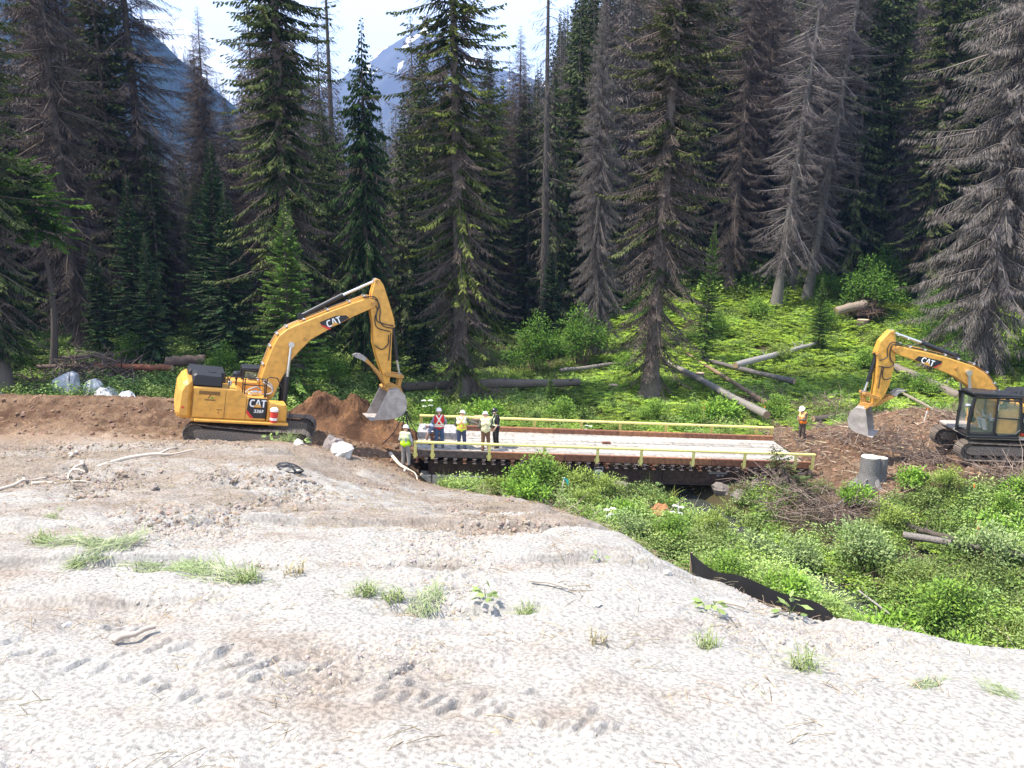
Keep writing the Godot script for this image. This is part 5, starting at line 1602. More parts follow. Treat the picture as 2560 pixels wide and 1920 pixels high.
func stake(x: float, z: float, h: float, label: String, tilt: float, top: String, col := Color(0.72, 0.68, 0.6)) -> void:
	var t := thing("survey_stake", label, "survey stake", Vector3(x, land(x, z) - 0.1, z), "", Basis(Vector3(0, 0, 1), tilt))
	var b := MB.new()
	b.col = col
	b.box(Vector3(0, h * 0.5, 0), Vector3(0.055, h, 0.03), Basis(), 0.005)
	put("stake", b.mesh(), M.soft, t)
	if top:
		var c := MB.new()
		if top == "ribbon":
			c.col = Color(0.02, 0.35, 0.33)
			c.box(Vector3(0.0, h - 0.06, 0), Vector3(0.07, 0.05, 0.045))
			c.quad(Vector3(0.03, h - 0.04, 0.02), Vector3(0.12, h - 0.16, 0.04), Vector3(0.24, h - 0.2, 0.03), Vector3(0.16, h - 0.05, 0.02))
			c.quad(Vector3(0.03, h - 0.06, 0.02), Vector3(0.2, h - 0.3, 0.05), Vector3(0.24, h - 0.28, 0.05), Vector3(0.07, h - 0.05, 0.02))
		else:
			c.col = Color(0.8, 0.2, 0.02)
			c.box(Vector3(0, h - 0.05, 0), Vector3(0.062, 0.11, 0.037), Basis(), 0.004)
		put("ribbon" if top == "ribbon" else "orange_top", c.mesh(), M.soft, t)

func scatter(called: String, m: Mesh, ma: Material, n: int, x0: float, x1: float, z0: float, z1: float, s0: float, s1: float, keep: Callable, label: String, category: String, tone := 0.25, flat_ := false) -> void:
	var xf := []
	var tint := []
	var tries := 0
	while xf.size() < n and tries < n * 6:
		tries += 1
		var z := rf(z0, z1)
		var x := rf(x0, x1)
		var k: float = keep.call(x, z)
		if k <= 0.0 or rng.randf() > k: continue
		var s := rf(s0, s1)
		var b := Basis(Vector3.UP, rf(0, TAU)).scaled(Vector3(s, s * rf(0.75, 1.25), s))
		if flat_: b = Basis(Vector3(rf(-1, 1), 0, rf(-1, 1)).normalized(), rf(-0.5, 0.5)) * b
		xf.append(Transform3D(b, Vector3(x, y_at(x, z) - 0.02, z)))
		var g := rf(1.0 - tone, 1.0 + tone) * ((1.16 if z > -36.0 else 1.02) * (1.0 + 0.7 * na.get_noise_2d(x * 0.45 + 80.0, z * 0.6)) if ma == M.leaves else 1.0)
		tint.append(Color(g * rf(0.9, 1.12), g, g * rf(0.85, 1.1)))
	swarm(called, m, ma, xf, tint, label, category)

func off_road(x: float, z: float) -> float:
	if x > 13.0 + nb.get_noise_2d(x, z) * 2.5 and z < -29.4 and z > -44.0 + na.get_noise_2d(x, z) * 6.0: return 0.0
	if x < -3.5 and z > -40.0: return 0.0
	if x > -5.2 and x < 14.2 and z < -32.5 and z > -38.6: return 0.0     # under the deck
	if absf(x - pw(CREEK, z)) < 0.75 and z > -46.0: return 0.0
	return 1.0

func ground_cover() -> void:
	var leafm := mat("leaves", Color.WHITE, 0.75, 0.0, true)
	leafm.backlight_enabled = true
	leafm.backlight = Color(0.6, 0.6, 0.6)
	leafm.metallic_specular = 0.2
	rng.seed = 400
	var fr := [fern(Color(0.12, 0.20, 0.028), Color(0.28, 0.40, 0.055)), fern(Color(0.10, 0.175, 0.03), Color(0.24, 0.36, 0.055), 8, 0.6)]
	var hb := [herb(Color(0.085, 0.15, 0.035), Color(0.20, 0.31, 0.06), 80, 0.6, 0.10), herb(Color(0.08, 0.135, 0.04), Color(0.20, 0.28, 0.085), 110, 0.55, 0.07), herb(Color(0.10, 0.16, 0.045), Color(0.26, 0.35, 0.12), 90, 0.8, 0.10, 0.17)]
	var gr := tuft(44, 0.62, 0.7, 0.007, Color(0.10, 0.16, 0.035), Color(0.28, 0.34, 0.11))
	var meadow := func(x: float, z: float) -> float:
		if off_road(x, z) == 0.0: return 0.0
		return ss(-0.6, 0.15, na.get_noise_2d(x * 0.4, z * 0.4)) * (1.0 if x > -7.0 else 0.4)
	scatter("fern_cover", fr[0], leafm, 12500, -6, 52, -46, -98, 0.6, 1.8, func(x, z): return meadow.call(x, z) * ss(3.0, 12.0, x), "bright green ferns covering the slope behind the bridge", "ferns")
	scatter("fern_cover", fr[1], leafm, 3600, -8, 22, -40, -60, 0.8, 1.3, meadow, "green ferns along the far side of the bridge", "ferns")
	scatter("herb_cover", hb[1], leafm, 4200, -12, 45, -39.5, -80, 0.8, 1.5, meadow, "broad leaved plants covering the meadow behind the bridge", "plants")
	scatter("grass_cover", gr, leafm, 2500, -10, 40, -39.5, -70, 0.7, 1.3, meadow, "long grass among the ferns behind the bridge", "grass")
	var hollow := func(x: float, z: float) -> float:
		if bank(x, z) > -1.6 or off_road(x, z) == 0.0: return 0.0
		if Vector2(x - 12.7, z + 29.5).length() < 1.9 or Vector2(x - 8.0, z + 29.4).length() < 0.9 or Vector2(x - 6.2, z + 29.6).length() < 0.9: return 0.0
		var lt := clampf((x - 14.2) / 5.4, 0.0, 1.0)
		if Vector2(x - 14.2 - 5.4 * lt, z + 26.0 - 3.8 * lt).length() < 0.55: return 0.0
		return ss(-0.5, 0.05, na.get_noise_2d(x * 0.9, z * 0.9))
	scatter("herb_cover", hb[0], leafm, 2000, -3, 32, -8, -33.5, 0.6, 1.2, hollow, "broad leaved plants filling the hollow before the bridge", "plants")
	scatter("herb_cover", hb[1], leafm, 2600, -3, 32, -8, -33.5, 0.7, 1.4, hollow, "small leaved plants filling the hollow before the bridge", "plants")
	scatter("herb_cover", hb[2], leafm, 2600, -3, 32, -8, -33.5, 0.6, 1.3, hollow, "pale leaved willow herb in the hollow before the bridge", "plants")
	scatter("fern_cover", fr[1], leafm, 1100, -3, 32, -8, -33.5, 0.7, 1.3, hollow, "green ferns in the hollow before the bridge", "ferns")
	scatter("grass_cover", gr, leafm, 3000, -3, 32, -8, -33.5, 0.7, 1.6, hollow, "long grass in the hollow before the bridge", "grass")
	var dst := stick_pile(9, 0.35, 0.5, 0.8, 0.008, [Color(0.42, 0.36, 0.28), Color(0.3, 0.24, 0.18), Color(0.2, 0.14, 0.1)], 19)
	rng.seed = 430
	scatter("dead_stems", dst, M.soft, 700, -3, 32, -8, -33.5, 0.6, 1.5, func(x, z): return 1.0 if bank(x, z) < -1.2 and off_road(x, z) > 0.0 else 0.0, "dry dead stems and twigs among the plants of the hollow", "dead stems", 0.3, true)
	var dim := func(x: float, z: float) -> float: return 1.0 if x < -6.0 and z < -40.5 else 0.0
	scatter("herb_cover", hb[1], leafm, 5200, -52, -6, -40.5, -80, 0.9, 1.9, dim, "low green plants on the shaded forest floor at the left", "plants")
	scatter("fern_cover", fr[1], leafm, 2500, -52, -6, -40.5, -75, 0.9, 1.7, dim, "ferns on the shaded forest floor at the left", "ferns")
	scatter("herb_cover", hb[0], leafm, 9000, -30, 170, -76, -260, 2.0, 4.0, func(x, z): return 1.0 if x > -0.1 * -z and x < -z * 0.72 else 0.0, "green undergrowth on the hillside below the trees", "plants")
	# the pale bank: clods, straw, twigs
	rng.seed = 500
	var pale := func(x: float, z: float) -> float:
		if bank(x, z) < -0.6 or absf(x) > 5.0 + 0.72 * -z: return 0.0
		return ss(-0.05, 0.5, na.get_noise_2d(x * 0.6 + 50.0, z * 0.6)) + 0.04
	var cl := MB.new()
	cl.col = Color(0.40, 0.345, 0.30)
	var rk := rock(Vector3(0.03, 0.022, 0.03), 3, 0.5, 4)
	var clm := mat("clod", Color(0.33, 0.295, 0.265), 0.95, 0.0, true)
	clm.specular_mode = BaseMaterial3D.SPECULAR_DISABLED
	mat("far_clod", Color(0.22, 0.175, 0.14), 0.95, 0.0, true)
	scatter("dirt_clods", rk, clm, 24000, -13, 11, -5.6, -16, 0.4, 1.5, pale, "small pale dirt clods strewn over the dusty bank", "dirt clods", 0.12)
	scatter("dirt_clods", rk, clm, 9000, -20, 6, -14, -24, 0.5, 1.6, pale, "dirt clods over the middle of the bank", "dirt clods", 0.2)
	scatter("dirt_clods", rk, M.far_clod, 6000, -26, 6, -16, -31, 0.7, 3.0, pale, "larger dirt clods on the far part of the bank", "dirt clods", 0.25)
	var sw := MB.new()
	for i in 5:
		sw.col = Color(0.36, 0.29, 0.19) * rf(0.7, 1.25)
		var d := Vector3(rf(-1, 1), rf(-0.06, 0.1), rf(-1, 1)).normalized() * rf(0.12, 0.3)
		var o := Vector3(rf(-0.15, 0.15), 0.012, rf(-0.15, 0.15))
		sw.tube([o - d * 0.5, o + Vector3(0, rf(0.0, 0.02), 0), o + d * 0.5], [0.004, 0.003], 3, false)
	scatter("straw_litter", sw.mesh(), M.soft, 3800, -28, 10, -6, -31, 0.7, 1.6, func(x, z): return 0.0 if bank(x, z) < -0.6 else ss(-11.0, -20.0, z) + 0.25, "dry straw and bark bits strewn over the bank", "straw", 0.3)
	# broken branches over the cleared ground at the right
	var cleared := func(x: float, z: float) -> float: return 1.0 if off_road(x, z) == 0.0 and x > 13.0 and z < -30.0 and z > -46.0 else (0.5 if x > 10.0 and z < -44.0 and z > -52.0 and na.get_noise_2d(x, z) > 0.1 else 0.0)
	var tw := stick_pile(7, 0.5, 0.08, 0.9, 0.016, [Color(0.22, 0.16, 0.12), Color(0.34, 0.27, 0.2), Color(0.12, 0.08, 0.06)], 9)
	rng.seed = 510
	scatter("branch_litter", tw, M.soft, 2600, 12, 40, -26, -52, 0.6, 1.5, cleared, "broken grey twigs and slash over the cleared dirt at the right", "branches", 0.3, true)
	scatter("dirt_clods", rk, mat("dark_clod", Color(0.17, 0.105, 0.068), 0.95, 0.0, true), 2600, 12, 38, -26, -45, 1.5, 6.0, cleared, "dark soil clods over the cleared dirt at the right", "dirt clods", 0.35)
	scatter("dirt_clods", rk, M.dark_clod, 2200, -36, -4, -30, -39, 1.2, 4.5, func(x, z): return 1.0, "brown soil clods along the track road at the left", "dirt clods", 0.35)

func shrubs() -> void:
	var kinds := []
	kinds.append(bush(1.0, 1.5, 2300, 0.105, Color(0.075, 0.14, 0.03), Color(0.20, 0.32, 0.05), 61) + ["bright leafy green bush"])
	kinds.append(bush(0.9, 1.7, 2500, 0.085, Color(0.10, 0.15, 0.035), Color(0.29, 0.36, 0.085), 62) + ["yellow green bush with upright shoots"])
	kinds.append(bush(0.9, 1.35, 2100, 0.10, Color(0.10, 0.155, 0.05), Color(0.30, 0.37, 0.17), 63, 14) + ["silvery willow bush"])
	kinds.append(bush(1.5, 2.6, 4200, 0.12, Color(0.05, 0.105, 0.022), Color(0.12, 0.22, 0.036), 64, 16) + ["dense dark green thicket bush"])
	kinds.append(bush(1.0, 0.9, 1500, 0.15, Color(0.09, 0.18, 0.03), Color(0.22, 0.36, 0.05), 65) + ["low bush with broad bright leaves"])
	var where := [
		# kind, x, z, size, where it stands
		[1, -0.7, -31.2, 0.7, "under the bridge's left end beside the pale blocks"], [0, 0.3, -31.2, 1.1, "before the girder, second from the pale blocks"], [0, 1.2, -31.4, 1.25, "before the girder, just left of the teal ribboned stake"], [1, 2.4, -31.2, 1.15, "before the girder, just right of the teal ribboned stake"], [1, 3.7, -31.3, 1.15, "under the grey sign plate of the bridge"], [4, 0.6, -29.6, 1.0, "on the bank foot below the ribboned stake"],
		[1, 3.0, -29.4, 0.9, "below the grey sign plate, nearer the bank"], [4, 4.6, -29.2, 0.9, "beside the shaded creek bed under the bridge"], [2, 4.4, -27.2, 0.95, "beside the white umbels at the bank edge"], [0, 5.9, -26.8, 0.9, "between the white boulder and the bank"], [1, 7.6, -27.6, 0.9, "before the white creek boulder"], [2, 8.9, -26.0, 1.1, "in mid hollow left of the brush heap"], [2, 10.6, -26.6, 1.1, "in mid hollow before the brush heap"], [0, 7.0, -23.4, 0.9, "behind the top of the black silt fence"], [4, 8.6, -22.2, 1.0, "behind the middle of the black silt fence"],
		[2, 12.4, -25.6, 1.3, "left of the lying grey log in the hollow"], [2, 16.2, -24.6, 1.35, "behind the lying grey log in the hollow"], [1, 14.4, -27.6, 1.0, "halfway between the stump and the grey log"], [4, 11.5, -21.5, 1.1, "behind the lower end of the silt fence"], [0, 13.2, -21.6, 1.2, "before the lying grey log in the hollow"], [4, 9.6, -19.0, 1.1, "just past the bank edge, lower right"], [0, 11.2, -17.6, 1.2, "with white umbels past the bank edge, lower right"], [4, 12.9, -18.6, 1.1, "far lower right past the bank edge"], [4, 9.2, -15.2, 0.9, "overhanging the bank edge at the right border"], [0, 10.6, -14.6, 1.0, "at the right border above the pale bank"],
		[4, 16.5, -30.3, 0.8, "touching the big grey stump on its right"], [4, 14.2, -30.4, 0.9, "touching the big grey stump on its left"], [1, 17.4, -29.4, 0.9, "right of the big grey stump"], [0, 18.8, -28.0, 0.8, "before the right excavator's tracks"], [4, 18.0, -27.0, 1.0, "in the hollow below the right excavator"], [0, 21.0, -26.8, 0.9, "at the right border below the right excavator"], [2, 18.6, -24.6, 1.1, "at the right border above the grey log"],
		[3, 1.9, -58.0, 1.7, "rounded, in the meadow right of the central spruce"], [3, 5.4, -60.0, 1.8, "tall, in the meadow under the shaggy dead spruce"], [3, 33.0, -71.0, 2.0, "bright, on the slope behind the root wad"], [3, 36.0, -66.0, 1.5, "on the slope right of the root wad"], [3, 34.0, -57.0, 1.5, "under the shaggy grey tree at the right"], [3, 37.5, -54.0, 1.5, "at the right border under the shaggy grey tree"], [3, 31.0, -53.0, 1.1, "behind the right excavator's boom"], [3, 35.0, -49.0, 1.2, "at the right border behind the right excavator's boom"],
		[3, 12.5, -70.0, 1.2, "at the forest edge left of the slender leaning fir"], [0, 17.5, -66.0, 1.6, "on the open slope right of the slender leaning fir"], [1, 20.5, -58.5, 1.3, "on the slope just behind the pale white log"], [0, 22.5, -70.5, 1.5, "at the foot of the leaning dead trees, left"], [3, 27.0, -66.5, 1.0, "on the slope left of the root wad"], [1, 29.5, -61.5, 1.4, "on the slope right of the small sunlit fir"], [0, 26.0, -56.0, 1.4, "on the lower slope below the small sunlit fir"], [3, 30.5, -76.0, 1.3, "under the leaning dead trees, right"], [1, 12.0, -62.5, 1.3, "in the meadow behind the long leaning log's upper end"], [3, 37.0, -78.0, 1.8, "bright, high on the slope behind the root wad"], [0, 24.6, -50.5, 1.3, "behind the slash heap, left of the thick barked log"], [3, 33.2, -60.5, 1.1, "on the slope below the root wad"],
		[4, 20.0, -28.9, 0.8, "on the dirt edge before the right excavator's near track"], [0, 22.6, -28.2, 0.7, "at the right border before the right excavator's near track"], [1, 17.6, -29.9, 0.55, "between the big grey stump and the right excavator"],
		[0, 8.6, -57.5, 1.1, "in the meadow behind the thin olive spruce"], [0, 15.8, -45.0, 1.1, "left of the person in orange at the far bridge end"], [4, 12.4, -44.6, 1.4, "bright ferny, behind the far handrail's right half"], [0, 10.4, -43.2, 1.0, "behind the far handrail, below the long leaning log"], [1, 6.2, -43.6, 1.0, "behind the middle of the far handrail"], [0, 3.0, -44.2, 1.1, "behind the far handrail under the central spruce"], [4, -1.6, -44.5, 1.3, "behind the far handrail's left end"], [0, -4.6, -43.8, 1.2, "with white flowers right of the grey bucket"], [1, -6.6, -44.6, 1.1, "behind the grey bucket"], [0, 8.4, -44.4, 1.0, "dark, behind the far handrail by the olive spruce"],
		[3, -25.0, -50.0, 0.9, "in shade behind the rusty pipe"], [3, -31.0, -48.0, 0.9, "in shade left of the debris heap"], [3, -17.5, -46.0, 0.9, "in shade behind the left excavator's hoods"], [3, -11.6, -47.5, 1.0, "in shade behind the dirt heap"], [0, 27.5, -50.5, 1.2, "beside the thick log behind the right excavator's bucket"], [4, 25.4, -44.6, 1.1, "bright, behind the right excavator's stick"], [0, 22.0, -45.8, 1.1, "behind the right excavator's grey bucket"]]
	for w in where:
		var k: Array = kinds[w[0]]
		var b := Basis(Vector3.UP, float(w[1]) * 7.0).scaled(Vector3.ONE * float(w[3]))
		var t := thing("bush", "%s %s" % [k[2], w[4]], "bush", Vector3(w[1], land(w[1], w[2]) - 0.05, w[2]), "", b)
		put("stems", k[0], M.soft, t)
		put("foliage", k[1], M.leaves, t)
	# white umbels on tall stalks
	rng.seed = 620
	var um := MB.new()
	var us := MB.new()
	us.col = Color(0.06, 0.13, 0.03)
	for q in 4:
		var o := Vector3(rf(-0.22, 0.22), rf(0.95, 1.35), rf(-0.22, 0.22))
		us.tube([Vector3(o.x * 0.3, 0, o.z * 0.3), o], [0.014, 0.009], 5, false)
		um.col = Color(0.72, 0.74, 0.68)
		for i in 26:
			var a := i * 2.4
			var r := 0.135 * sqrt(i / 26.0)
			var c := o + Vector3(cos(a) * r, 0.05 - r * r * 2.2, sin(a) * r)
			um.lathe([V(0, -0.012), V(0.022, 0), V(0, 0.014)], Transform3D(Basis(), c), 6)
	var umm := um.mesh()
	var usm := us.mesh()
	for w in [[3.6, -27.2, 0.85, "white umbel flowers at the bank edge under the bridge's middle"], [6.3, -27.8, 0.8, "white umbel flowers near the white boulder"], [11.8, -17.0, 0.9, "white umbel flowers in the lower right of the hollow"], [12.8, -16.4, 0.8, "white umbel flowers farthest lower right in the hollow"], [9.6, -15.6, 0.8, "white umbel flowers near the right border at the bank edge"], [-4.9, -43.2, 1.1, "white umbel flowers right of the grey bucket"], [4.2, -41.0, 0.7, "white umbel flowers behind the far handrail"]]:
		var t := thing("umbel_plant", w[3], "flowers", Vector3(w[0], land(w[0], w[1]) + 0.1, w[1]), "", Basis(Vector3.UP, w[0] * 3.0).scaled(Vector3.ONE * w[2]))
		put("stalks", usm, M.leaves, t)
		put("blossoms", umm, M.soft, t)

func wood_and_stones() -> void:
	var grey := Color(0.30, 0.27, 0.245)
	var dark := Color(0.14, 0.11, 0.09)
	var tan := Color(0.36, 0.25, 0.16)
	lay_log(-2.4, -51.0, 4.7, -53.2, 0.34, 0.26, Color(0.22, 0.185, 0.16), "thick grey log lying behind the far handrail at the central spruce's foot", "fallen_log", 0.55)
	lay_log(-7.4, -50.0, -2.6, -51.6, 0.3, 0.3, dark, "dark log lying left of the central spruce's foot", "fallen_log", 0.5)
	lay_log(3.6, -57.0, 9.0, -58.5, 0.16, 0.12, grey, "thin pale log lying in the bright meadow", "fallen_log", 0.5)
	lay_log(16.2, -55.0, 24.6, -61.3, 0.26, 0.12, Color(0.42, 0.40, 0.38), "pale white log slanting up the slope to the right", "fallen_log", 0.75, 9)
	lay_log(14.6, -57.4, 19.2, -51.4, 0.14, 0.2, Color(0.2, 0.18, 0.17), "dark grey log crossing the foot of the pale log", "fallen_log", 0.6, 8)
	lay_log(11.4, -59.0, 14.6, -43.0, 0.17, 0.25, Color(0.34, 0.31, 0.28), "long grey log leaning down to the far handrail's right end", "fallen_log", 0.5)
	lay_log(13.8, -60.0, 15.9, -46.6, 0.1, 0.17, tan, "long thin orange brown log beside the long grey log", "fallen_log", 0.4)
	lay_log(12.6, -50.3, 10.5, -45.4, 0.13, 0.16, grey, "short grey log leaning under the olive spruce")
	lay_log(28.3, -56.0, 28.8, -48.4, 0.26, 0.32, Color(0.30, 0.25, 0.21), "thick barked log behind the right excavator's boom, sawn end forward", "fallen_log", 0.35)
	lay_log(26.4, -51.8, 23.2, -39.6, 0.1, 0.07, Color(0.42, 0.36, 0.29), "long thin pale pole lying behind the right excavator's cab")
	lay_log(20.4, -45.6, 23.8, -48.6, 0.2, 0.14, Color(0.34, 0.28, 0.24), "log ending in roots behind the right excavator's bucket")
	lay_log(17.6, -44.0, 20.4, -45.2, 0.24, 0.22, dark, "short dark log behind the person in orange")
	lay_log(18.2, -38.8, 18.6, -37.4, 0.12, 0.12, Color(0.45, 0.29, 0.15), "short peeled orange log left of the right excavator's bucket")
	lay_log(14.2, -26.4, 19.6, -22.6, 0.13, 0.10, grey, "long grey log lying through the hollow at the right", "fallen_log", 0.5)
	lay_log(14.6, -27.4, 15.9, -26.0, 0.11, 0.1, dark, "short dark broken log above the long grey log in the hollow", "fallen_log", 0.45)
	lay_log(14.6, -37.2, 20.4, -39.0, 0.05, 0.02, Color(0.5, 0.43, 0.36), "long bare pale branch lying before the right excavator's bucket", "branch")
	lay_log(13.0, -29.6, 15.2, -31.2, 0.05, 0.03, grey, "dead branch slanting from the brush heap up to the big stump", "branch", 0.4, 7)
	lay_log(11.6, -24.0, 12.2, -20.6, 0.04, 0.02, Color(0.5, 0.46, 0.42), "bare bent whitish stick standing in the hollow right of the silt fence", "branch", 0.5, 1)
	lay_log(18.6, -28.0, 20.8, -26.8, 0.03, 0.02, grey, "thin grey stick lying below the right excavator", "branch", 0.3)
	lay_log(-25.6, -46.6, -20.6, -46.0, 0.19, 0.19, Color(0.16, 0.055, 0.035), "long rust brown pipe lying behind the left excavator's tail", "rusty_pipe", 0.75, 0, "soft")
	lay_log(-21.2, -46.4, -19.2, -47.6, 0.34, 0.32, Color(0.17, 0.12, 0.10), "thick brown log end above the left excavator's tail", "fallen_log", 0.9, 0)
	lay_log(-28.6, -47.6, -25.8, -49.4, 0.2, 0.16, dark, "upper dark log poking out of the debris heap at the left", "fallen_log", 1.0)
	lay_log(-29.0, -46.4, -25.4, -46.8, 0.14, 0.12, Color(0.2, 0.14, 0.11), "lower brown log in the debris heap at the left", "fallen_log", 0.8)
	one("debris_heap", stick_pile(420, 3.4, 1.7, 2.6, 0.05, [Color(0.12, 0.085, 0.07), Color(0.2, 0.15, 0.12), Color(0.07, 0.05, 0.045)], 71), M.soft, "heap of dark broken branches and slabs behind the track road at the left", "debris heap", Transform3D(Basis(), Vector3(-25.4, 1.4, -46.2)))
	# sticks on the pale bank
	for q in [[-13.6, -23.4, -13.0, -21.6, 0.035, 0.02, "pale forked stick on the left of the bank, upper one"], [-12.9, -23.0, -10.9, -25.4, 0.045, 0.02, "longest pale stick on the left of the bank, pointing right"], [-13.3, -20.4, -12.2, -21.4, 0.035, 0.025, "short pale stick below the forked sticks on the left bank"], [-13.6, -19.4, -13.4, -21.2, 0.03, 0.02, "pale bent stick at the left border of the bank"], [-15.0, -25.6, -14.7, -24.6, 0.04, 0.03, "small upright pale stick at the left of the bank"], [0.3, -11.9, 0.95, -11.3, 0.018, 0.012, "small bleached stick in the middle of the bank"], [-5.5, -33.6, -4.0, -31.2, 0.06, 0.02, "pale peeled pole lying on the dark soil left of the person in lime"], [3.3, -11.6, 3.7, -11.3, 0.03, 0.02, "broken pale stick before the silt fence"], [-5.3, -9.4, -4.9, -9.75, 0.03, 0.025, "dark half buried stick in the track print at the lower left"]]:
		var a := on(q[0], q[1], 0.05)
		var c := on(q[2], q[3], 0.09)
		var mid := (a + c) * 0.5
		one("stick", stick_mesh(a - mid, c - mid, q[4] * 1.5, q[5] * 1.4, Color(0.50, 0.43, 0.35) if q[4] > 0.019 and q[2] != -4.9 else Color(0.4, 0.34, 0.28), int(absf(q[0] * 91.0))), M.soft, q[6], "stick", Transform3D(Basis(), mid))
	# stumps
	var st := thing("tree_stump", "big grey sawn stump with flaring roots before the right excavator", "stump", Vector3(15.25, -0.25, -31.4), "", Basis(Vector3.UP, 0.4))
	var b := MB.new()
	b.col = Color(0.27, 0.255, 0.25)
	b.lathe([V(0.62, -0.1), V(0.5, 0.2), V(0.41, 0.6), V(0.38, 1.32)], Transform3D(Basis(), Vector3(-0.1, 0, 0)), 18)
	b.lathe([V(0.44, -0.1), V(0.33, 0.2), V(0.28, 0.6), V(0.27, 1.26)], Transform3D(Basis(Vector3(0, 0, 1), -0.04), Vector3(0.33, 0, 0.12)), 16)
	for k in 7:
		var a := k * 0.9
		b.tube([Vector3(cos(a) * 0.35, 0.35, sin(a) * 0.35), Vector3(cos(a) * 0.65, 0.05, sin(a) * 0.65), Vector3(cos(a) * 0.95, -0.2, sin(a) * 0.95)], [0.16, 0.13, 0.05], 7)
	put("trunk", b.mesh(), M.bark, st)
	var c := MB.new()
	c.col = Color(0.62, 0.56, 0.48)
	c.lathe([V(0.375, 1.30), V(0.37, 1.33), V(0.0, 1.345)], Transform3D(Basis(), Vector3(-0.1, 0, 0)), 18)
	c.lathe([V(0.265, 1.245), V(0.26, 1.27), V(0.0, 1.285)], Transform3D(Basis(Vector3(0, 0, 1), -0.04), Vector3(0.33, 0, 0.12)), 16)
	put("cut_face", c.mesh(), M.soft, st)
	for q in [[7.0, -52.3, 0.36, 0.5, "small sawn stump in the meadow left of the olive spruce"], [5.7, -58.8, 0.25, 0.3, "low sawn stump in the bright meadow"], [13.4, -54.0, 0.3, 0.8, "thin stump between the crossing logs"], [31.0, -67.8, 0.5, 0.9, "grey stump under the uprooted log on the slope"], [21.6, -29.3, 0.25, 0.35, "small orange stump at the right border before the tracks"], [-1.9, -42.6, 0.45, 0.8, "dark stump behind the red vest and the far handrail"]]:
		var s2 := thing("tree_stump", q[4], "stump", Vector3(q[0], land(q[0], q[1]) - 0.05, q[1]))
		var e := MB.new()
		e.col = Color(0.22, 0.18, 0.15)
		e.lathe([V(q[2] * 1.4, -0.1), V(q[2] * 1.08, q[3] * 0.3), V(q[2], q[3])], Transform3D(), 12)
		put("trunk", e.mesh(), M.bark, s2)
		var f := MB.new()
		f.col = Color(0.55, 0.38, 0.25)
		f.lathe([V(q[2], q[3] - 0.01), V(q[2] * 0.95, q[3] + 0.02), V(0, q[3] + 0.03)], Transform3D(), 12)
		put("cut_face", f.mesh(), M.soft, s2)
	# uprooted tree
	var rw := thing("uprooted_tree", "uprooted tree with a shaggy dark root plate and broken orange end", "uprooted tree", Vector3(32.0, land(32.0, -70.0) + 0.6, -70.0))
	put("roots", stick_pile(420, 1.5, 1.5, 1.3, 0.035, [Color(0.10, 0.065, 0.05), Color(0.17, 0.115, 0.09), Color(0.06, 0.04, 0.035)], 81), M.soft, rw)
	put("trunk", log_mesh(Vector3(-2.9, 0.4, 1.0), Vector3(0, 0.9, 0), 0.38, 0.5, Color(0.42, 0.34, 0.27), 0, 82), M.bark, rw)
	# heaps of dead brush
	for q in [[12.2, -30.0, 1.7, 1.7, "heap of grey dead brush left of the big stump"], [13.9, -28.9, 1.6, 1.2, "brown uprooted brush heap below the big stump"], [19.4, -46.4, 1.9, 1.3, "dark brush heap behind the person in orange"], [21.9, -44.0, 0.9, 0.8, "knotted root stub left of the right excavator's bucket"], [16.6, -48.6, 2.6, 0.7, "wide brown slash heap under the crossing logs"], [23.4, -37.2, 1.3, 0.5, "dark root heap under the right excavator's boom"], [18.6, -32.9, 1.0, 0.4, "twiggy heap before the right excavator's tracks"], [26.5, -46.0, 2.2, 0.5, "brown slash heap beside the thick barked log"], [11.6, -33.2, 1.5, 1.0, "dark brush heap in the shade under the bridge's right end"], [17.8, -36.2, 1.6, 0.6, "tangled slash heap between the bridge and the right excavator's bucket"], [24.0, -41.5, 2.0, 0.6, "slash heap behind the right excavator's stick"], [20.6, -29.9, 1.3, 0.4, "thin twig heap in front of the right excavator's near track"], [-1.6, -50.4, 1.4, 1.0, "bare lower branches heaped at the central spruce's foot"]]:
		one("brush_heap", stick_pile(int(q[2] * 170), q[2], q[3], 1.5, 0.016, [Color(0.16, 0.115, 0.09), Color(0.26, 0.2, 0.165), Color(0.09, 0.06, 0.05)], int(q[0] * 10.0)), M.soft, q[4], "brush heap", Transform3D(Basis(), Vector3(q[0], land(q[0], q[1]), q[1])))
	# boulders
	mat("stone", Color.WHITE, 0.9, 0.0, true, noise_tex(0.03, 0.7, 1.2, 5, 256, 91), 1.2, M.bark.heightmap_texture, 2.0)
	var sd := 10
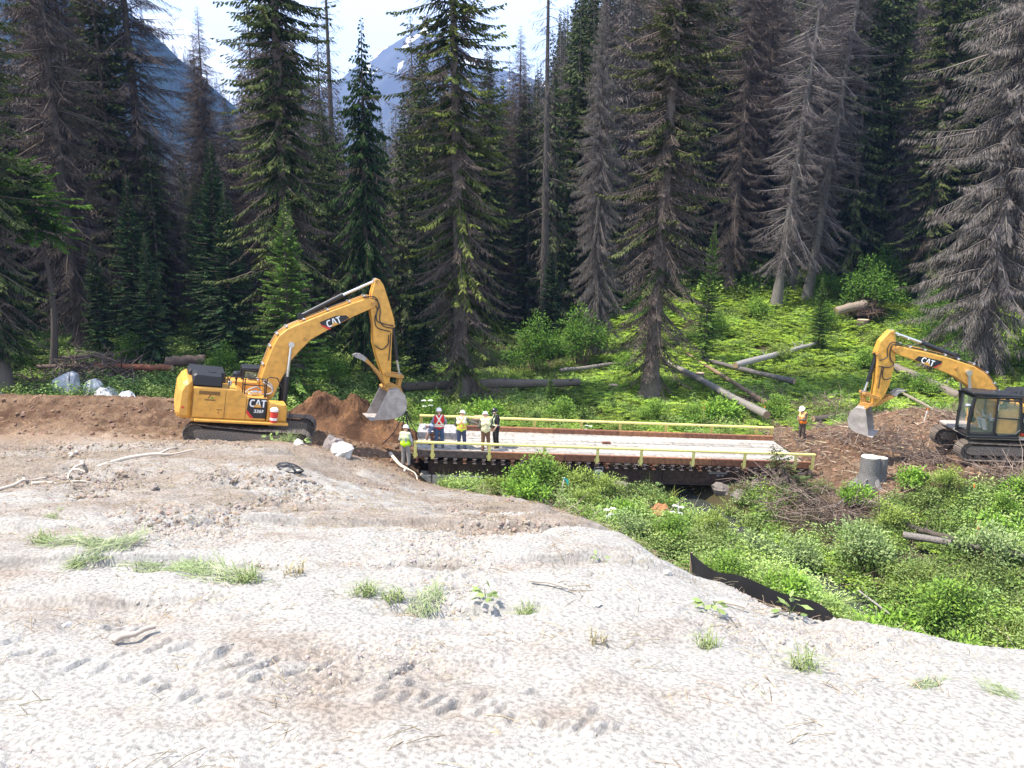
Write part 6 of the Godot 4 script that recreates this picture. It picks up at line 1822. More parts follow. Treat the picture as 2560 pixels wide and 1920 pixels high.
	for q in [[-7.0, -29.3, 0.55, 0.48, Color(0.22, 0.19, 0.18), "dark grey boulder at the front of the left excavator's track"], [-6.55, -28.4, 0.55, 0.34, Color(0.55, 0.52, 0.48), "pale flat boulder before the dark boulder by the track"], [-8.2, -28.6, 0.22, 0.16, Color(0.5, 0.46, 0.42), "small pale stone left of the track boulders"], [-25.0, -42.6, 1.0, 1.0, Color(0.42, 0.44, 0.47), "big pale grey boulder at the debris heap"], [-23.2, -41.8, 0.6, 0.8, Color(0.45, 0.47, 0.5), "upright pale boulder right of the biggest at the debris heap"], [-22.0, -40.9, 0.8, 0.55, Color(0.5, 0.5, 0.52), "tilted white slab boulder left of the excavator's tail"], [-20.8, -40.6, 0.5, 0.45, Color(0.6, 0.6, 0.6), "small white boulder nearest the excavator's tail"], [-29.6, -41.8, 0.6, 0.55, Color(0.40, 0.41, 0.43), "grey boulder at the left border behind the track road"], [-28.0, -41.0, 0.5, 0.45, Color(0.5, 0.49, 0.48), "white boulder left of the debris heap"],
		[8.0, -29.6, 0.42, 0.42, Color(0.6, 0.57, 0.54), "white boulder at the creek before the bridge"], [6.1, -29.9, 0.55, 0.34, Color(0.34, 0.15, 0.06), "rust orange rock at the creek under the bridge's middle"], [2.35, -21.2, 0.3, 0.16, Color(0.5, 0.46, 0.41), "pale flat rock on the bank edge under the umbels"], [-0.3, -30.6, 0.24, 0.2, Color(0.5, 0.46, 0.42), "small pale stone right of the concrete blocks"], [12.6, -32.0, 0.6, 0.3, Color(0.45, 0.42, 0.38), "pale rock under the bridge's right end"], [-9.4, -19.4, 0.13, 0.1, Color(0.25, 0.21, 0.19), "dark clod on the middle left of the bank"], [-4.7, -15.8, 0.16, 0.11, Color(0.26, 0.22, 0.2), "dark clod right of the cut grass on the bank"], [-7.7, -10.3, 0.08, 0.06, Color(0.5, 0.47, 0.45), "small grey stone at the left border of the bank"], [-6.4, -10.2, 0.07, 0.055, Color(0.62, 0.61, 0.6), "small white stone at the lower left of the bank"], [1.25, -10.7, 0.1, 0.05, Color(0.6, 0.58, 0.55), "small white stone in the middle of the bank"], [2.75, -12.7, 0.1, 0.06, Color(0.58, 0.55, 0.5), "small pale stone near the top of the silt fence"]]:
		sd += 1
		var rb := rock(Vector3(q[2], q[3], q[2] * 0.85), sd, 0.3, 9)
		one("boulder" if q[2] > 0.2 else "stone", rb, tinted(q[4]), q[5], "boulder" if q[2] > 0.2 else "stone", Transform3D(Basis(Vector3.UP, sd * 1.7), on(q[0], q[1], q[3] * 0.35)))
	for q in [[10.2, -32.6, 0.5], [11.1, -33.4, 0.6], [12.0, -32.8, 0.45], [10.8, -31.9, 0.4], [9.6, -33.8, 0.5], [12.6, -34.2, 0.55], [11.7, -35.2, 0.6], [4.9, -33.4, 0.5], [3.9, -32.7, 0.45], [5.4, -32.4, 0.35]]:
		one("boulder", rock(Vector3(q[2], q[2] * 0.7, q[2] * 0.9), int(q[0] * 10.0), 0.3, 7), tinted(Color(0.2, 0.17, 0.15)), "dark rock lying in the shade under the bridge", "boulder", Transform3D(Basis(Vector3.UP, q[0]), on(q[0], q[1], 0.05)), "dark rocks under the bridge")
	# dirt heap behind the left excavator
	var hp := MB.new()
	var fn := FastNoiseLite.new()
	fn.seed = 6; fn.frequency = 0.9; fn.fractal_octaves = 5
	var g := []
	var w := 170
	var h := 120
	for j in h + 1:
		for i in w + 1:
			var x := lerpf(-12.4, -3.8, float(i) / w)
			var z := lerpf(-40.6, -34.4, float(j) / h)
			var y := land(x, z) - 0.12
			var m := 1.35 * exp(-(pow((x + 9.4) / 1.25, 2) + pow((z + 37.3) / 1.1, 2))) + 1.2 * exp(-(pow((x + 7.6) / 1.0, 2) + pow((z + 37.0) / 1.0, 2))) + 0.8 * exp(-(pow((x + 5.9) / 1.6, 2) + pow((z + 37.2) / 1.1, 2)))
			y += m + (fn.get_noise_2d(x, z) * 0.5 + maxf(nc.get_noise_2d(x * 0.4, z * 0.4), -0.3) * 0.3 + nd.get_noise_2d(x * 0.6, z * 0.6) * 0.12) * minf(m, 0.9) - maxf(0.15 - m, 0.0) * 1.6
			g.append(Vector3(x, y, z))
	for j in h:
		for i in w:
			var k := j * (w + 1) + i
			var kk := fn.get_noise_2d(g[k].x * 0.7 + 30.0, g[k].z * 0.7)
			hp.col = Color(0.075, 0.044, 0.03).lerp(Color(0.20, 0.11, 0.062), clampf(0.5 + kk * 1.6, 0.0, 1.0))
			hp.quad(g[k], g[k + w + 1], g[k + w + 2], g[k + 1])
	scatter("dirt_clods", rock(Vector3(0.05, 0.04, 0.05), 3, 0.5, 4), M.dark_clod, 500, -11.5, -4.6, -39.4, -35.4, 0.6, 2.4, func(x, z): return 1.0, "soil clods lying round the dirt heap", "dirt clods", 0.4)
	one("dirt_heap", hp.mesh(), M.soil, "heap of fresh orange brown dirt behind the left excavator's track", "dirt heap")
	# cut grass, weeds
	rng.seed = 700
	var gs := [swath(300, 0.5, 0.2, Color(0.13, 0.20, 0.07), Color(0.36, 0.40, 0.23)), tuft(70, 0.36, 1.0, 0.006, Color(0.12, 0.19, 0.05), Color(0.34, 0.37, 0.18)), tuft(36, 0.3, 0.8, 0.006, Color(0.30, 0.26, 0.14), Color(0.42, 0.36, 0.22)), herb(Color(0.139, 0.203, 0.068), Color(0.248, 0.319, 0.121), 16, 0.2, 0.12, 0.25)]
	for q in [[-9.3, -14.4, 1, 1.0, "bright green weed patch at the left border of the cut grass strip"], [-8.3, -14.0, 0, 1.2, "first swath of cut grass from the left on the bank"], [-8.0, -13.2, 1, 0.8, "short green tuft under the first swath of cut grass"], [-6.2, -12.9, 0, 1.2, "faint thin swath between the third and fourth of cut grass"], [-7.6, -13.7, 0, 1.3, "second swath of cut grass from the left on the bank"], [-6.9, -13.3, 0, 1.0, "third swath of cut grass from the left on the bank"], [-5.5, -12.5, 0, 1.2, "fourth swath of cut grass from the left on the bank"], [-4.9, -12.1, 0, 1.3, "fifth swath of cut grass from the left on the bank"], [-4.35, -11.8, 1, 1.1, "green tuft at the right end of the cut grass strip"], [-3.7, -12.2, 2, 1.2, "straw tuft with reddish stems ending the cut grass strip"], [-2.3, -11.2, 1, 1.1, "green grass tuft in the middle of the bank, leftmost"], [-1.8, -11.0, 1, 1.0, "green grass tuft in the middle of the bank, second from left"], [-1.3, -11.0, 0, 0.9, "flattened pale grass in the middle of the bank"], [-0.4, -10.9, 3, 1.3, "low green weed lying in the middle of the bank"], [0.2, -10.6, 1, 0.9, "lying green stalks right of the middle of the bank"], [1.15, -9.3, 2, 0.9, "small upright dry grass tuft alone on the bank"], [3.05, -10.9, 3, 1.5, "broad leaved weed before the silt fence"], [4.4, -11.3, 3, 1.6, "tall weed at the bank edge before the fence's low end"], [3.6, -8.7, 1, 1.0, "flattened green stalks at the lower right of the bank"], [2.6, -9.4, 1, 0.8, "sparse green grass at the right of the bank"], [4.9, -8.2, 0, 0.5, "pale stalks near the right border of the bank"], [5.6, -7.9, 0, 0.5, "pale grass at the right border of the bank"], [1.6, -13.4, 3, 1.1, "small weed near the bank edge left of the fence"], [-10.4, -16.6, 0, 0.7, "pale tuft at the left border above the cut grass strip"], [-8.9, -29.6, 1, 1.7, "bright green tuft before the left excavator's track"], [-9.6, -29.7, 3, 2.2, "leafy green weed before the left excavator's track"], [-8.3, -29.5, 3, 1.9, "leafy green weed beside the dark track boulder"], [-1.2, -29.8, 1, 1.3, "grass tuft beside the concrete blocks"]]:
		var s: float = q[3]
		var sp := 1.0 if q[2] == 3 else 1.25
		one("grass_tuft" if q[2] != 3 else "weed", gs[q[2]], M.leaves, q[4], "grass tuft" if q[2] != 3 else "weed", Transform3D(Basis(Vector3.UP, q[0] * 11.0).scaled(Vector3(s * sp, s * (1.0 if q[2] == 0 else 0.9), s * sp)), on(q[0], q[1], -0.01)))
	# silt fence
	var sf := thing("silt_fence", "sagging black silt fence along the bank edge at the right", "silt fence", Vector3(0, 0, 0))
	var fp := [Vector3(3.75, 3.72, -15.3), Vector3(4.1, 3.58, -14.7), Vector3(4.5, 3.76, -14.0), Vector3(5.0, 3.76, -13.3), Vector3(5.45, 3.86, -12.7), Vector3(5.75, 3.62, -12.3)]
	var fb := MB.new()
	var fl := smooth_line(fp, 8)
	for i in fl.size() - 1:
		for side in 2:
			var rows := 6
			for r in rows:
				var q := []
				for e in [[i, r], [i + 1, r], [i + 1, r + 1], [i, r + 1]]:
					var p: Vector3 = fl[e[0]]
					var by := land(p.x, p.z) - 0.15
					var t: float = float(e[1]) / rows
					var o := sin(e[0] * 1.1) * 0.03 * sin(t * PI) + sin(e[0] * 0.35 + t * 4.0) * 0.05 * t
					q.append(Vector3(p.x + 0.1 * t, lerpf(p.y, by, t), p.z) + Vector3(0.8, 0, 0.55) * (o + (0.004 if side else 0.0)))
				if side: fb.quad(q[3], q[2], q[1], q[0])
				else: fb.quad(q[0], q[1], q[2], q[3])
	put("fabric", fb.mesh(), mat("black_fabric", Color(0.014, 0.014, 0.016), 0.6), sf)
	for p in [fp[0], fp[2], fp[4]]:
		var po := MB.new()
		po.col = Color(0.3, 0.22, 0.15)
		po.box(Vector3(p.x + 0.05, p.y - 0.52, p.z - 0.02), Vector3(0.04, 0.98, 0.04))
		put("post", po.mesh(), M.soft, sf)
	# a torn black bag on the bank
	var bg := MB.new()
	bg.col = Color(0.014, 0.014, 0.016)
	var rk := rock(Vector3(0.52, 0.16, 0.3), 44, 0.55, 10)
	var bag := one("plastic_bag", rk, mat("black_film", Color(0.012, 0.012, 0.014), 0.35), "crumpled black plastic bag lying on the pale bank before the excavator", "plastic bag", Transform3D(Basis(Vector3.UP, -0.3), on(-6.95, -23.1, 0.06)))
	for q in [[1.95, -30.4, 1.15, "white survey stake with a teal ribbon before the girder", -0.18, "ribbon"], [6.75, -29.6, 0.75, "white survey stake beside the rust orange rock", 0.05, ""], [21.2, -38.6, 0.9, "white survey stake with orange top behind the right excavator's bucket", -0.2, "orange"], [14.9, -44.6, 1.0, "white survey stake with orange top at the long grey log's foot", -0.1, "orange"], [11.2, -43.8, 1.1, "thin wooden survey stake with orange top behind the far handrail", 0.0, "orange"], [18.2, -29.0, 0.7, "thin survey stake with orange top below the right excavator's track", 0.0, "orange"], [16.4, -25.6, 1.3, "survey stake with orange top in the silvery willow by the grey log", 0.0, "orange"]]:
		stake(q[0], q[1], q[2], q[3], q[4], q[5], Color(0.72, 0.68, 0.6) if q[3].begins_with("white") else Color(0.5, 0.4, 0.25))
	# the creek
	var wt := MB.new()
	for q in [[-47.0, -17.0]]:
		var z := -47.0
		while z < -17.0:
			var a := pw(CREEK, z)
			var c2 := pw(CREEK, z + 1.0)
			wt.quad(Vector3(a - 1.0, -1.72, z), Vector3(c2 - 1.0, -1.72, z + 1.0), Vector3(c2 + 1.0, -1.72, z + 1.0), Vector3(a + 1.0, -1.72, z))
			z += 1.0
	var wm := mat("creek_water", Color(0.05, 0.055, 0.045), 0.12, 0.0, false, null, 1.0)
	wm.uv1_triplanar = true; wm.uv1_world_triplanar = true; wm.uv1_scale = Vector3.ONE * 0.6
	wm.heightmap_enabled = true
	wm.heightmap_texture = M.bark.heightmap_texture
	wm.heightmap_scale = 6.0
	one("creek_water", wt.mesh(), wm, "narrow creek running under the bridge through the hollow", "water", Transform3D(), "", "structure")

var tints := {}
func tinted(c: Color) -> StandardMaterial3D:
	if not tints.has(c):
		var m: StandardMaterial3D = M.stone.duplicate()
		m.albedo_color = c.linear_to_srgb()
		tints[c] = m
	return tints[c]

# ---------------------------------------------------------------- the scene
func _ready() -> void:
	var cam := Camera3D.new()
	cam.name = "camera"
	cam.fov = 53.0
	cam.near = 0.1
	cam.far = 14000.0
	cam.position = Vector3(0, 10.3, 0)
	cam.rotation_degrees = Vector3(-11.0, 0, 0)
	add_child(cam)
	var sky := ProceduralSkyMaterial.new()
	sky.sky_top_color = Color(0.66, 0.72, 0.83)
	sky.sky_horizon_color = Color(0.93, 0.96, 1.0)
	sky.sky_curve = 0.28
	sky.sky_energy_multiplier = 1.05
	sky.ground_bottom_color = Color(0.2, 0.2, 0.18)
	sky.ground_horizon_color = Color(0.6, 0.62, 0.62)
	sky.sun_angle_max = 12.0
	var sk := Sky.new()
	sk.sky_material = sky
	var env := Environment.new()
	env.background_mode = Environment.BG_SKY
	env.sky = sk
	env.background_energy_multiplier = 1.0
	env.tonemap_mode = Environment.TONE_MAPPER_LINEAR
	env.tonemap_exposure = 2.7
	env.sdfgi_enabled = true
	env.ssao_enabled = true
	env.ssil_enabled = true
	env.fog_enabled = FOG
	env.fog_mode = Environment.FOG_MODE_EXPONENTIAL
	env.fog_light_color = Color(0.55, 0.72, 1.0)
	env.fog_density = 0.00016
	var we := WorldEnvironment.new()
	we.name = "environment"
	we.environment = env
	add_child(we)
	var sun := DirectionalLight3D.new()
	sun.name = "sun"
	sun.light_energy = 1.5
	sun.light_color = Color(1.0, 0.96, 0.9)
	sun.light_angular_distance = 0.5
	sun.shadow_enabled = true
	sun.look_at_from_position(Vector3(-0.46, 0.88, 0.075) * 100.0, Vector3.ZERO)
	add_child(sun)
	build_ground()
	build_far()
	build_forest()
	paints()
	bridge_paints()
	bridge()
	left_excavator()
	right_excavator()
	crew()
	ground_cover()
	shrubs()
	wood_and_stones()

const FOG := true

func build_far() -> void:
	var slope := ridge("mountain_blue_slope", "steep forested mountainside in blue shade falling to the right", [Vector2(-2200, 900), Vector2(-1100, 560), Vector2(-800, 450), Vector2(-560, 322), Vector2(-500, 262), Vector2(-430, 205), Vector2(-300, 110), Vector2(-100, 30), Vector2(200, -25)], 900.0, -30.0, Color(0.014, 0.024, 0.022), Color(0.016, 0.03, 0.026), 0.0, 11, 20.0, -1500.0)
	rng.seed = 930
	var tiny := conifer({"one": true, "h": 24.0, "r": 0.3, "base": 0.04, "rad": 3.4, "nb": 26, "low": -0.4, "high": 0.1, "hang": 0.5, "twig": 1.6, "step": 0.9, "w": 0.45, "dead": 0.0, "live": Color(0.014, 0.024, 0.018), "tip": Color(0.022, 0.034, 0.024)}, 931)
	var xf := []
	var tn := []
	while xf.size() < 5200:
		var p: Vector3 = slope[rng.randi() % slope.size()]
		if p.z > -1236.0 and p.x > -1000.0 and p.x < 150.0:
			var sc := rf(0.6, 1.2)
			xf.append(Transform3D(Basis(Vector3.UP, rf(0, TAU)).scaled(Vector3.ONE * sc), p + Vector3(rf(-4, 4), -1.5, rf(-6, 2))))
			var g := rf(0.8, 1.2)
			tn.append(Color(g, g, g))
	mat("far_needles", Color.WHITE, 0.9, 0.0, true)
	swarm("slope_forest", tiny[1], M.far_needles, xf, tn, "dark forest of tiny conifers covering the blue mountainside", "forest")
	ridge("mountain", "pale rocky mountain with snow patches behind the central spruce", [Vector2(-3200, 200), Vector2(-2000, 250), Vector2(-1300, 420), Vector2(-900, 590), Vector2(-760, 610), Vector2(-560, 740), Vector2(-360, 850), Vector2(-200, 745), Vector2(0, 680), Vector2(180, 590), Vector2(900, 360), Vector2(2000, 200)], 2200.0, -30.0, Color(0.02, 0.03, 0.026), Color(0.085, 0.09, 0.095), 0.03, 21, 95.0, -4100.0)
	ridge("mountain_snowy", "bright snow covered peaks at the left above the blue slope", [Vector2(-6000, 700), Vector2(-3600, 1250), Vector2(-2700, 1420), Vector2(-2300, 1440), Vector2(-2050, 1330), Vector2(-1850, 1180), Vector2(-1500, 900), Vector2(-600, 300)], 2600.0, -30.0, Color(0.3, 0.31, 0.33), Color(0.4, 0.42, 0.45), 0.85, 31, 110.0, -6300.0)

func build_forest() -> void:
	mat("bark", Color(1, 1, 1), 0.95, 0.0, true, noise_tex(0.06, 0.45, 1.2, 4, 256, 12), 1.3, noise_tex(0.09, 0.0, 1.0, 3, 256, 14), 4.0)
	var needles := mat("needles", Color.WHITE, 0.75, 0.0, true)
	needles.backlight_enabled = true
	needles.backlight = Color(0.5, 0.5, 0.5)
	needles.specular_mode = BaseMaterial3D.SPECULAR_DISABLED
	var twigs := mat("twigs", Color.WHITE, 0.9, 0.0, true)
	twigs.specular_mode = BaseMaterial3D.SPECULAR_DISABLED
	var col_ := [Vector2(0, 0.7), Vector2(0.15, 1.0), Vector2(0.55, 0.92), Vector2(0.8, 0.55), Vector2(0.95, 0.16), Vector2(1, 0.04)]
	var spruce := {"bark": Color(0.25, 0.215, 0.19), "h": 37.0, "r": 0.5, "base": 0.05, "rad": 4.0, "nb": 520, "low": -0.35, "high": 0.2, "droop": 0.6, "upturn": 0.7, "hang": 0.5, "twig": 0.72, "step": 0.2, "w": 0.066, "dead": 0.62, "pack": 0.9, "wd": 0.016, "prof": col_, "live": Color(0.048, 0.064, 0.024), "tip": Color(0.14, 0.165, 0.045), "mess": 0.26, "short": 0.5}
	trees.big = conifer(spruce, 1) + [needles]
	var s2 := spruce.duplicate(); s2.merge({"h": 37.0, "rad": 4.1, "dead": 0.74, "live": Color(0.046, 0.055, 0.026), "tip": Color(0.10, 0.11, 0.045), "nb": 520, "gap": 0.08}, true)
	trees.sparse = conifer(s2, 2) + [needles]
	var s3 := spruce.duplicate(); s3.merge({"h": 36.0, "rad": 3.9, "dead": 0.25, "live": Color(0.036, 0.052, 0.024), "tip": Color(0.115, 0.135, 0.05), "nb": 480, "w": 0.06, "base": 0.08}, true)
	trees.live = conifer(s3, 3) + [needles]
	var s4 := {"h": 24.0, "r": 0.3, "base": 0.1, "rad": 3.0, "nb": 230, "low": -0.35, "high": 0.4, "droop": 0.95, "upturn": 0.05, "hang": 0.9, "twig": 0.7, "step": 0.2, "w": 0.07, "dead": 0.1, "live": Color(0.026, 0.046, 0.022), "tip": Color(0.045, 0.075, 0.028), "prof": [Vector2(0, 0.9), Vector2(0.3, 1.0), Vector2(0.65, 0.62), Vector2(0.86, 0.3), Vector2(0.95, 0.08), Vector2(1, 0.03)]}
	trees.hemlock = conifer(s4, 4) + [needles]
	var d1 := {"h": 38.0, "r": 0.44, "base": 0.05, "rad": 4.6, "nb": 520, "low": -0.35, "high": 0.2, "droop": 0.55, "upturn": 0.55, "hang": 0.7, "twig": 0.85, "step": 0.175, "w": 0.02, "wd": 0.0145, "mess": 0.46, "short": 0.3, "dead": 1.0, "pack": 0.9, "prof": col_, "grey": Color(0.082, 0.067, 0.06), "wood": Color(0.11, 0.093, 0.083), "bark": Color(0.16, 0.135, 0.125)}
	trees.brown = conifer(d1, 5) + [twigs]
	var d2 := d1.duplicate(); d2.merge({"grey": Color(0.115, 0.10, 0.097), "wood": Color(0.17, 0.155, 0.148), "bark": Color(0.27, 0.245, 0.23), "rad": 4.0, "wd": 0.013, "gap": 0.05, "base": 0.1, "clear": 0.2, "twig": 0.8, "nb": 520}, true)
	trees.grey = conifer(d2, 6) + [twigs]
	var d3 := d1.duplicate(); d3.merge({"h": 36.0, "grey": Color(0.132, 0.118, 0.110), "wood": Color(0.13, 0.115, 0.106), "rad": 4.9, "nb": 520, "wd": 0.019, "hang": 1.2, "low": -0.25, "droop": 0.75, "twig": 0.8, "mess": 0.3, "short": 0.6}, true)
	trees.bushy = conifer(d3, 7) + [twigs]
	var d4 := d1.duplicate(); d4.merge({"rad": 2.4, "nb": 170, "gap": 0.5, "upturn": 1.5, "low": -0.5, "droop": 0.8, "grey": Color(0.085, 0.075, 0.07), "bark": Color(0.12, 0.105, 0.098)}, true)
	trees.bare = conifer(d4, 8) + [twigs]
	var f1 := {"h": 10.0, "r": 0.11, "base": 0.04, "rad": 2.2, "nb": 210, "low": -0.1, "high": 0.6, "droop": 0.35, "upturn": 0.3, "hang": 0.15, "twig": 0.5, "step": 0.14, "w": 0.05, "live": Color(0.065, 0.12, 0.03), "tip": Color(0.14, 0.23, 0.05), "prof": [Vector2(0, 1.0), Vector2(0.3, 0.8), Vector2(0.7, 0.4), Vector2(1, 0.04)]}
	trees.young = conifer(f1, 9) + [needles]
	var f2 := f1.duplicate(); f2.merge({"rad": 2.1, "nb": 300, "h": 12.0, "low": -0.2, "live": Color(0.026, 0.05, 0.026), "tip": Color(0.055, 0.095, 0.042)}, true)
	trees.fir = conifer(f2, 10) + [needles]
	var g1 := spruce.duplicate(); g1.merge({"h": 27.0, "r": 0.26, "rad": 2.9, "nb": 200, "dead": 0.1, "step": 0.36, "w": 0.11, "twig": 0.85, "live": Color(0.046, 0.062, 0.03), "tip": Color(0.098, 0.12, 0.05)}, true)
	trees.far = conifer(g1, 11) + [needles]
	g1.merge({"rad": 2.4, "prof": [Vector2(0, 0.8), Vector2(0.2, 1.0), Vector2(0.6, 0.6), Vector2(1, 0.03)], "h": 24.0}, true)
	trees.far_b = conifer(g1, 13) + [needles]
	var g2 := d1.duplicate(); g2.merge({"h": 27.0, "r": 0.26, "rad": 2.7, "nb": 200, "step": 0.34, "wd": 0.034, "grey": Color(0.115, 0.10, 0.094)}, true)
	trees.far_dead = conifer(g2, 12) + [twigs]
	g1.merge({"one": true, "nb": 130, "w": 0.16, "step": 0.5, "rad": 3.1}, true)
	var mass := conifer(g1, 14)
	g2.merge({"one": true, "nb": 130, "wd": 0.05, "step": 0.5}, true)
	var mass_dead := conifer(g2, 15)
	var tot := 0
	for k in trees:
		tot += (trees[k][1] as ArrayMesh).surface_get_array_len(0) / 3
		print(k, " ", (trees[k][1] as ArrayMesh).surface_get_array_len(0) / 3)
	print("tree triangles ", tot)
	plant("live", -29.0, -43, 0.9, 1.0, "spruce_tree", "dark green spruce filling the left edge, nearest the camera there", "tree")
	plant("brown", -31.5, -56, 1.0, 2.0, "dead_spruce_tree", "broad brown dead spruce with hanging twigs at the left, right of the bent thin trunk", "tree", "", Vector3(0, 0, 0.03))
	plant("brown", -29.0, -63, 1.0, 0.3, "dead_spruce_tree", "brown dead spruce with long drooping boughs beside the blue mountainside", "tree", "", Vector3(0, 0, 0.02), 1.25)
	plant("brown", -28.3, -79, 0.6, 2.3, "dead_spruce_tree", "short dead spruce before the lower end of the blue mountainside", "tree")
	plant("brown", -33.5, -86, 0.76, 0.3, "dead_spruce_tree", "slim dead spruce whose thin top stands before the blue mountainside", "tree")
	plant("live", -14.0, -48.5, 1.0, 0.8, "spruce_tree", "tall green spruce behind the boom of the left excavator", "tree")
	plant("bare", -17.5, -78, 1.0, 0.8, "bare_tree", "nearly bare dark trunk between the tall spruce and the hemlock", "tree")
	plant("hemlock", -10.3, -54, 1.0, 0.0, "hemlock_tree", "dark hemlock with a thin nodding top before the snowy mountain", "tree")
	plant("young", -12.8, -43.5, 1.15, 0.0, "young_fir_tree", "bright green young fir at the foot of the tall spruce", "tree")
	plant("big", -3.3, -50, 1.0, 0.6, "spruce_tree", "big central spruce, green on top with bare brown lower boughs", "tree")
	plant("bare", 2.9, -70, 1.0, 2.0, "bare_tree", "bare dead trunk with thin curled branches right of the central spruce", "tree")
	plant("bushy", 6.9, -63, 0.78, 1.0, "dead_spruce_tree", "dead spruce with shaggy drooping brown lower boughs behind the meadow", "tree", "", Vector3.ZERO, 0.62)
	plant("sparse", 9.0, -49.5, 1.0, 2.3, "spruce_tree", "thin olive spruce with a bare dark lower trunk behind the bridge", "tree", "", Vector3(0, 0, -0.045))
	plant("young", 14.5, -58, 1.1, 2.3, "thin_fir_tree", "slender small fir with a pale leaning trunk right of the olive spruce", "tree", "", Vector3(0, 0, -0.06), 0.6)
	plant("fir", 3.2, -66, 0.8, 0.0, "fir_tree", "small dark fir under the bare dead trunk", "tree")
	plant("grey", 25.3, -74, 1.0, 1.0, "dead_spruce_tree", "grey dead spruce on the green slope, leftmost of the leaning three", "tree", "", Vector3(0, 0, -0.06))
	plant("grey", 28.8, -80, 1.0, 2.0, "dead_spruce_tree", "grey dead spruce with a pale straight trunk, middle of the leaning three", "tree", "", Vector3(0, 0, -0.07))
	plant("grey", 29.0, -76, 1.0, 3.0, "dead_spruce_tree", "grey dead spruce leaning farthest right, rightmost of the leaning three", "tree", "", Vector3(0, 0, -0.12))
	plant("brown", 22.0, -79, 1.0, 1.4, "dead_spruce_tree", "brown dead spruce left of the leaning three, farther back", "tree", "", Vector3(0, 0, -0.03))
	plant("grey", 32.5, -82, 0.95, 4.0, "dead_spruce_tree", "grey dead spruce right of the leaning three, farther back", "tree", "", Vector3(0, 0, -0.05))
	plant("brown", 19.0, -84, 0.95, 2.2, "dead_spruce_tree", "dark dead spruce between the olive spruce and the leaning three", "tree")
	plant("live", 46.0, -84, 0.95, 5.2, "spruce_tree", "tall dark spruce between the dense spruce and the shaggy grey tree", "tree")
	plant("brown", -27.0, -70, 0.72, 1.4, "dead_spruce_tree", "dead spruce whose top reaches the foot of the blue mountainside", "tree")
	plant("brown", -37.5, -68, 1.0, 3.3, "dead_spruce_tree", "dark dead spruce behind the bent thin trunk", "tree")
	plant("brown", -24.0, -74, 0.6, 5.0, "dead_spruce_tree", "low dead spruce left of the tall green spruce behind the boom", "tree")
	rng.seed = 66
	for q in [[12.0, -80.0, "grey"], [15.5, -87.0, "brown"], [8.0, -79.0, "live"], [40.0, -90.0, "grey"], [45.0, -95.0, "brown"], [5.5, -84.0, "grey"], [0.5, -80.0, "brown"], [-2.5, -77.0, "live"], [18.0, -92.0, "grey"], [49.0, -88.0, "grey"], [30.0, -97.0, "grey"], [21.0, -98.0, "live"], [11.0, -92.0, "brown"]]:
		plant(q[2], q[0], q[1], minf(rf(0.75, 0.98), (10.3 + 0.24 * -q[1] - land(q[0], q[1])) / 37.0 if q[0] < 6.0 else 1.0), q[0] * 2.0, "forest_tree", "tall conifer in the second row behind the open slope", "tree", "second row of conifers behind the slope")
	plant("grey", 24.5, -91, 1.0, 2.6, "dead_spruce_tree", "grey dead spruce deep behind the leaning three, leftmost", "tree", "", Vector3(0, 0, -0.03))
	plant("grey", 36.5, -93, 1.0, 0.6, "dead_spruce_tree", "grey dead spruce deep behind the leaning three, rightmost", "tree", "", Vector3(0, 0, -0.05))
	plant("brown", 27.0, -88, 1.0, 3.0, "dead_spruce_tree", "brown dead spruce on the slope behind the leaning three", "tree", "", Vector3(0, 0, -0.04))
	plant("bare", 54.0, -112, 1.0, 3.0, "bare_tree", "pale bare leaning trunk high on the slope behind the green firs", "tree", "", Vector3(0, 0, -0.08))
	plant("live", 40.0, -75, 1.0, 3.0, "spruce_tree", "dense dark green spruce left of the shaggy grey tree", "tree")
	plant("fir", 41.5, -90, 1.6, 3.0, "fir_tree", "dark green fir on the slope above the bright thicket", "tree")
	plant("bushy", 33.8, -55, 1.05, 3.0, "dead_spruce_tree", "shaggy grey dead spruce at the right edge with curtains of twigs", "tree", "", Vector3(0, 0, -0.04), 1.15)
	plant("young", 24.5, -61, 0.62, 3.0, "young_fir_tree", "small sunlit fir on the green slope before the leaning dead trees", "tree")
	# the forest behind
	rng.seed = 77
	var spots := []
	var grid := {}
	var tries := 0
	while spots.size() < 1900 and tries < 80000:
		tries += 1
		var z := -60.0 - 250.0 * pow(rng.randf(), 1.15)
		var x := rf(-0.85, 0.9) * -z
		if x > 13.0 and x < 44.0 and z > -83.0 - 6.0 * sin(x * 0.3): continue
		if x > -5.0 and x < 22.0 and z > -76.0: continue
		if x <= -5.0 and z > -58.0: continue
		var ok := true
		var gap := 2.3 + 0.012 * -z
		var key := Vector2i(int(floor(x / 6.0)), int(floor(z / 6.0)))
		for dx in [-1, 0, 1]:
			for dz in [-1, 0, 1]:
				for s in grid.get(key + Vector2i(dx, dz), []):
					if (s - Vector2(x, z)).length() < gap: ok = false
		if ok:
			spots.append(Vector2(x, z))
			grid[key] = grid.get(key, []) + [Vector2(x, z)]
	spots.sort_custom(func(p, q): return p.y > q.y)
	print("spots ", spots.size())
	var masses := [[], []]
	var shades := [[], []]
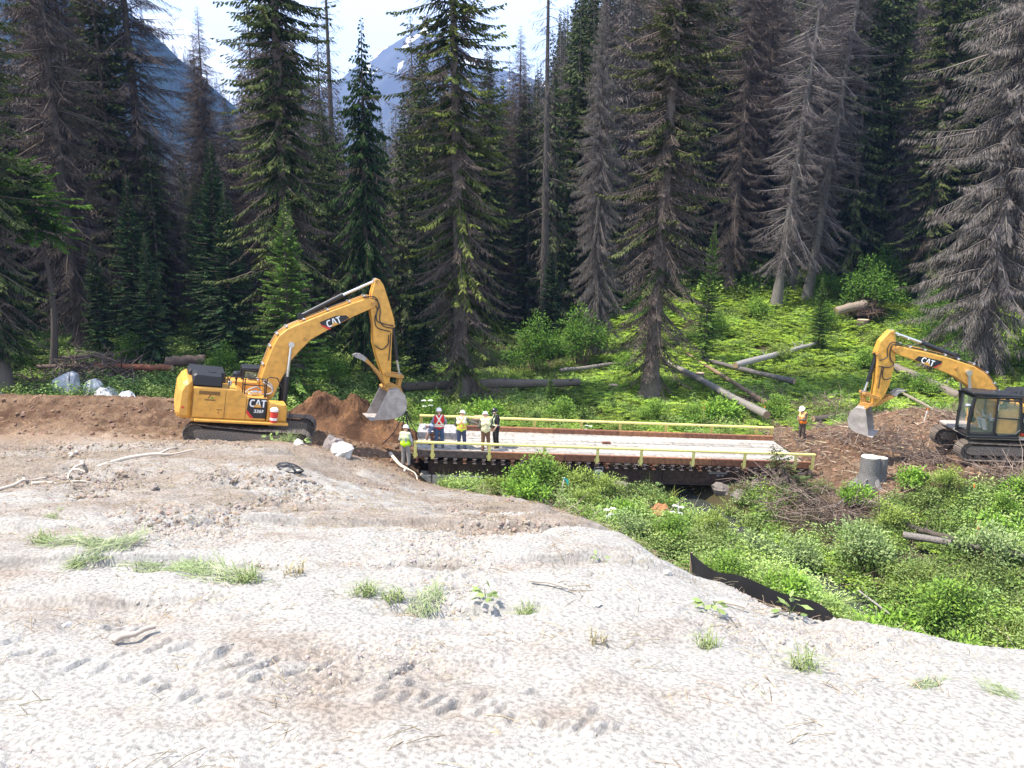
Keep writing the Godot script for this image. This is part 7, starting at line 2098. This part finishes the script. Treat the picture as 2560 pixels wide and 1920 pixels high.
	for i in spots.size():
		var s: Vector2 = spots[i]
		var k: String = ["far", "far_b"][rng.randi() % 2] if rng.randf() < (0.62 if s.x > 0.0 else 0.5) else "far_dead"
		var w := s.x / -s.y      # the valley in the middle: low trees, so that the mountains stay in view
		var most := 9.0
		if w > -0.50 and w < -0.335: most = 0.145
		elif w > -0.24 and w < -0.125: most = 0.185
		elif w > -0.02 and w < 0.055: most = 0.22
		var cap := (10.3 + most * -s.y - land(s.x, s.y)) / 28.0
		if cap < 0.4: continue
		if i < 235:
			var live := k != "far_dead"
			plant(k, s.x, s.y, minf(rf(0.8, 1.35), cap * rf(0.75, 1.0)), rf(0, TAU), "forest_tree", "green conifer of the dense forest behind the clearing" if live else "grey dead conifer of the dense forest behind the clearing", "tree", "green conifers of the forest behind" if live else "dead conifers of the forest behind")
		else:
			var q := 0 if k != "far_dead" else 1
			var sc := rf(0.75, 1.25)
			sc = minf(sc, cap * rf(0.7, 1.0))
			masses[q].append(Transform3D(Basis(Vector3.UP, rf(0, TAU)).scaled(Vector3(sc, sc * rf(0.9, 1.15), sc)), Vector3(s.x, land(s.x, s.y) - 0.1, s.y)))
			var g := rf(0.8, 1.2)
			shades[q].append(Color(g, g, g))
	swarm("distant_forest", mass[1], needles, masses[0], shades[0], "mass of dark green conifers rising up the hillside", "forest")
	swarm("distant_forest", mass_dead[1], twigs, masses[1], shades[1], "grey dead conifers among the green on the hillside", "forest")
	for q in [[-41.0, -47.0, "live"], [-46.0, -54.0, "brown"], [-43.0, -61.0, "live"], [-52.0, -50.0, "live"], [-54.0, -62.0, "brown"], [50.0, -62.0, "live"], [46.0, -54.0, "brown"], [55.0, -72.0, "live"]]:
		plant(q[2], q[0], q[1], rf(0.8, 1.0), q[0], "forest_tree", "tall conifer standing past the border of the clearing", "tree", "tall conifers past the picture's border")
	# young firs under the left forest
	rng.seed = 88
	for q in [[-25.2, -52, 1.05, "fir", "narrow dark fir left of the tall spruces, highest of the understory"], [-23.0, -49, 0.75, "fir", "dark fir in the understory behind the rusty pipe"], [-20.6, -54, 1.25, "fir", "dark fir right of the drooping dead spruce"], [-18.4, -50, 1.0, "fir", "dark fir close behind the left excavator's hoods"], [-16.9, -58, 1.35, "fir", "tall narrow fir beside the green spruce behind the boom"], [-27.8, -52, 0.7, "fir", "short dark fir at the foot of the broad brown spruce"], [-31.8, -49, 0.8, "fir", "dark fir beside the bent thin trunk"], [-8.2, -50, 0.6, "fir", "short dark fir under the nodding hemlock"], [-6.6, -56, 0.9, "fir", "dark fir left of the central spruce"], [-35.5, -46, 0.9, "fir", "dark fir at the left border"], [-22.0, -58, 1.3, "fir", "dark fir deep in the left understory"], [-13.4, -52, 0.8, "fir", "dark fir below the bend of the boom"]]:
		plant(q[3], q[0], q[1], q[2], q[0] * 3.0, "fir_tree", q[4], "tree")
	var bent := {"h": 13.5, "r": 0.24, "base": 0.66, "rad": 3.2, "nb": 90, "low": -0.1, "high": 0.4, "droop": 0.5, "upturn": 0.3, "hang": 0.25, "twig": 0.7, "step": 0.16, "w": 0.07, "live": Color(0.04, 0.085, 0.02), "tip": Color(0.09, 0.16, 0.03), "bow": Vector3(1.1, 0, 0), "lean": Vector3(-0.09, 0, 0), "bark": Color(0.14, 0.115, 0.105), "prof": [Vector2(0, 0.8), Vector2(0.4, 1.0), Vector2(1, 0.3)]}
	trees.bent = conifer(bent, 21) + [needles]
	plant("bent", -28.8, -47.5, 1.0, 0.0, "bent_tree", "small bright green tree on a thin bent bare trunk at the left", "tree")
	var lean_ := {"h": 3.4, "r": 0.05, "base": 0.1, "rad": 1.25, "nb": 70, "low": -0.3, "high": 0.4, "droop": 0.6, "upturn": 0.2, "hang": 0.6, "twig": 0.36, "step": 0.1, "w": 0.03, "dead": 0.45, "wd": 0.008, "live": Color(0.06, 0.085, 0.03), "tip": Color(0.12, 0.15, 0.06), "grey": Color(0.17, 0.13, 0.11)}
	trees.leaning = conifer(lean_, 22) + [needles]
	plant("leaning", 12.5, -31.9, 0.85, 0.5, "leaning_fir", "half dead little fir leaning against the bridge's right end", "tree", "", Vector3(0, 0, 0.5), 1.2)
	plant("young", 4.2, -44.3, 0.2, 0.5, "young_fir_tree", "tiny light green fir behind the middle of the far handrail", "tree")
	plant("young", 2.4, -46.5, 0.26, 1.5, "young_fir_tree", "tiny fir with spreading boughs under the central spruce", "tree")
